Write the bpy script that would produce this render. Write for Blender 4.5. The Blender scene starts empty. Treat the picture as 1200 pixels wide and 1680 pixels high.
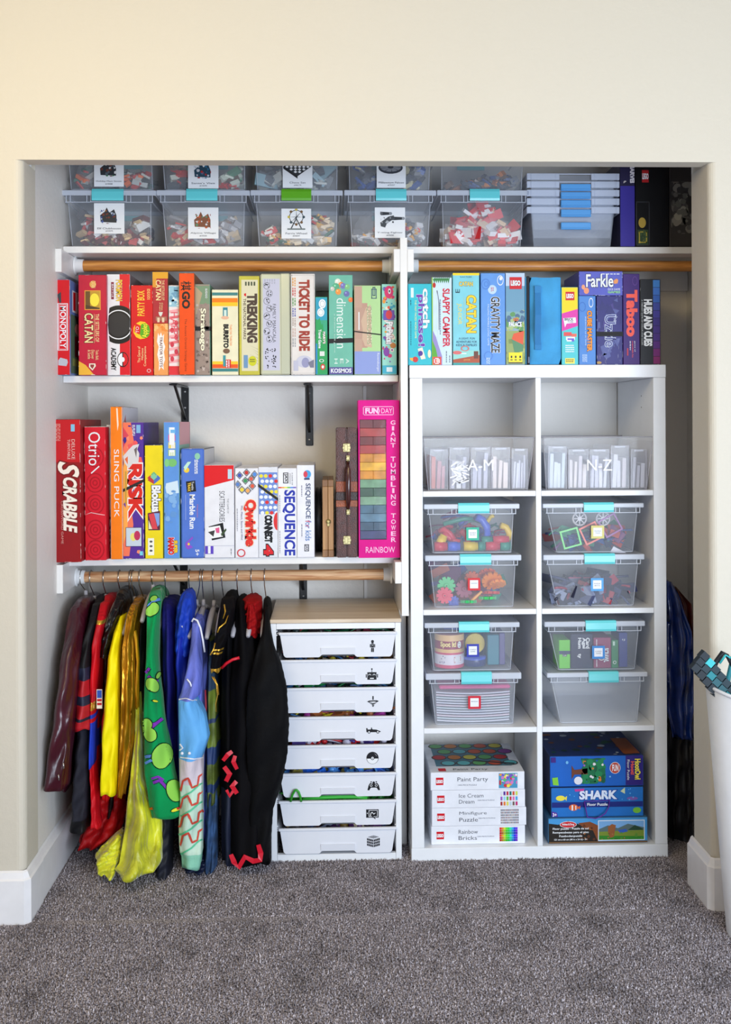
import bpy, bmesh, math, random
from mathutils import Vector, Matrix
PI = math.pi
C = bpy.context.scene.collection
sc = bpy.context.scene

# ------------------------------------------------------------------ camera
CD, CH, YAW, ROL, FP, PX0, PY0 = 2.7746, 1.2932, 0.0328, -0.0044, 1732.26, 600.0, 695.02
cam_d = bpy.data.cameras.new('camera'); cam = bpy.data.objects.new('camera', cam_d); C.objects.link(cam)
cam_d.sensor_fit = 'VERTICAL'; cam_d.sensor_height = 36.0; cam_d.lens = FP / 1680 * 36.0
cam_d.shift_y = -(840 - PY0) / 1680.0; cam_d.shift_x = 0.0
cam_d.clip_start = 0.05
cam.matrix_world = (Matrix.Translation((0, -CD, CH)) @ Matrix.Rotation(-YAW, 4, 'Z')
                    @ Matrix.Rotation(PI / 2, 4, 'X') @ Matrix.Rotation(ROL, 4, 'Z'))
sc.camera = cam
sc.view_settings.view_transform = 'Standard'; sc.view_settings.look = 'None'
sc.view_settings.gamma = 1.0; sc.view_settings.use_curve_mapping = False
sc.view_settings.exposure = 0.0

# ------------------------------------------------------------------ light
w = bpy.data.worlds.new('world'); sc.world = w; w.use_nodes = True
w.node_tree.nodes['Background'].inputs[0].default_value = (0.84, 0.90, 1.0, 1)
w.node_tree.nodes['Background'].inputs[1].default_value = 0.46
def area(name, loc, target, size, size_y, power, col):
    l = bpy.data.lights.new(name, 'AREA'); l.shape = 'RECTANGLE'; l.size = size; l.size_y = size_y
    l.energy = power; l.color = col
    o = bpy.data.objects.new(name, l); C.objects.link(o); o.location = loc
    o.rotation_euler = (Vector(target) - Vector(loc)).to_track_quat('-Z', 'Y').to_euler()
    return o
area('window_daylight', (1.5, -3.4, 1.0), (0.0, 0.3, 0.8), 2.2, 1.4, 134, (0.75, 0.86, 1.0))
area('ceiling_light', (-0.9, -1.4, 2.40), (-0.15, 0.2, 1.3), 1.3, 0.9, 28, (1.0, 0.78, 0.40))

# ------------------------------------------------------------------ helpers
def P(x, y, Y):
    """point of the plane at depth Y that the photograph shows at pixel x, y"""
    u, v = x - PX0, y - PY0
    cr, sr = math.cos(ROL), math.sin(ROL)
    u, v = u * cr + v * sr, -u * sr + v * cr
    dx, dz = u / FP, -v / FP
    c, s = math.cos(YAW), math.sin(YAW)
    wx, wy = dx * c + s, -dx * s + c
    t = (Y + CD) / wy
    return Vector((wx * t, Y, CH + dz * t))
def lin(c):
    c = c / 255.0
    return c / 12.92 if c <= 0.04045 else ((c + 0.055) / 1.055) ** 2.4
def col(rgb): return (lin(rgb[0]), lin(rgb[1]), lin(rgb[2]), 1)
_m = {}
def M(rgb, rough=0.5, metal=0.0, var=0.0, vscale=20.0, bump=0.0, bscale=200.0, alpha=1.0, spec=0.5, coat=0.0, sheen=0.0, wr=0.0):
    key = (tuple(rgb), rough, metal, var, vscale, bump, bscale, alpha, spec, coat, sheen, wr)
    if key in _m: return _m[key]
    m = bpy.data.materials.new('mat_%d_%d_%d' % tuple(rgb)); m.use_nodes = True; nt = m.node_tree
    b = nt.nodes['Principled BSDF']
    b.inputs['Base Color'].default_value = col(rgb); b.inputs['Roughness'].default_value = rough
    b.inputs['Metallic'].default_value = metal; b.inputs['Alpha'].default_value = alpha
    b.inputs['Specular IOR Level'].default_value = spec
    if coat: b.inputs['Coat Weight'].default_value = coat; b.inputs['Coat Roughness'].default_value = 0.12
    if sheen: b.inputs['Sheen Weight'].default_value = sheen; b.inputs['Sheen Roughness'].default_value = 0.4
    if var or bump or wr:
        tc = nt.nodes.new('ShaderNodeTexCoord')
    if var:
        n = nt.nodes.new('ShaderNodeTexNoise'); n.inputs['Scale'].default_value = vscale; n.inputs['Detail'].default_value = 4
        nt.links.new(tc.outputs['Object'], n.inputs['Vector'])
        r = nt.nodes.new('ShaderNodeValToRGB')
        r.color_ramp.elements[0].position = 0.3; r.color_ramp.elements[1].position = 0.7
        c0 = [max(0, k * (1 - var)) for k in rgb]; c1 = [min(255, k * (1 + var * 0.6)) for k in rgb]
        r.color_ramp.elements[0].color = col(c0); r.color_ramp.elements[1].color = col(c1)
        nt.links.new(n.outputs['Fac'], r.inputs['Fac']); nt.links.new(r.outputs['Color'], b.inputs['Base Color'])
    if bump:
        n2 = nt.nodes.new('ShaderNodeTexNoise'); n2.inputs['Scale'].default_value = bscale; n2.inputs['Detail'].default_value = 3
        nt.links.new(tc.outputs['Object'], n2.inputs['Vector'])
        bp = nt.nodes.new('ShaderNodeBump'); bp.inputs['Strength'].default_value = bump; bp.inputs['Distance'].default_value = 0.002
        nt.links.new(n2.outputs['Fac'], bp.inputs['Height']); nt.links.new(bp.outputs['Normal'], b.inputs['Normal'])
    if wr:   # creases that run down the cloth
        mp = nt.nodes.new('ShaderNodeMapping'); mp.inputs['Scale'].default_value = (1, 1, .28); mp.inputs['Rotation'].default_value = (.1, .12, 0)
        n3 = nt.nodes.new('ShaderNodeTexNoise'); n3.inputs['Scale'].default_value = 26; n3.inputs['Detail'].default_value = 2.5; n3.inputs['Distortion'].default_value = .5
        nt.links.new(tc.outputs['Object'], mp.inputs['Vector']); nt.links.new(mp.outputs['Vector'], n3.inputs['Vector'])
        b3 = nt.nodes.new('ShaderNodeBump'); b3.inputs['Strength'].default_value = wr; b3.inputs['Distance'].default_value = 0.02
        nt.links.new(n3.outputs['Fac'], b3.inputs['Height'])
        if bump: nt.links.new(b3.outputs['Normal'], bp.inputs['Normal'])
        else: nt.links.new(b3.outputs['Normal'], b.inputs['Normal'])
    _m[key] = m
    return m
def wood(rgb1, rgb2, axis='X', scale=14.0, rough=0.4, name='wood'):
    m = bpy.data.materials.new(name); m.use_nodes = True; nt = m.node_tree; b = nt.nodes['Principled BSDF']
    tc = nt.nodes.new('ShaderNodeTexCoord'); mp = nt.nodes.new('ShaderNodeMapping')
    s = [scale, scale, scale]; s['XYZ'.index(axis)] = scale * 0.06; mp.inputs['Scale'].default_value = s
    n = nt.nodes.new('ShaderNodeTexNoise'); n.inputs['Scale'].default_value = 3.5; n.inputs['Detail'].default_value = 6; n.inputs['Distortion'].default_value = 1.2
    r = nt.nodes.new('ShaderNodeValToRGB'); r.color_ramp.elements[0].position = 0.32; r.color_ramp.elements[1].position = 0.66
    r.color_ramp.elements[0].color = col(rgb1); r.color_ramp.elements[1].color = col(rgb2)
    nt.links.new(tc.outputs['Object'], mp.inputs['Vector']); nt.links.new(mp.outputs['Vector'], n.inputs['Vector'])
    nt.links.new(n.outputs['Fac'], r.inputs['Fac']); nt.links.new(r.outputs['Color'], b.inputs['Base Color'])
    b.inputs['Roughness'].default_value = rough
    return m

class MB:
    """mesh builder: vertices, faces and a material slot per face"""
    def __init__(s): s.v = []; s.f = []; s.mi = []; s.mats = []; s.sm = []
    def slot(s, m):
        if m not in s.mats: s.mats.append(m)
        return s.mats.index(m)
    def face(s, pts, m, smooth=False):
        n = len(s.v); s.v += [tuple(p) for p in pts]; s.f.append(tuple(range(n, n + len(pts)))); s.mi.append(s.slot(m)); s.sm.append(smooth)
    def add(s, vs, fs, m, smooth=False):
        n = len(s.v); s.v += [tuple(p) for p in vs]; k = s.slot(m)
        for f in fs: s.f.append(tuple(i + n for i in f)); s.mi.append(k); s.sm.append(smooth)
    def box(s, a, b, m, mats=None, mat4=None):
        x0, y0, z0 = a; x1, y1, z1 = b
        vs = [Vector(p) for p in ((x0,y0,z0),(x1,y0,z0),(x1,y1,z0),(x0,y1,z0),(x0,y0,z1),(x1,y0,z1),(x1,y1,z1),(x0,y1,z1))]
        if mat4 is not None: vs = [mat4 @ p for p in vs]
        fs = [(0,1,5,4),(2,3,7,6),(3,0,4,7),(1,2,6,5),(4,5,6,7),(3,2,1,0)]   # front back left right top bottom
        n = len(s.v); s.v += [tuple(p) for p in vs]
        for i, f in enumerate(fs):
            s.f.append(tuple(k + n for k in f)); s.mi.append(s.slot(mats[i] if mats else m)); s.sm.append(False)
    def rbox(s, a, b, m, r=0.002, mats=None, seg=1):
        """box with its edges rounded"""
        bm = bmesh.new(); bmesh.ops.create_cube(bm, size=1)
        a = Vector(a); b = Vector(b); d = b - a; c = (a + b) / 2
        for v in bm.verts: v.co = Vector((v.co.x * d.x, v.co.y * d.y, v.co.z * d.z)) + c
        r = min(r, min(d) * 0.45)
        bmesh.ops.bevel(bm, geom=list(bm.edges), offset=r, segments=seg, affect='EDGES')
        bm.normal_update(); n = len(s.v); bm.verts.index_update()
        s.v += [tuple(v.co) for v in bm.verts]
        for f in bm.faces:
            k = m
            if mats:
                nn = f.normal; ax = max(range(3), key=lambda i: abs(nn[i]))
                k = mats[{(1,-1):0,(1,1):1,(0,-1):2,(0,1):3,(2,1):4,(2,-1):5}[(ax, 1 if nn[ax] > 0 else -1)]]
            s.f.append(tuple(v.index + n for v in f.verts)); s.mi.append(s.slot(k)); s.sm.append(False)
        bm.free()
    def prism(s, outline, y0, y1, m, side=None):
        """outline of (x, z) points carried from depth y0 to y1"""
        n = len(outline)
        vs = [(x, y0, z) for x, z in outline] + [(x, y1, z) for x, z in outline]
        s.add(vs, [tuple(range(n)), tuple(range(2 * n - 1, n - 1, -1))], m)
        s.add(vs, [(i, n + i, n + (i + 1) % n, (i + 1) % n) for i in range(n)], side or m)
    def tube(s, pts, r, m, n=8, closed=False):
        pts = [Vector(p) for p in pts]; rings = []; up = Vector((0.13, 0.31, 0.94)).normalized()
        for i, p in enumerate(pts):
            if closed: t = pts[(i + 1) % len(pts)] - pts[i - 1]
            else: t = pts[min(i + 1, len(pts) - 1)] - pts[max(i - 1, 0)]
            t.normalize()
            a = t.cross(up)
            if a.length < 1e-3: a = t.cross(Vector((1, 0, 0)))
            a.normalize(); b = t.cross(a)
            rr = r[i] if isinstance(r, (list, tuple)) else r
            rings.append([p + (a * math.cos(2 * PI * k / n) + b * math.sin(2 * PI * k / n)) * rr for k in range(n)])
        vs = [q for g in rings for q in g]; fs = []
        L = len(pts)
        for i in range(L if closed else L - 1):
            j = (i + 1) % L
            for k in range(n): fs.append((i * n + k, i * n + (k + 1) % n, j * n + (k + 1) % n, j * n + k))
        if not closed: fs += [tuple(range(n - 1, -1, -1)), tuple((L - 1) * n + k for k in range(n))]
        s.add(vs, fs, m, True)
    def lathe(s, prof, m, n=24, c=(0, 0, 0), axis='Z', cap=True):
        vs = []; fs = []
        for r, h in prof:
            for k in range(n):
                a = 2 * PI * k / n; x, y = r * math.cos(a), r * math.sin(a)
                p = {'Z': (x, y, h), 'X': (h, x, y), 'Y': (x, h, y)}[axis]
                vs.append((p[0] + c[0], p[1] + c[1], p[2] + c[2]))
        for i in range(len(prof) - 1):
            for k in range(n): fs.append((i * n + k, i * n + (k + 1) % n, (i + 1) * n + (k + 1) % n, (i + 1) * n + k))
        s.add(vs, fs, m, True)
        if cap:
            s.add(vs, [tuple(range(n - 1, -1, -1)), tuple((len(prof) - 1) * n + k for k in range(n))], m, False)
    def build(s, name, parent=None, loc=None):
        me = bpy.data.meshes.new(name); me.from_pydata(s.v, [], s.f)
        for m in s.mats: me.materials.append(m)
        me.polygons.foreach_set('material_index', s.mi); me.polygons.foreach_set('use_smooth', s.sm); me.update()
        o = bpy.data.objects.new(name, me); C.objects.link(o)
        if parent: o.parent = parent
        if loc is not None: o.location = loc
        return o
def tag(o, label=None, cat=None, group=None, kind=None):
    if label: o['label'] = label
    if cat: o['category'] = cat
    if group: o['group'] = group
    if kind: o['kind'] = kind
    return o
def thing(name, loc, label, cat, group=None):
    o = bpy.data.objects.new(name, None); C.objects.link(o); o.location = loc; o.empty_display_size = 0.05
    return tag(o, label, cat, group)
def struct(name, mb, parent=None):
    return tag(mb.build(name, parent), kind='structure')

# ---- flat print: lettering and pictures laid on a face -----------------------
_t = {}
def text_mesh(txt, offset=0.0, shear=0.0):
    key = (txt, offset, shear)
    if key in _t: return _t[key]
    cu = bpy.data.curves.new('txt', 'FONT'); cu.body = txt; cu.resolution_u = 3; cu.fill_mode = 'FRONT'
    cu.offset = offset; cu.shear = shear; cu.size = 1.0; cu.space_line = 0.8
    ob = bpy.data.objects.new('txt', cu)
    me = bpy.data.meshes.new_from_object(ob)
    vs = [(v.co.x, v.co.y) for v in me.vertices]; fs = [tuple(p.vertices) for p in me.polygons]
    bpy.data.objects.remove(ob); bpy.data.curves.remove(cu); bpy.data.meshes.remove(me)
    if not vs: vs = [(0, 0), (1, 0), (1, 1)]; fs = []
    bb = (min(v[0] for v in vs), max(v[0] for v in vs), min(v[1] for v in vs), max(v[1] for v in vs))
    _t[key] = (vs, fs, bb)
    return _t[key]
def cl(q): return min(.998, max(.002, q))
class Art:
    """print on one face; u runs right, v runs down, both 0..1"""
    def __init__(s, O, U, V, N, gloss=0.4, step=0.00007):
        s.O, s.U, s.V, s.N = Vector(O), Vector(U), Vector(V), Vector(N); s.k = 1; s.art = MB(); s.let = MB(); s.g = gloss; s.step = step
    def pt(s, u, v, k=None): return s.O + s.U * u + s.V * v + s.N * (s.step * (k or s.k) + 0.0002)
    def mat(s, c): return c if not isinstance(c, tuple) else M(c, s.g, spec=.3)
    def R(s, u0, v0, u1, v1, c):
        s.art.face([s.pt(u0, v0), s.pt(u0, v1), s.pt(u1, v1), s.pt(u1, v0)], s.mat(c)); s.k += 1
    def Pg(s, pts, c):
        s.art.face([s.pt(cl(u), cl(v)) for u, v in pts], s.mat(c)); s.k += 1
    def E(s, cu, cv, ru, rv, c, n=18):
        s.art.face([s.pt(cl(cu + ru * math.cos(2 * PI * k / n)), cl(cv + rv * math.sin(2 * PI * k / n))) for k in range(n)], s.mat(c)); s.k += 1
    def ring(s, cu, cv, ru, rv, th, c, n=24):
        a = [s.pt(cl(cu + ru * math.cos(2 * PI * k / n)), cl(cv + rv * math.sin(2 * PI * k / n))) for k in range(n)]
        b = [s.pt(cl(cu + ru * (1 - th) * math.cos(2 * PI * k / n)), cl(cv + rv * (1 - th) * math.sin(2 * PI * k / n))) for k in range(n)]
        s.art.add(a + b, [(k, (k + 1) % n, n + (k + 1) % n, n + k) for k in range(n)], s.mat(c)); s.k += 1
    def F(s, u0, v0, u1, v1, c, t=0.03):
        """frame; t is its thickness in units of u length"""
        tv = t * s.U.length / s.V.length
        s.R(u0, v0, u1, v0 + tv, c); s.k -= 1; s.R(u0, v1 - tv, u1, v1, c); s.k -= 1
        s.R(u0, v0, u0 + t, v1, c); s.k -= 1; s.R(u1 - t, v0, u1, v1, c)
    def T(s, txt, u0, v0, u1, v1, c, rot='d', b=0.0, sh=0.0, out=None, ow=0.05):
        if rot == 's':
            n = len(txt); h = (v1 - v0) / n
            for i, ch in enumerate(txt):
                if ch != ' ': q = .35 if ch == 'I' else 1.0; um = (u0 + u1) / 2; s.T(ch, um - (um - u0) * q, v0 + i * h, um + (um - u0) * q, v0 + (i + 0.72) * h, c, 'h', b); s.k -= 1
            s.k += 1; return
        bb = text_mesh(txt, 0.0, sh)[2]; W = bb[1] - bb[0] or 1; Hh = bb[3] - bb[2] or 1
        for off, cc in (((ow + b, out),) if out else ()) + ((b, c),):
            vs, fs, _ = text_mesh(txt, off, sh); q = []
            for x, y in vs:
                tx = (x - bb[0]) / W; ty = (y - bb[2]) / Hh
                if rot == 'd': u, v = u0 + ty * (u1 - u0), v0 + tx * (v1 - v0)
                elif rot == 'u': u, v = u1 - ty * (u1 - u0), v1 - tx * (v1 - v0)
                elif rot == 'f': u, v = u1 - tx * (u1 - u0), v0 + ty * (v1 - v0)
                else: u, v = u0 + tx * (u1 - u0), v1 - ty * (v1 - v0)
                q.append(s.pt(u, v))
            s.let.add(q, fs, s.mat(cc)); s.k += 1
    def noise(s, n, cols, seed=0, area=(0, 0, 1, 1), size=(0.05, 0.2), shape='E'):
        r = random.Random(seed); a = area; asp = s.U.length / s.V.length
        for i in range(n):
            cu, cv = r.uniform(a[0], a[2]), r.uniform(a[1], a[3]); q = r.uniform(*size)
            qu = min(q, (cu - a[0]), (a[2] - cu)) ; qv = min(q * asp, cv - a[1], a[3] - cv)
            if qu < 0.004 or qv < 0.0005: continue
            an = r.uniform(0, 6.28); k = 10 if shape == 'E' else r.choice((3, 4, 5))
            pts = [(cu + qu * math.cos(an + 6.283 * j / k) * r.uniform(.75, 1), cv + qv * math.sin(an + 6.283 * j / k) * r.uniform(.75, 1)) for j in range(k)]
            s.Pg(pts, r.choice(cols)); 
            if i % 3: s.k -= 1
    def wear(s, n=14, seed=1, c=(236, 226, 222)):
        """rubbed cardboard along the edges"""
        r = random.Random(seed); asp = s.U.length / s.V.length
        for i in range(n):
            e = r.choice('lrlrtb'); L = r.uniform(0.01, 0.07); t = r.uniform(0.008, 0.022)
            if e in 'lr':
                v = r.uniform(0, 1 - L); u = 0 if e == 'l' else 1 - t; s.Pg([(u, v), (u + t, v + L * .3), (u + t * .8, v + L * .7), (u, v + L)], c)
            else:
                u = r.uniform(0, 0.9); v = 0 if e == 't' else 1 - t * asp; s.R(u, v, min(1, u + L * 2), v + t * asp, c)
            s.k -= 1
        s.k += 1
    def done(s, parent, art='front_print', let='lettering'):
        if s.art.f: s.art.build(art, parent)
        if s.let.f: s.let.build(let, parent)

BOXES = []
def game(name, label, x0, x1, yt, yb, Yf, depth, c, z0=None, z1=None, side=None, top=None, left=None, art=None, rart=None, tart=None,
         group=None, cat='box', tilt=0.0, rotz=0.0, rough=0.42, lid=None, r=0.0012):
    """a box standing on a shelf: front face seen between pixel columns x0..x1 and rows yt..yb at depth Yf"""
    ym = (yt + yb) / 2
    a, b = P(x0, ym, Yf), P(x1, ym, Yf); zt = P((x0 + x1) / 2, yt, Yf).z if z1 is None else z1
    zb = P((x0 + x1) / 2, yb, Yf).z if z0 is None else z0
    W, Hh = b.x - a.x, zt - zb
    mb = MB(); cm = M(c, rough, var=0.03, vscale=25, spec=.3)
    sm = M(side or c, rough, var=0.08, vscale=25); tm = M(top or side or c, rough, var=0.08); lm = M(left or side or c, rough)
    mb.rbox((-W / 2, 0, 0), (W / 2, depth, Hh), cm, r=r, mats=[cm, sm, lm, sm, tm, sm])
    o = mb.build(name); o.location = ((a.x + b.x) / 2, Yf, zb); o.rotation_euler = (0, tilt, rotz)
    tag(o, label, cat, group)
    if lid:   # lid lip: a thin sleeve over the body, along one side
        l = MB(); l.rbox((-W / 2 - .0008 if lid > 0 else W / 2 - lid * W, -.0008, -.0), ((-W / 2 + lid * W) if lid > 0 else W / 2, depth, Hh + .0008), cm, r=.001)
    if art:
        A = Art((-W / 2, 0, Hh), (W, 0, 0), (0, 0, -Hh), (0, -1, 0)); art(A); A.done(o)
    if rart:
        A = Art((W / 2, 0, Hh), (0, depth, 0), (0, 0, -Hh), (1, 0, 0)); rart(A); A.done(o, 'side_print', 'side_lettering')
    if tart:
        A = Art((-W / 2, depth, Hh), (W, 0, 0), (0, -depth, 0), (0, 0, 1)); tart(A); A.done(o, 'top_print', 'top_lettering')
    return o, W, Hh
def strap(o, W, Hh, v, t=0.008, c=(28, 26, 30), slant=0.0):
    """elastic band around a box at height fraction v from its top"""
    mb = MB(); z = Hh * (1 - v); s = slant * W
    mb.prism([(-W/2 - .001, z - t/2 + s/2), (W/2 + .001, z - t/2 - s/2), (W/2 + .001, z + t/2 - s/2), (-W/2 - .001, z + t/2 + s/2)], -.0016, .25, M(c, .7))
    mb.build('elastic_band', o)
WHITE = (236, 238, 242); BLK = (22, 22, 26)

# ================================================================== STRUCTURE
BACK = 0.745; XL = -0.800; XR = 1.009; WL = -0.8025 ; WR = 1.20; HEAD = 1.984; CEIL = 2.44; JT = 0.12
def wall_mat(rgb, name, bump=0.35, sc_=55):
    m = bpy.data.materials.new(name); m.use_nodes = True; nt = m.node_tree; b = nt.nodes['Principled BSDF']
    b.inputs['Base Color'].default_value = col(rgb); b.inputs['Roughness'].default_value = 0.55
    tc = nt.nodes.new('ShaderNodeTexCoord'); n = nt.nodes.new('ShaderNodeTexNoise'); n.inputs['Scale'].default_value = sc_; n.inputs['Detail'].default_value = 5
    n.inputs['Roughness'].default_value = 0.6
    bp = nt.nodes.new('ShaderNodeBump'); bp.inputs['Strength'].default_value = bump; bp.inputs['Distance'].default_value = 0.003
    nt.links.new(tc.outputs['Object'], n.inputs['Vector']); nt.links.new(n.outputs['Fac'], bp.inputs['Height']); nt.links.new(bp.outputs['Normal'], b.inputs['Normal'])
    return m
paint = wall_mat((210, 202, 186), 'orange_peel_wall_paint', 0.4)
paint_in = wall_mat((234, 229, 222), 'closet_wall_paint', 0.45, 60)
trimm = M((238, 236, 238), 0.35, var=0.02)
def rounded_L(mb, x, sgn, z1, m):
    """bull-nosed wall end at x from floor to z1; sgn +1 when the opening lies to the right"""
    R = 0.022; pts = []
    for k in range(7):
        a = PI / 2 * k / 6
        pts.append((x - sgn * (R - R * math.sin(a)), R - R * math.cos(a)))
    for (xa, ya), (xb, yb) in zip(pts, pts[1:]): mb.face([(xa, ya, 0), (xb, yb, 0), (xb, yb, z1), (xa, ya, z1)], m, True)
    return R
mb = MB(); R = rounded_L(mb, XL, 1, HEAD, paint)
mb.face([(-2.2, 0, 0), (XL - R, 0, 0), (XL - R, 0, CEIL), (-2.2, 0, CEIL)], paint)
mb.face([(XL, R, 0), (XL, JT, 0), (XL, JT, HEAD), (XL, R, HEAD)], paint)
mb.face([(XL - 0.01, JT, 0), (XL, JT, 0), (XL, JT, CEIL), (XL - 0.01, JT, CEIL)], paint)
struct('wall_front_left', mb)
mb = MB(); rounded_L(mb, XR, -1, HEAD, paint)
mb.face([(XR + R, 0, 0), (2.4, 0, 0), (2.4, 0, CEIL), (XR + R, 0, CEIL)], paint)
mb.face([(XR, R, 0), (XR, 0.14, 0), (XR, 0.14, HEAD), (XR, R, HEAD)], paint)
mb.face([(XR, 0.14, 0), (WR, 0.14, 0), (WR, 0.14, CEIL), (XR, 0.14, CEIL)], paint_in)
struct('wall_front_right', mb)
mb = MB()
mb.box((XL - R, 0, HEAD), (XR + R, 0.055, CEIL), paint)
struct('wall_header', mb)
mb = MB(); mb.face([(WL, 0, 0), (WL, BACK, 0), (WL, BACK, CEIL), (WL, 0.0, CEIL)][::-1], paint_in)
mb.face([(WL, JT, 0), (WL, BACK, 0), (WL, BACK, CEIL), (WL, JT, CEIL)], paint_in); mb.v = mb.v[4:]; mb.f = [tuple(i - 4 for i in mb.f[1])]; mb.mi = mb.mi[1:]; mb.sm = mb.sm[1:]
struct('wall_left', mb)
mb = MB(); mb.face([(WR, 0.14, 0), (WR, BACK, 0), (WR, BACK, CEIL), (WR, 0.14, CEIL)], paint_in); struct('wall_right', mb)
mb = MB(); mb.face([(WL, BACK, 0), (WR, BACK, 0), (WR, BACK, CEIL), (WL, BACK, CEIL)], paint_in); struct('wall_back', mb)
mb = MB(); mb.face([(WL - .05, 0.0, CEIL), (WR, 0.0, CEIL), (WR, BACK, CEIL), (WL - .05, BACK, CEIL)], paint_in)
mb.face([(-2.2, -4.2, CEIL), (2.4, -4.2, CEIL), (2.4, 0, CEIL), (-2.2, 0, CEIL)], paint); struct('ceiling', mb)
# baseboards with a bevelled top
def baseboard(name, pts, h=0.135, t=0.015):
    """pts: plan polyline of the wall face; the board stands off to its left side"""
    mb = MB(); n = len(pts); off = []
    for i, p in enumerate(pts):
        ds = []
        if i > 0: d = Vector(p) - Vector(pts[i-1]); ds.append(Vector((d.y, -d.x)).normalized())
        if i < n - 1: d = Vector(pts[i+1]) - Vector(p); ds.append(Vector((d.y, -d.x)).normalized())
        nn = sum(ds, Vector((0, 0))).normalized(); k = 1 / max(0.5, nn.dot(ds[0])); off.append(nn * k)
    prof = [(t, 0), (t, h - .022), (t * .7, h - .018), (t * .35, h - .004), (0.0005, h)]
    for i in range(n - 1):
        for (ta, ha), (tb, hb) in zip(prof, prof[1:]):
            a, b = Vector(pts[i]), Vector(pts[i + 1])
            mb.face([(*(a + off[i] * ta), ha), (*(b + off[i+1] * ta), ha), (*(b + off[i+1] * tb), hb), (*(a + off[i] * tb), hb)], trimm)
    struct(name, mb)
baseboard('baseboard_front_left', [(-2.2, 0), (XL - .006, 0), (XL, .006), (XL, JT)])
baseboard('baseboard_left', [(WL, JT), (WL, BACK)])
baseboard('baseboard_back', [(WL, BACK), (WR, BACK)])
baseboard('baseboard_front_right', [(XR, 0.155), (XR, .006), (XR + .006, 0), (2.4, 0)])

# floor and its carpet pile
def carpet_mat(name, bump):
    m = bpy.data.materials.new(name); m.use_nodes = True; nt = m.node_tree; b = nt.nodes['Principled BSDF']
    tc = nt.nodes.new('ShaderNodeTexCoord')
    n = nt.nodes.new('ShaderNodeTexNoise'); n.inputs['Scale'].default_value = 260; n.inputs['Detail'].default_value = 2
    r = nt.nodes.new('ShaderNodeValToRGB'); e = r.color_ramp.elements
    e[0].position = .36; e[0].color = col((72, 66, 68)); e[1].position = .66; e[1].color = col((222, 214, 220))
    q = e.new(.5); q.color = col((144, 136, 141))
    n2 = nt.nodes.new('ShaderNodeTexNoise'); n2.inputs['Scale'].default_value = 7; n2.inputs['Detail'].default_value = 3
    r2 = nt.nodes.new('ShaderNodeValToRGB'); r2.color_ramp.elements[0].position = .3; r2.color_ramp.elements[0].color = (.66, .66, .66, 1)
    r2.color_ramp.elements[1].position = .5; r2.color_ramp.elements[1].color = (1, 1, 1, 1)
    mx = nt.nodes.new('ShaderNodeMix'); mx.data_type = 'RGBA'; mx.blend_type = 'MULTIPLY'; mx.inputs[0].default_value = 1
    L = nt.links.new
    L(tc.outputs['Object'], n.inputs['Vector']); L(tc.outputs['Object'], n2.inputs['Vector']); L(n.outputs['Fac'], r.inputs['Fac']); L(n2.outputs['Fac'], r2.inputs['Fac'])
    L(r.outputs['Color'], mx.inputs[6]); L(r2.outputs['Color'], mx.inputs[7]); L(mx.outputs[2], b.inputs['Base Color'])
    b.inputs['Roughness'].default_value = 0.95; b.inputs['Specular IOR Level'].default_value = .1
    bp = nt.nodes.new('ShaderNodeBump'); bp.inputs['Strength'].default_value = bump; bp.inputs['Distance'].default_value = .004
    L(n.outputs['Fac'], bp.inputs['Height']); L(bp.outputs['Normal'], b.inputs['Normal'])
    return m
cm = carpet_mat('grey_cut_pile_carpet', .8)
mb = MB(); mb.face([(-2.2, -4.2, 0), (2.4, -4.2, 0), (2.4, BACK, 0), (-2.2, BACK, 0)], cm); floor = struct('floor', mb)
rn = random.Random(5); vs = []; fs = []
y = -0.62
while y < 0.7:
    x = -1.02
    while x < 1.2:
        if y < -0.02 or (WL + .02 < x < WR and y > .0 and (XL + .02 < x < XR - .02)):
            px_, py_ = x + rn.uniform(-.003, .003), y + rn.uniform(-.003, .003); h = rn.uniform(.003, .009); r_ = rn.uniform(.002, .0036)
            a = rn.uniform(0, 6.28); lx, ly = rn.uniform(-.003, .003), rn.uniform(-.003, .003); n0 = len(vs)
            for k in range(3): vs.append((px_ + r_ * math.cos(a + k * 2.094), py_ + r_ * math.sin(a + k * 2.094), 0.0))
            vs.append((px_ + lx, py_ + ly, h))
            fs += [(n0, n0 + 1, n0 + 3), (n0 + 1, n0 + 2, n0 + 3), (n0 + 2, n0, n0 + 3)]
        x += .0062
    y += .0062
mb = MB(); mb.add(vs, fs, cm); pile_o = mb.build('carpet_pile', floor); pile_o['kind'] = 'stuff'

# ================================================================== SHELVES, RODS
SH = M((238, 236, 234), 0.32, var=0.015)
Z1 = P(107, 404, .42).z; Z2 = 1.4405; Z3 = 0.8915
def shelf_board(name, label, x0, x1, zt, th=.02, Yf=.42):
    mb = MB(); mb.rbox((x0, Yf, zt - th), (x1, BACK - .002, zt), SH, r=.0015)
    o = mb.build(name); tag(o, label, 'shelf'); return o
PXL, PXR = .2070, .2275          # upright panel
shelf_board('shelf_board', 'long white closet shelf under the five latching bins on the left', WL + .001, PXL - .001, Z1)
shelf_board('shelf_board', 'white top shelf right of the upright, under the bins with blue latches', PXR + .001, WR - .001, Z1)
shelf_board('shelf_board', 'white middle shelf carrying the red to green row of games', WL + .001, PXL - .003, Z2, .021, .415)
shelf_board('shelf_board', 'lower white shelf carrying the red to pink row of games', WL + .001, PXL - .003, Z3, .021, .415)
mb = MB(); mb.box((PXL, .335, .7255), (PXR, BACK - .001, Z1 + .012), SH); mb.box((PXL, .46, 0), (PXR, BACK - .016, .7245), SH)
up = mb.build('upright_panel'); tag(up, 'tall white upright board between the game shelves and the cube unit', 'panel')
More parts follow.
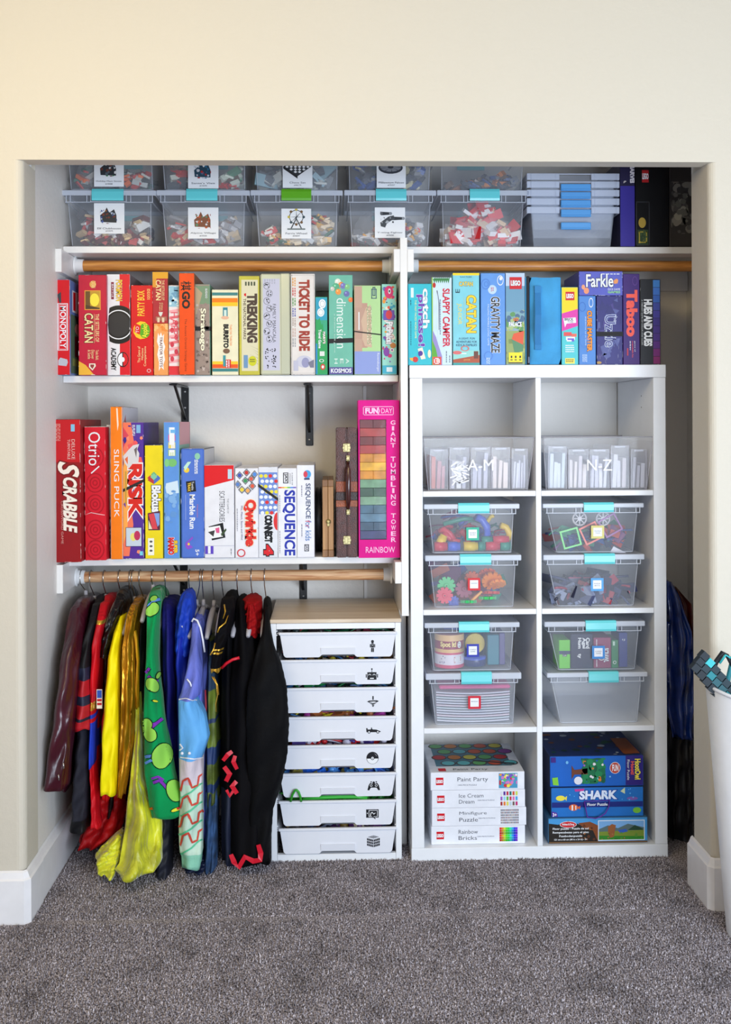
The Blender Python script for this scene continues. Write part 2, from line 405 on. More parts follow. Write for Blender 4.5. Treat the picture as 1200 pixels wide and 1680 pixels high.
def cleat(name, label, x0, x1, z0, z1, Yf=.335):
    mb = MB(); mb.rbox((x0, Yf, z0), (x1, BACK - .003, z1), SH, r=.001); mb.lathe([(.0025, Yf + .12), (.0025, Yf + .121)], M((170, 168, 166), .4), 8, ((x0 + x1) / 2, 0, (z0 + z1) / 2), 'Y')
    tag(mb.build(name), label, 'cleat')
cz0, cz1 = P(94, 446, .335).z, P(94, 400, .335).z
cleat('shelf_cleat', 'white cleat board on the left wall holding the upper closet rod', WL, WL + .018, cz0, Z1 - .021)
cleat('shelf_cleat', 'white cleat left of the upright at the end of the upper rod', PXL - .0195, PXL - .0005, cz0, Z1 - .021)
cleat('shelf_cleat', 'white cleat right of the upright under the blue-latch bins', PXR + .0005, PXR + .0195, cz0, Z1 - .021)
dz0, dz1 = P(94, 974, .335).z, P(94, 927, .335).z
cleat('shelf_cleat', 'white cleat board on the left wall at the clothes rod', WL, WL + .018, dz0, dz1)
cleat('shelf_cleat', 'white cleat at the right end of the clothes rod, beside the drawers', PXL - .0195, PXL - .0005, dz0 + .02, dz1)
for zz, lab in ((Z1 - .02, 'upper'),):
    mb = MB(); mb.box((WL + .02, BACK - .02, zz - .075), (PXL - .021, BACK - .001, zz - .0005), SH)
    tag(mb.build('back_rail'), 'white rail along the back wall under the left top shelf', 'rail')
    mb = MB(); mb.box((PXR + .021, BACK - .02, zz - .075), (WR - .002, BACK - .001, zz - .0005), SH)
    tag(mb.build('back_rail'), 'white rail along the back wall under the right top shelf', 'rail')
mb = MB(); mb.box((.108, BACK - .012, .155), (.118, BACK - .001, Z3 - .022), SH)
mb.box((.108, BACK - .012, Z3 + .002), (.118, BACK - .001, Z2 - .022), SH); mb.box((.108, BACK - .012, Z2 + .002), (.118, BACK - .001, Z1 - .1), SH)
tag(mb.build('seam_batten'), 'thin white vertical batten on the back wall near the upright', 'batten')
oak = wood((164, 98, 38), (216, 150, 76), 'X', 22, .38, 'varnished_rod_wood')
oak2 = wood((178, 112, 66), (238, 196, 150), 'X', 26, .42, 'rod_wood')
RY = .50
def rod(label, x0, x1, z, m, s0=True, s1=True):
    t = thing('closet_rod', ((x0 + x1) / 2, RY, z), label, 'rod'); hx = (x1 - x0) / 2
    mb = MB(); mb.lathe([(.0168, -hx + .004), (.0168, hx - .004)], m, 28, (0, 0, 0), 'X'); mb.build('pole', t)
    wm = M((240, 240, 240), .3)
    for sg, on in ((-1, s0), (1, s1)):
        if not on: continue
        b = MB(); e = sg * hx
        b.lathe([(.029, e), (.029, e - sg * .004), (.0215, e - sg * .005), (.0205, e - sg * .026), (.0172, e - sg * .026)], wm, 24, (0, 0, 0), 'X', True)
        b.build('socket', t)
    return t
ZR1 = P(400, 436.5, RY).z; ZR2 = P(150, 946.5, RY).z
rod('varnished wooden closet rod across the upper left, under the bins', WL + .0185, PXL - .02, ZR1, oak)
rod('varnished wooden closet rod across the upper right', PXR + .02, WR - .002, ZR1, oak, True, False)
rod('pale wooden clothes rod on which the costumes hang', WL + .0185, PXL - .02, ZR2, oak2)
# black angle brackets
bkm = M((24, 24, 27), .35, var=.1)
def bracket(label, xpx, ytop, ybot, zs):
    pt = P(xpx, ybot, BACK - .004); X = pt.x; zb = pt.z; L = zs - zb
    t = thing('shelf_bracket', (X, BACK, zs), label, 'bracket')
    mb = MB(); mb.rbox((-.0125, -.006, -L), (.0125, -.001, -.001), bkm, r=.002); mb.build('wall_plate', t)
    mb = MB(); mb.rbox((-.0125, -.27, -.005), (.0125, -.004, -.0006), bkm, r=.0015); mb.build('arm', t)
    mb = MB(); q = [(-.24, -.004), (-.225, -.004), (-.006, -L * .72), (-.006, -L * .78)]
    vs = [(-.004, a, b) for a, b in q] + [(.004, a, b) for a, b in q]
    mb.add(vs, [(0,1,2,3),(7,6,5,4),(0,4,5,1),(1,5,6,2),(2,6,7,3),(3,7,4,0)], bkm); mb.build('brace', t)
    for k in (.12, .5, .9):
        b = MB(); b.lathe([(.004, -.006), (.003, -.009), (.001, -.0095)], M((190, 190, 190), .3, metal=.8), 10, (0, 0, -L * k), 'Y'); b.build('screw', t)
bracket('left black bracket under the middle shelf, above the medium blue box', 304, 626, 704, Z2 - .022)
bracket('right black bracket under the middle shelf, above the last white box', 508, 626, 731, Z2 - .022)
bracket('black metal bracket behind the clothes rod, above the blue hooded costume', 302, 922, 975, Z3 - .022)
bracket('black metal bracket behind the clothes rod, above the drawer unit', 498, 922, 986, Z3 - .022)


# ================================================================== GAME BOXES
RED = (214, 20, 34); CRIM = (196, 26, 58); CREAM = (244, 222, 160); YEL = (250, 214, 40); GR = (120, 120, 124)
G1 = 'board games on the middle shelf'; G2 = 'board games on top of the cube unit'; G3 = 'board games on the lower shelf'
def g1(label, x0, x1, yt, yb, c, Yf=.405, d=.27, name='game_box', **k): return game(name, label, x0, x1, yt, yb, Yf, d, c, z0=k.pop('z0', Z2 + .0005), group=G1, **k)
def lines(A, u0, v0, u1, v1, n, c, rot='d', seed=0, th=.5):
    """small print too fine to read, as rows of short strokes"""
    r = random.Random(seed)
    for i in range(n):
        if rot == 'd':
            a = u0 + (u1 - u0) * i / n; b = a + (u1 - u0) / n * th; v = v0
            while v < v1 - .004:
                e = min(v1, v + r.uniform(.01, .03)); A.R(a, v, b, e, c); A.k -= 1; v = e + .006
        else:
            a = v0 + (v1 - v0) * i / n; b = a + (v1 - v0) / n * th; u = u0
            while u < u1 - .01:
                e = min(u1, u + r.uniform(.03, .1)); A.R(u, a, e, b, c); A.k -= 1; u = e + .02
    A.k += 1

def a_(A):
    A.R(.17, .25, .86, .745, WHITE); A.R(.22, .256, .81, .74, RED); A.F(.26, .262, .77, .734, WHITE, .025); A.T('MONOPOLY', .34, .28, .72, .715, WHITE, b=.02)
    A.Pg([(.2, .85), (.35, .82), (.8, .84), (.85, .87), (.75, .91), (.2, .9)], (186, 190, 200)); A.Pg([(.15, .16), (.4, .13), (.42, .24), (.3, .25)], (60, 66, 72)); A.wear(10, 3, (250, 220, 215))
def b_(A):
    A.R(.03, .02, .97, .98, (104, 134, 196)); A.R(.1, .1, .97, .33, WHITE); A.R(.14, .115, .97, .31, RED); A.T('M', .3, .13, .95, .3, WHITE, 'h', b=.05)
    A.R(.03, .36, .97, .98, (96, 122, 96)); A.E(.5, .5, .3, .08, (236, 170, 160)); A.R(.2, .58, .9, .8, (110, 26, 40)); A.Pg([(.2,.36),(.9,.36),(.8,.45),(.3,.44)], (50,40,44)); A.R(.1,.82,.9,.9,(150,160,90))
g1('red game box with white framed sideways title, leftmost on the middle shelf', 90.5, 115, 458.5, 611, RED, Yf=.36, art=a_, rart=b_, side=(112, 140, 196))
def a_(A):
    A.Pg([(0, .86), (.25, .9), (.55, 1), (0, 1)], (240, 180, 60)); A.E(.52, .095, .12, .035, (226, 160, 80)); A.T('CATAN', .46, .06, .62, .13, CREAM, 'd')
    A.R(.22, .155, .8, .35, (232, 160, 60)); A.R(.25, .163, .77, .342, (196, 150, 50)); A.E(.58, .25, .17, .065, (250, 226, 70)); A.R(.25, .163, .42, .342, (110, 80, 40)); A.Pg([(.25, .3), (.77, .33), (.77, .342), (.25, .342)], (80, 60, 40))
    A.T('CATAN', .22, .385, .52, .675, CREAM, b=.02, out=(90, 14, 24)); A.R(.565, .39, .575, .68, CREAM); A.T('THE SETTLERS OF', .61, .39, .74, .67, CREAM, b=.005)
    A.T('Trade, Build,', .6, .75, .72, .85, CREAM); A.T('Discover', .46, .75, .57, .84, CREAM); A.T('& Settle', .33, .75, .44, .84, CREAM)
    A.Pg([(.38, .885), (.6, .885), (.62, .91), (.5, .955), (.37, .92)], (240, 230, 210)); A.Pg([(.42, .895), (.56, .895), (.56, .91), (.5, .94), (.42, .915)], (150, 60, 60)); A.wear(10, 4)
g1('crimson box with a golden landscape picture, beside the leftmost red box', 129, 174.5, 451, 614, CRIM, Yf=.385, art=a_)
def a_(A):
    A.R(.55, .003, .997, .997, (218, 24, 40)); A.E(.5, .5, .8, .19, BLK, 40); A.ring(.5, .5, .62, .146, .07, WHITE, 40); A.E(.5, .5, .5, .12, (46, 46, 50), 32); A.Pg([(0, .3), (.1, .33), (.03, .5), (.1, .66), (0, .7)], WHITE)
    A.T('POKéMON', .4, .06, .66, .265, (250, 206, 30), b=.03, out=(40, 60, 150), ow=.03); A.R(.18, .08, .3, .25, (130, 30, 60)); A.T('BATTLE', .21, .1, .28, .23, WHITE)
    A.E(.68, .845, .25, .075, BLK); A.E(.68, .845, .22, .065, WHITE); A.Pg([(.68 + .22 * math.cos(a), .845 + .065 * math.sin(a)) for a in [-PI/2 + PI * k / 12 for k in range(13)]], RED); A.R(.655, .78, .7, .91, BLK); A.E(.68, .845, .08, .024, WHITE)
    A.T('ACADEMY', .17, .73, .38, .95, BLK, b=.03); A.wear(14, 5)
g1('box half white, half red, with a large black disc', 176, 213.5, 449.5, 613, (232, 232, 236), art=a_, side=(120, 110, 112))
def a_(A):
    A.T('PARTY BOX', .3, .06, .62, .34, (246, 206, 60), 'u', b=.015); A.E(.48, .5, .38, .1, (246, 200, 40), 11); A.E(.62, .505, .26, .085, (90, 170, 30), 9)
    A.R(.2, .44, .3, .47, RED); A.Pg([(.2, .42), (.45, .45), (.4, .55), (.16, .52)], (220, 30, 30)); A.T('Apples', .5, .43, .82, .58, (240, 240, 60), 'u', b=.02, out=(30, 90, 20), ow=.03); A.T('TO', .22, .46, .36, .53, WHITE, 'u')
    A.T('The Game of', .3, .68, .42, .86, CREAM, 'u'); A.T('Hilarious', .46, .7, .56, .83, CREAM, 'u'); A.T('Comparisons', .58, .68, .72, .9, CREAM, 'u')
    A.F(.72, .93, .9, .97, (250, 190, 190), .03); lines(A, .75, .04, .9, .16, 3, (250, 200, 120)); A.wear(12, 7, (250, 200, 195))
g1('bright red box with yellow title and a green and yellow splash', 215, 251, 468, 613, (214, 16, 26), art=a_)
def a_(A):
    A.R(0.003, .003, .997, .13, (226, 164, 40)); A.R(.003, .13, .25, .3, (222, 150, 50)); A.T('CATAN', .22, .16, .52, .55, CREAM, b=.02); A.T('THE SETTLERS OF', .62, .16, .76, .55, CREAM); A.R(.56, .16, .575, .55, CREAM)
    A.T('Cities', .56, .6, .66, .75, CREAM); A.T('& Knights', .42, .6, .52, .76, CREAM); A.Pg([(.38, .78), (.66, .78), (.6, .84), (.52, .87), (.42, .84)], (220, 220, 210)); A.R(.2, .87, .9, .95, (170, 110, 90)); A.R(.3, .89, .45, .98, (226, 200, 170)); A.R(.6, .89, .75, .98, (226, 200, 170))
zt5 = P(264, 530.5, .405).z
g1('small mustard and crimson box standing on the peach orange box', 250.5, 276, 446, 530, (176, 40, 52), art=a_, z0=zt5, d=.24, top=(150, 120, 50), side=(90, 60, 40))
def a_(A):
    A.Pg([(.3, .18), (.4, .25), (.5, .17), (.6, .25), (.72, .2), (.68, .35), (.8, .45), (.7, .55), (.78, .7), (.66, .8), (.7, .9), (.5, .84), (.34, .92), (.36, .75), (.24, .6), (.34, .45), (.22, .35)], (246, 236, 232)); A.T('TRAITOR TOTS', .42, .26, .6, .84, (90, 40, 50), b=.02)
    A.noise(14, [(236, 140, 60), (250, 190, 120)], 3, (0, 0, 1, .16), (.05, .2)); A.wear(8, 2)
g1('peach orange box with white splash, under the small mustard box', 252.5, 276, 531, 612, (240, 160, 90), z1=zt5 - .0004, art=a_)
def a_(A):
    A.R(.02, .01, .98, .24, (150, 196, 214)); A.noise(16, [(220, 236, 240), (110, 160, 190)], 5, (.02, .01, .98, .24), (.1, .35), 'P')
    for k in range(9): A.Pg([(.05, .28 + k * .07), (.95, .26 + k * .07), (.95, .29 + k * .07), (.05, .31 + k * .07)], (230, 120, 130) if k % 2 else (240, 170, 176))
    for k in range(6): A.E(.3 if k % 2 else .65, .42 + k * .08, .16, .03, (206, 60, 80))
    A.T('HAPPY', .2, .3, .8, .62, (224, 90, 106), b=.0); A.Pg([(0, .9), (1, .9), (1, 1), (0, 1)], (222, 50, 60)); A.wear(6, 6)
g1('white box patterned in pink and pale blue, left of the plain orange box', 277, 296, 468, 613, (240, 224, 224), art=a_)
def a_(A):
    A.T('棋', .12, .08, .78, .17, BLK, 'd', b=.01); A.T('GO', .22, .185, .68, .345, BLK, b=.05); A.T('The Ancient Oriental Strategy Game', .32, .45, .5, .965, (120, 40, 14)); A.wear(12, 12, (250, 170, 120))
g1('plain orange box with a bold black two-letter title on the middle shelf', 294, 319.5, 448, 611, (238, 78, 10), Yf=.39, art=a_, side=(150, 92, 60), top=(190, 100, 60))
def a_(A):
    A.R(.02, .02, .98, .22, (120, 148, 118)); A.Pg([(.02, .02), (.5, .1), (.02, .4)], (180, 160, 130)); A.noise(60, [(120, 104, 96), (176, 158, 148), (150, 130, 124), (196, 180, 172), (96, 84, 80)], 8, (.02, .2, .98, .98), (.05, .18), 'P')
    A.T('Stratego', .3, .27, .72, .73, (246, 240, 212), b=.03, out=(70, 60, 50), ow=.03); lines(A, .7, .05, .85, .16, 3, WHITE)
o, W_, H_ = g1('mottled grey brown box with cream title and a black elastic band', 319.8, 345, 466, 611, (158, 140, 130), art=a_, side=(110, 160, 140)); strap(o, W_, H_, .49, .0125)
def a_(A):
    for v, h, c in ((.035, .035, (60, 130, 132)), (.075, .025, (240, 230, 190)), (.1, .05, (240, 128, 20)), (.15, .045, (250, 196, 40)), (.84, .035, (250, 200, 50)), (.875, .045, (236, 90, 30)), (.925, .035, (60, 130, 132))): A.R(.01, v, .99, v + h, c)
    A.R(.42, .13 + .08, .6, .34, (40, 130, 150)); A.R(.46, .24, .56, .33, (210, 230, 220)); A.E(.5, .33, .15, .02, (230, 180, 150)); A.T('BURRITO', .45, .41, .62, .68, BLK, b=.06); A.T('THROW THROW', .67, .41, .76, .66, (236, 130, 40)); A.E(.55, .72, .13, .03, (120, 90, 70))
    A.R(.42, .77, .52, .9, (60, 150, 160)); A.R(.52, .82, .72, .92, (210, 50, 50)); lines(A, .54, .83, .7, .91, 2, WHITE)
g1('cream box with orange, yellow and teal stripes at both ends', 348, 391, 475, 612, (236, 230, 198), art=a_, top=(230, 228, 210))
def a_(A):
    A.R(.12, .04, .93, .96, (220, 214, 182)); A.T('TREKKING', .42, .185, .86, .67, (74, 58, 50), b=.06); A.T('THE NATIONAL PARKS', .21, .23, .34, .64, (90, 72, 60), b=.02); A.Pg([(.25, .18), (.35, .175), (.35, .21), (.25, .2)], RED)
    for k in range(4): A.R(.3 + k * .14, .06, .38 + k * .14, .1, (70, 80, 60))
    for k in range(6): A.Pg([(.5 + .1 * (k % 3), .7 + .03 * k), (.93, .74 + .03 * k), (.93, .745 + .03 * k)], (180, 176, 140))
    A.R(.22, .8, .42, .93, (110, 150, 190)); A.E(.65, .86, .2, .05, (206, 206, 40)); lines(A, .53, .84, .78, .88, 2, (90, 90, 40), 'h')
g1('olive yellow box with tall brown sideways title', 392.5, 426, 452.5, 613, (198, 190, 70), art=a_, top=(150, 150, 70))
def a_(A):
    A.R(.09, .05, .66, .955, (196, 196, 216)); A.T('FAMILY MANCALA', .42, .3, .53, .68, (60, 60, 70), b=0)
    r = random.Random(4)
    for k in range(8):
        cv = .12 + k * .075; cu = .22 + (k % 2) * .09
        A.ring(cu, cv, .11, .035, .12, (90, 92, 96), 14); A.k -= 1
        for j in range(6): A.E(cu + r.uniform(-.07, .07), cv + r.uniform(-.02, .02), .02, .007, (40, 42, 46), 6); A.k -= 1
    for k in range(45): A.E(r.uniform(.16, .52), r.uniform(.74, .93), .025, .006, (44, 44, 48), 6); A.k -= 1
    lines(A, .14, .055, .55, .1, 5, (170, 172, 190))
o, W_, H_ = g1('pale grey green metal tin with lavender panel and black doodles', 427.5, 475.5, 449, 611, (204, 206, 180), name='game_tin', cat='tin', art=a_, rough=.25, r=.004, d=.26)
mb = MB(); mb.rbox((.18 * W_, -.0018, -.0001), (W_ / 2 + .0012, .262, H_ + .0012), M((206, 208, 184), .22, metal=.35), r=.003); mb.build('tin_lid', o)
def a_(A):
    A.F(.03, .012, .97, .988, (206, 200, 196), .03); A.T('TICKET TO RIDE', .36, .065, .76, .76, (160, 58, 46), b=.05, out=(236, 220, 206), ow=.025)
    cs = [(226, 150, 40), (200, 60, 50), (90, 150, 80), (80, 90, 170), (170, 150, 140), (200, 170, 160), (160, 160, 164)]
    for k, c in enumerate(cs): lines(A, .07, .04 + k * .1, .24, .125 + k * .1, 2, c, seed=k)
    A.E(.55, .87, .34, .06, (200, 200, 216)); A.E(.6, .88, .16, .05, (150, 150, 186)); A.R(.1, .86, .3, .96, (190, 190, 210)); A.Pg([(.7, .88), (.95, .85), (.95, .93), (.8, .93)], (120, 120, 140)); A.R(.8, .1, .9, .3, (226, 222, 218)); A.wear(16, 9, (180, 176, 172))
g1('off-white box with large brick red title, right of the metal tin', 477.5, 517, 449, 612, (228, 222, 218), art=a_, rough=.3)
def a_(A):
    A.R(.02, .01, .98, .3, (50, 160, 190)); A.Pg([(.02, .28), (.2, .3), (.35, .27), (.5, .36), (.6, .34), (.7, .44), (.98, .5), (.98, .99), (.02, .99)], (46, 160, 90)); A.R(.02, .6, .15, .99, (50, 140, 200))
    A.E(.58, .09, .3, .06, WHITE); A.E(.45, .2, .3, .055, WHITE); A.ring(.58, .09, .2, .04, .12, (120, 160, 170)); A.ring(.45, .2, .2, .038, .12, (120, 160, 170))
    A.T("MARY'S", .62, .45, .82, .6, WHITE, b=.03, out=(200, 60, 50), ow=.03); A.T('Travel Game', .25, .42, .48, .66, WHITE, b=.03); A.R(.35, .7, .75, .76, (220, 226, 220)); A.ring(.5, .82, .2, .02, .3, WHITE); A.E(.6, .9, .2, .04, (210, 70, 50)); A.E(.6, .9, .1, .02, WHITE)
g1('narrow low green and blue box with two white circles at the top', 518, 537.5, 487, 612, (60, 170, 130), art=a_)
def a_(A):
    for cu, cv, r, c in ((.38, .07, .13, (226, 226, 210)), (.52, .1, .12, (230, 130, 60)), (.3, .12, .15, (90, 170, 130)), (.6, .11, .12, (120, 120, 180)), (.78, .12, .11, (130, 190, 130)), (.4, .17, .12, (236, 150, 70)), (.75, .19, .12, (110, 110, 170)), (.92, .25, .1, (236, 120, 60)), (.15, .14, .09, (200, 200, 190))):
        A.E(cu, cv, r, r * .25, c); A.E(cu - r * .3, cv - r * .08, r * .3, r * .07, tuple(min(255, q + 50) for q in c))
    A.T('dimension', .32, .235, .72, .735, (226, 240, 234), b=.0); A.R(.003, .925, .997, .997, (92, 84, 150)); A.T('KOSMOS', .08, .94, .93, .98, WHITE, 'h', b=.03); A.T('a brilliant ball game', .2, .39, .27, .78, (200, 230, 220))
    for k, t in enumerate('HEA'): A.T(t, .22 + k * .24, .84, .36 + k * .24, .89, (226, 240, 234), 'd')
o, W_, H_ = g1('teal box with coloured balls at the top and a black elastic band', 540, 579, 451, 612, (112, 186, 164), art=a_); strap(o, W_, H_, .66, .0135, slant=-.04)
def a_(A):
    A.R(.3, .01, .99, .78, (176, 214, 150)); A.R(.01, .01, .3, .78, (194, 160, 140)); A.R(.3, .2, .5, .7, (190, 150, 132)); A.R(.01, .74, .99, .995, (140, 156, 214)); A.R(.01, .25, .55, .6, (190, 154, 136))
    A.Pg([(.45, .25), (.62, .22), (.66, .7), (.4, .68), (.3, .6), (.32, .5), (.26, .4)], (206, 176, 150)); A.F(.5, .24, .66, .66, (226, 226, 196), .02); A.T('QUEENDOMS', .45, .24, .66, .66, (150, 160, 120)); A.F(.65, .04, .85, .15, (60, 90, 120), .03); A.F(.7, .02, .8, .12, (60, 90, 120), .03)
    A.T('Ravensburger', .84, .76, .94, .97, WHITE); A.R(.16, .3, .2, .5, WHITE)
o, W_, H_ = g1('pale green, tan and lilac box tied with a thin black band', 581.5, 625, 468, 611, (176, 214, 150), art=a_, top=(150, 140, 120)); strap(o, W_, H_, .535, .0035, slant=.13)
def a_(A):
    A.noise(60, [(210, 50, 110), (230, 150, 60), (120, 60, 160), (60, 160, 190), (236, 226, 210), (40, 40, 60), (220, 90, 60)], 21, (.02, .02, .98, .87), (.05, .16)); A.E(.48, .09, .3, .07, (214, 50, 110)); A.E(.52, .08, .09, .03, WHITE); A.E(.52, .08, .05, .015, BLK)
    A.R(.1, .29, .85, .4, (110, 80, 170)); A.E(.48, .34, .22, .05, (210, 60, 70)); A.T('PitPaks!', .3, .42, .72, .66, WHITE, b=.05, out=(150, 30, 90), ow=.05); A.E(.3, .75, .2, .05, (130, 60, 160)); A.E(.75, .68, .2, .03, (190, 120, 50)); A.R(.02, .9, .98, .99, (60, 170, 196)); A.R(.3, .92, .7, .97, (220, 236, 240))
g1('mint box crowded with pink and purple creature doodles, beside the upright', 627, 651, 466, 611, (150, 214, 200), art=a_)

# ---- games on the cube unit
ZK = 1.4655
def g2(label, x0, x1, yt, c, Yf=.345, d=.27, name='game_box', yb=594, **k): return game(name, label, x0, x1, yt, yb, Yf, d, c, z0=k.pop('z0', ZK), group=G2, **k)
def a_(A):
    A.T('catch', .64, .065, .9, .54, WHITE, b=.035, out=(30, 120, 140), ow=.02); A.T('phrase!', .36, .14, .7, .765, (116, 60, 170), b=.03, out=(200, 236, 240), ow=.02)
    A.R(.12, .05, .24, .17, (220, 240, 244)); lines(A, .1, .2, .16, .27, 1, (20, 80, 90)); lines(A, .1, .46, .16, .76, 1, (20, 110, 120)); A.T('THE FAST PACED WORD GAME', .28, .2, .36, .67, (240, 240, 170))
    A.E(.52, .86, .1, .035, (90, 50, 150)); A.Pg([(.4, .8), (.6, .78), (.74, .92), (.55, .93)], (240, 226, 210)); A.E(.52, .855, .1, .032, (80, 50, 150)); A.E(.3, .93, .12, .035, (206, 50, 50)); A.Pg([(.05, .91), (.2, .91), (.2, .95), (.1, .94)], (246, 176, 60)); A.E(.9, .86, .07, .05, (244, 236, 200))
g2('turquoise box with white and purple title, first on top of the cube unit', 670, 708.5, 465.5, (52, 190, 206), art=a_)
def a_(A):
    A.R(0.003, .0, .05, 1, (150, 200, 60)); A.T('SLAPPY CAMPER', .55, .13, .88, .79, (206, 20, 50), b=.03)
    for k in range(8): A.Pg([(.05 + k * .1, .02), (.2 + k * .1, .0), (.14 + k * .1, .07)], (70, 140, 80)); A.k -= 1
    A.E(.12, .09, .08, .03, (190, 40, 30)); A.Pg([(.03, .6), (.2, .68), (.3, .76), (.5, .9), (.5, 1), (.03, 1)], (150, 140, 200)); A.Pg([(.03, .72), (.2, .82), (.35, 1), (.03, 1)], (90, 170, 50)); A.R(.03, .905, .46, .995, (226, 80, 70)); A.F(.1, .92, .38, .985, WHITE, .04); A.E(.28, .95, .08, .022, (240, 200, 190))
    A.Pg([(.24, .15), (.28, .15), (.38, .3), (.37, .6), (.34, .6), (.34, .3)], (60, 60, 80)); A.Pg([(.27, .17), (.33, .28), (.34, .6), (.3, .78), (.3, .78)], (214, 232, 244)); lines(A, .4, .25, .46, .66, 1, (90, 100, 120)); lines(A, .7, .84, .76, .97, 1, (60, 60, 70)); lines(A, .86, .89, .92, .97, 1, (60, 60, 70))
g2('pale blue box with red title and green left edge', 709, 742, 455, (206, 228, 242), art=a_, side=(180, 200, 200))
def a_(A):
    A.R(0, 0, 1, .025, (246, 214, 30)); A.T('CATAN', .24, .095, .75, .14, (244, 206, 60), 'h', b=.03, out=(40, 110, 130)); A.T('KLAUS TEUBER', .28, .035, .72, .05, (30, 80, 100), 'h'); A.T('CATAN', .53, .245, .86, .645, (248, 214, 40), b=.03, out=(160, 140, 60)); A.R(.42, .26, .43, .6, (220, 200, 120)); A.T('JUNIOR', .14, .33, .34, .56, (240, 214, 90))
    for u in (.1, .17, .24): A.R(u, .175, u + .02, .21, (30, 40, 50))
    A.R(.1, .205, .26, .215, (30, 40, 50)); A.T('A LIGHT, FUN', .22, .7, .82, .725, (50, 70, 110), 'h'); A.T('ADVENTURE FOR', .12, .735, .9, .76, (50, 70, 110), 'h'); A.T('KIDS & FAMILIES', .12, .77, .9, .795, (50, 70, 110), 'h')
    A.R(0, .84, 1, .94, (150, 214, 206)); A.R(0, .87, .5, .88, WHITE); A.E(.15, .865, .18, .02, (216, 110, 110)); A.ring(.45, .82, .16, .03, .3, (214, 120, 110)); A.Pg([(0, .94), (1, .89), (1, .985), (0, .985)], (176, 84, 50)); A.R(.78, .85, .95, .93, (110, 60, 40)); A.R(0, .975, 1, 1, (60, 160, 160)); A.T('JUNIOR', .4, .935, .64, .955, (240, 190, 90), 'h')
g2('light cyan box with yellow title and thin yellow top stripe', 743.5, 787, 448, (130, 208, 222), art=a_)
def a_(A):
    A.T('GRAVITY MAZE', .42, .26, .76, .865, BLK, b=.02, out=WHITE, ow=.04); A.ring(.8, .08, .13, .055, .18, WHITE); A.E(.82, .06, .06, .02, WHITE); A.E(.47, .18, .18, .05, (190, 214, 240)); lines(A, .42, .155, .55, .2, 2, (190, 60, 70)); A.T('FALLING MARBLE LOGIC GAME', .27, .34, .34, .79, (214, 230, 246)); A.ring(.2, .12, .18, .06, .2, (84, 134, 214)); A.ring(.22, .12, .09, .03, .3, (84, 134, 214)); A.ring(.3, .9, .18, .05, .2, (84, 134, 214)); lines(A, .22, .92, .38, .99, 3, (214, 230, 246))
g2('cornflower blue box with black title outlined in white', 789.5, 829.5, 448, (100, 154, 226), art=a_)
def a_(A):
    A.R(0, 0, 1, .14, (190, 208, 232)); A.R(0, .14, 1, .42, (110, 156, 184)); A.R(0, .42, 1, .5, (130, 170, 180)); A.noise(30, [(96, 150, 90), (150, 180, 90), (80, 110, 140), (170, 190, 130)], 3, (0, .4, 1, .65), (.08, .22)); A.R(0, .63, 1, .99, (150, 166, 100)); A.noise(20, [(120, 140, 80), (180, 190, 120), (130, 120, 90)], 6, (0, .6, 1, .95), (.08, .2), 'P')
    A.Pg([(.4, .66), (.95, .63), (.9, .78), (.3, .72)], (226, 90, 50)); A.Pg([(.3, .72), (.9, .78), (.9, .85), (.45, .87)], (90, 140, 100)); A.R(.2, .045, .84, .175, (206, 24, 34)); A.T('LEGO', .27, .085, .76, .135, WHITE, 'h', b=.06, out=BLK, ow=.03); A.T('PALACE', .16, .535, .82, .58, WHITE, 'h', b=.05); A.T('KID', .4, .49, .66, .52, (230, 120, 60), 'h', b=.04)
    A.R(.14, .865, .85, .97, (248, 226, 30)); A.R(.12, .97, .86, .985, (90, 80, 50))
    for u in (.24, .46, .7): A.R(u, .9, u + .08, .925, BLK); A.R(u - .02, .94, u + .1, .95, BLK)
g2('landscape-printed box with red square logo at top and yellow panel at foot', 830.5, 861.5, 448, (150, 176, 190), art=a_)
# soft fabric case
a, b = P(862.5, 520, .345), P(921, 520, .345); zt = P(890, 454, .345).z; W_ = b.x - a.x; H_ = zt - ZK
t = thing('fabric_case', ((a.x + b.x) / 2, .345, ZK + .0015), 'sky blue soft fabric carry case with webbing handle and black zip edge', 'case')
fab = M((70, 164, 222), .8, var=.1, vscale=12, bump=.4, bscale=500)
def pillow(mb, x0, x1, y0, y1, z0, z1, m, bulge=.006, n=14, ph=0.0):
    vs = []; fs = []
    for i in range(n + 1):
        for j in range(n + 1):
            u, v = i / n, j / n; k = (1 - (2*u-1)**6) * (1 - (2*v-1)**6)
            vs.append((x0 + (x1-x0)*u, y0 - bulge * k * (1 + .5 * math.sin(7*v + 3*u + ph)) + (1-k) * .004, z0 + (z1-z0)*v + .0015 * math.sin(9*u+ph) * (1 if v > .9 else 0)))
    for i in range(n):
        for j in range(n): fs.append((i*(n+1)+j, (i+1)*(n+1)+j, (i+1)*(n+1)+j+1, i*(n+1)+j+1))
    mb.add(vs, fs, m, True); mb.box((x0, y0 + .004, z0), (x1, y1, z1), m)
mb = MB(); pillow(mb, -W_/2 + .013, W_/2, 0, .26, 0, H_ - .004, fab); mb.build('cover', t)
mb = MB(); mb.rbox((-W_/2 + .003, -.003, .0), (-W_/2 + .0125, .25, H_), M((24, 26, 34), .7), r=.002)
mb.rbox((-W_/2, .0, .0), (-W_/2 + .0032, .25, H_ - .003), M((60, 150, 200), .7), r=.0006); mb.build('zip_edge', t)
mb = MB(); xx = -W_/2 + .035; z_ = H_
pts = [(xx, -.0115, z_ * .82), (xx - .001, -.018, z_ * .7), (xx - .002, -.028, z_ * .55), (xx - .003, -.028, z_ * .45), (xx - .002, -.018, z_ * .3), (xx, -.0115, z_ * .2)]
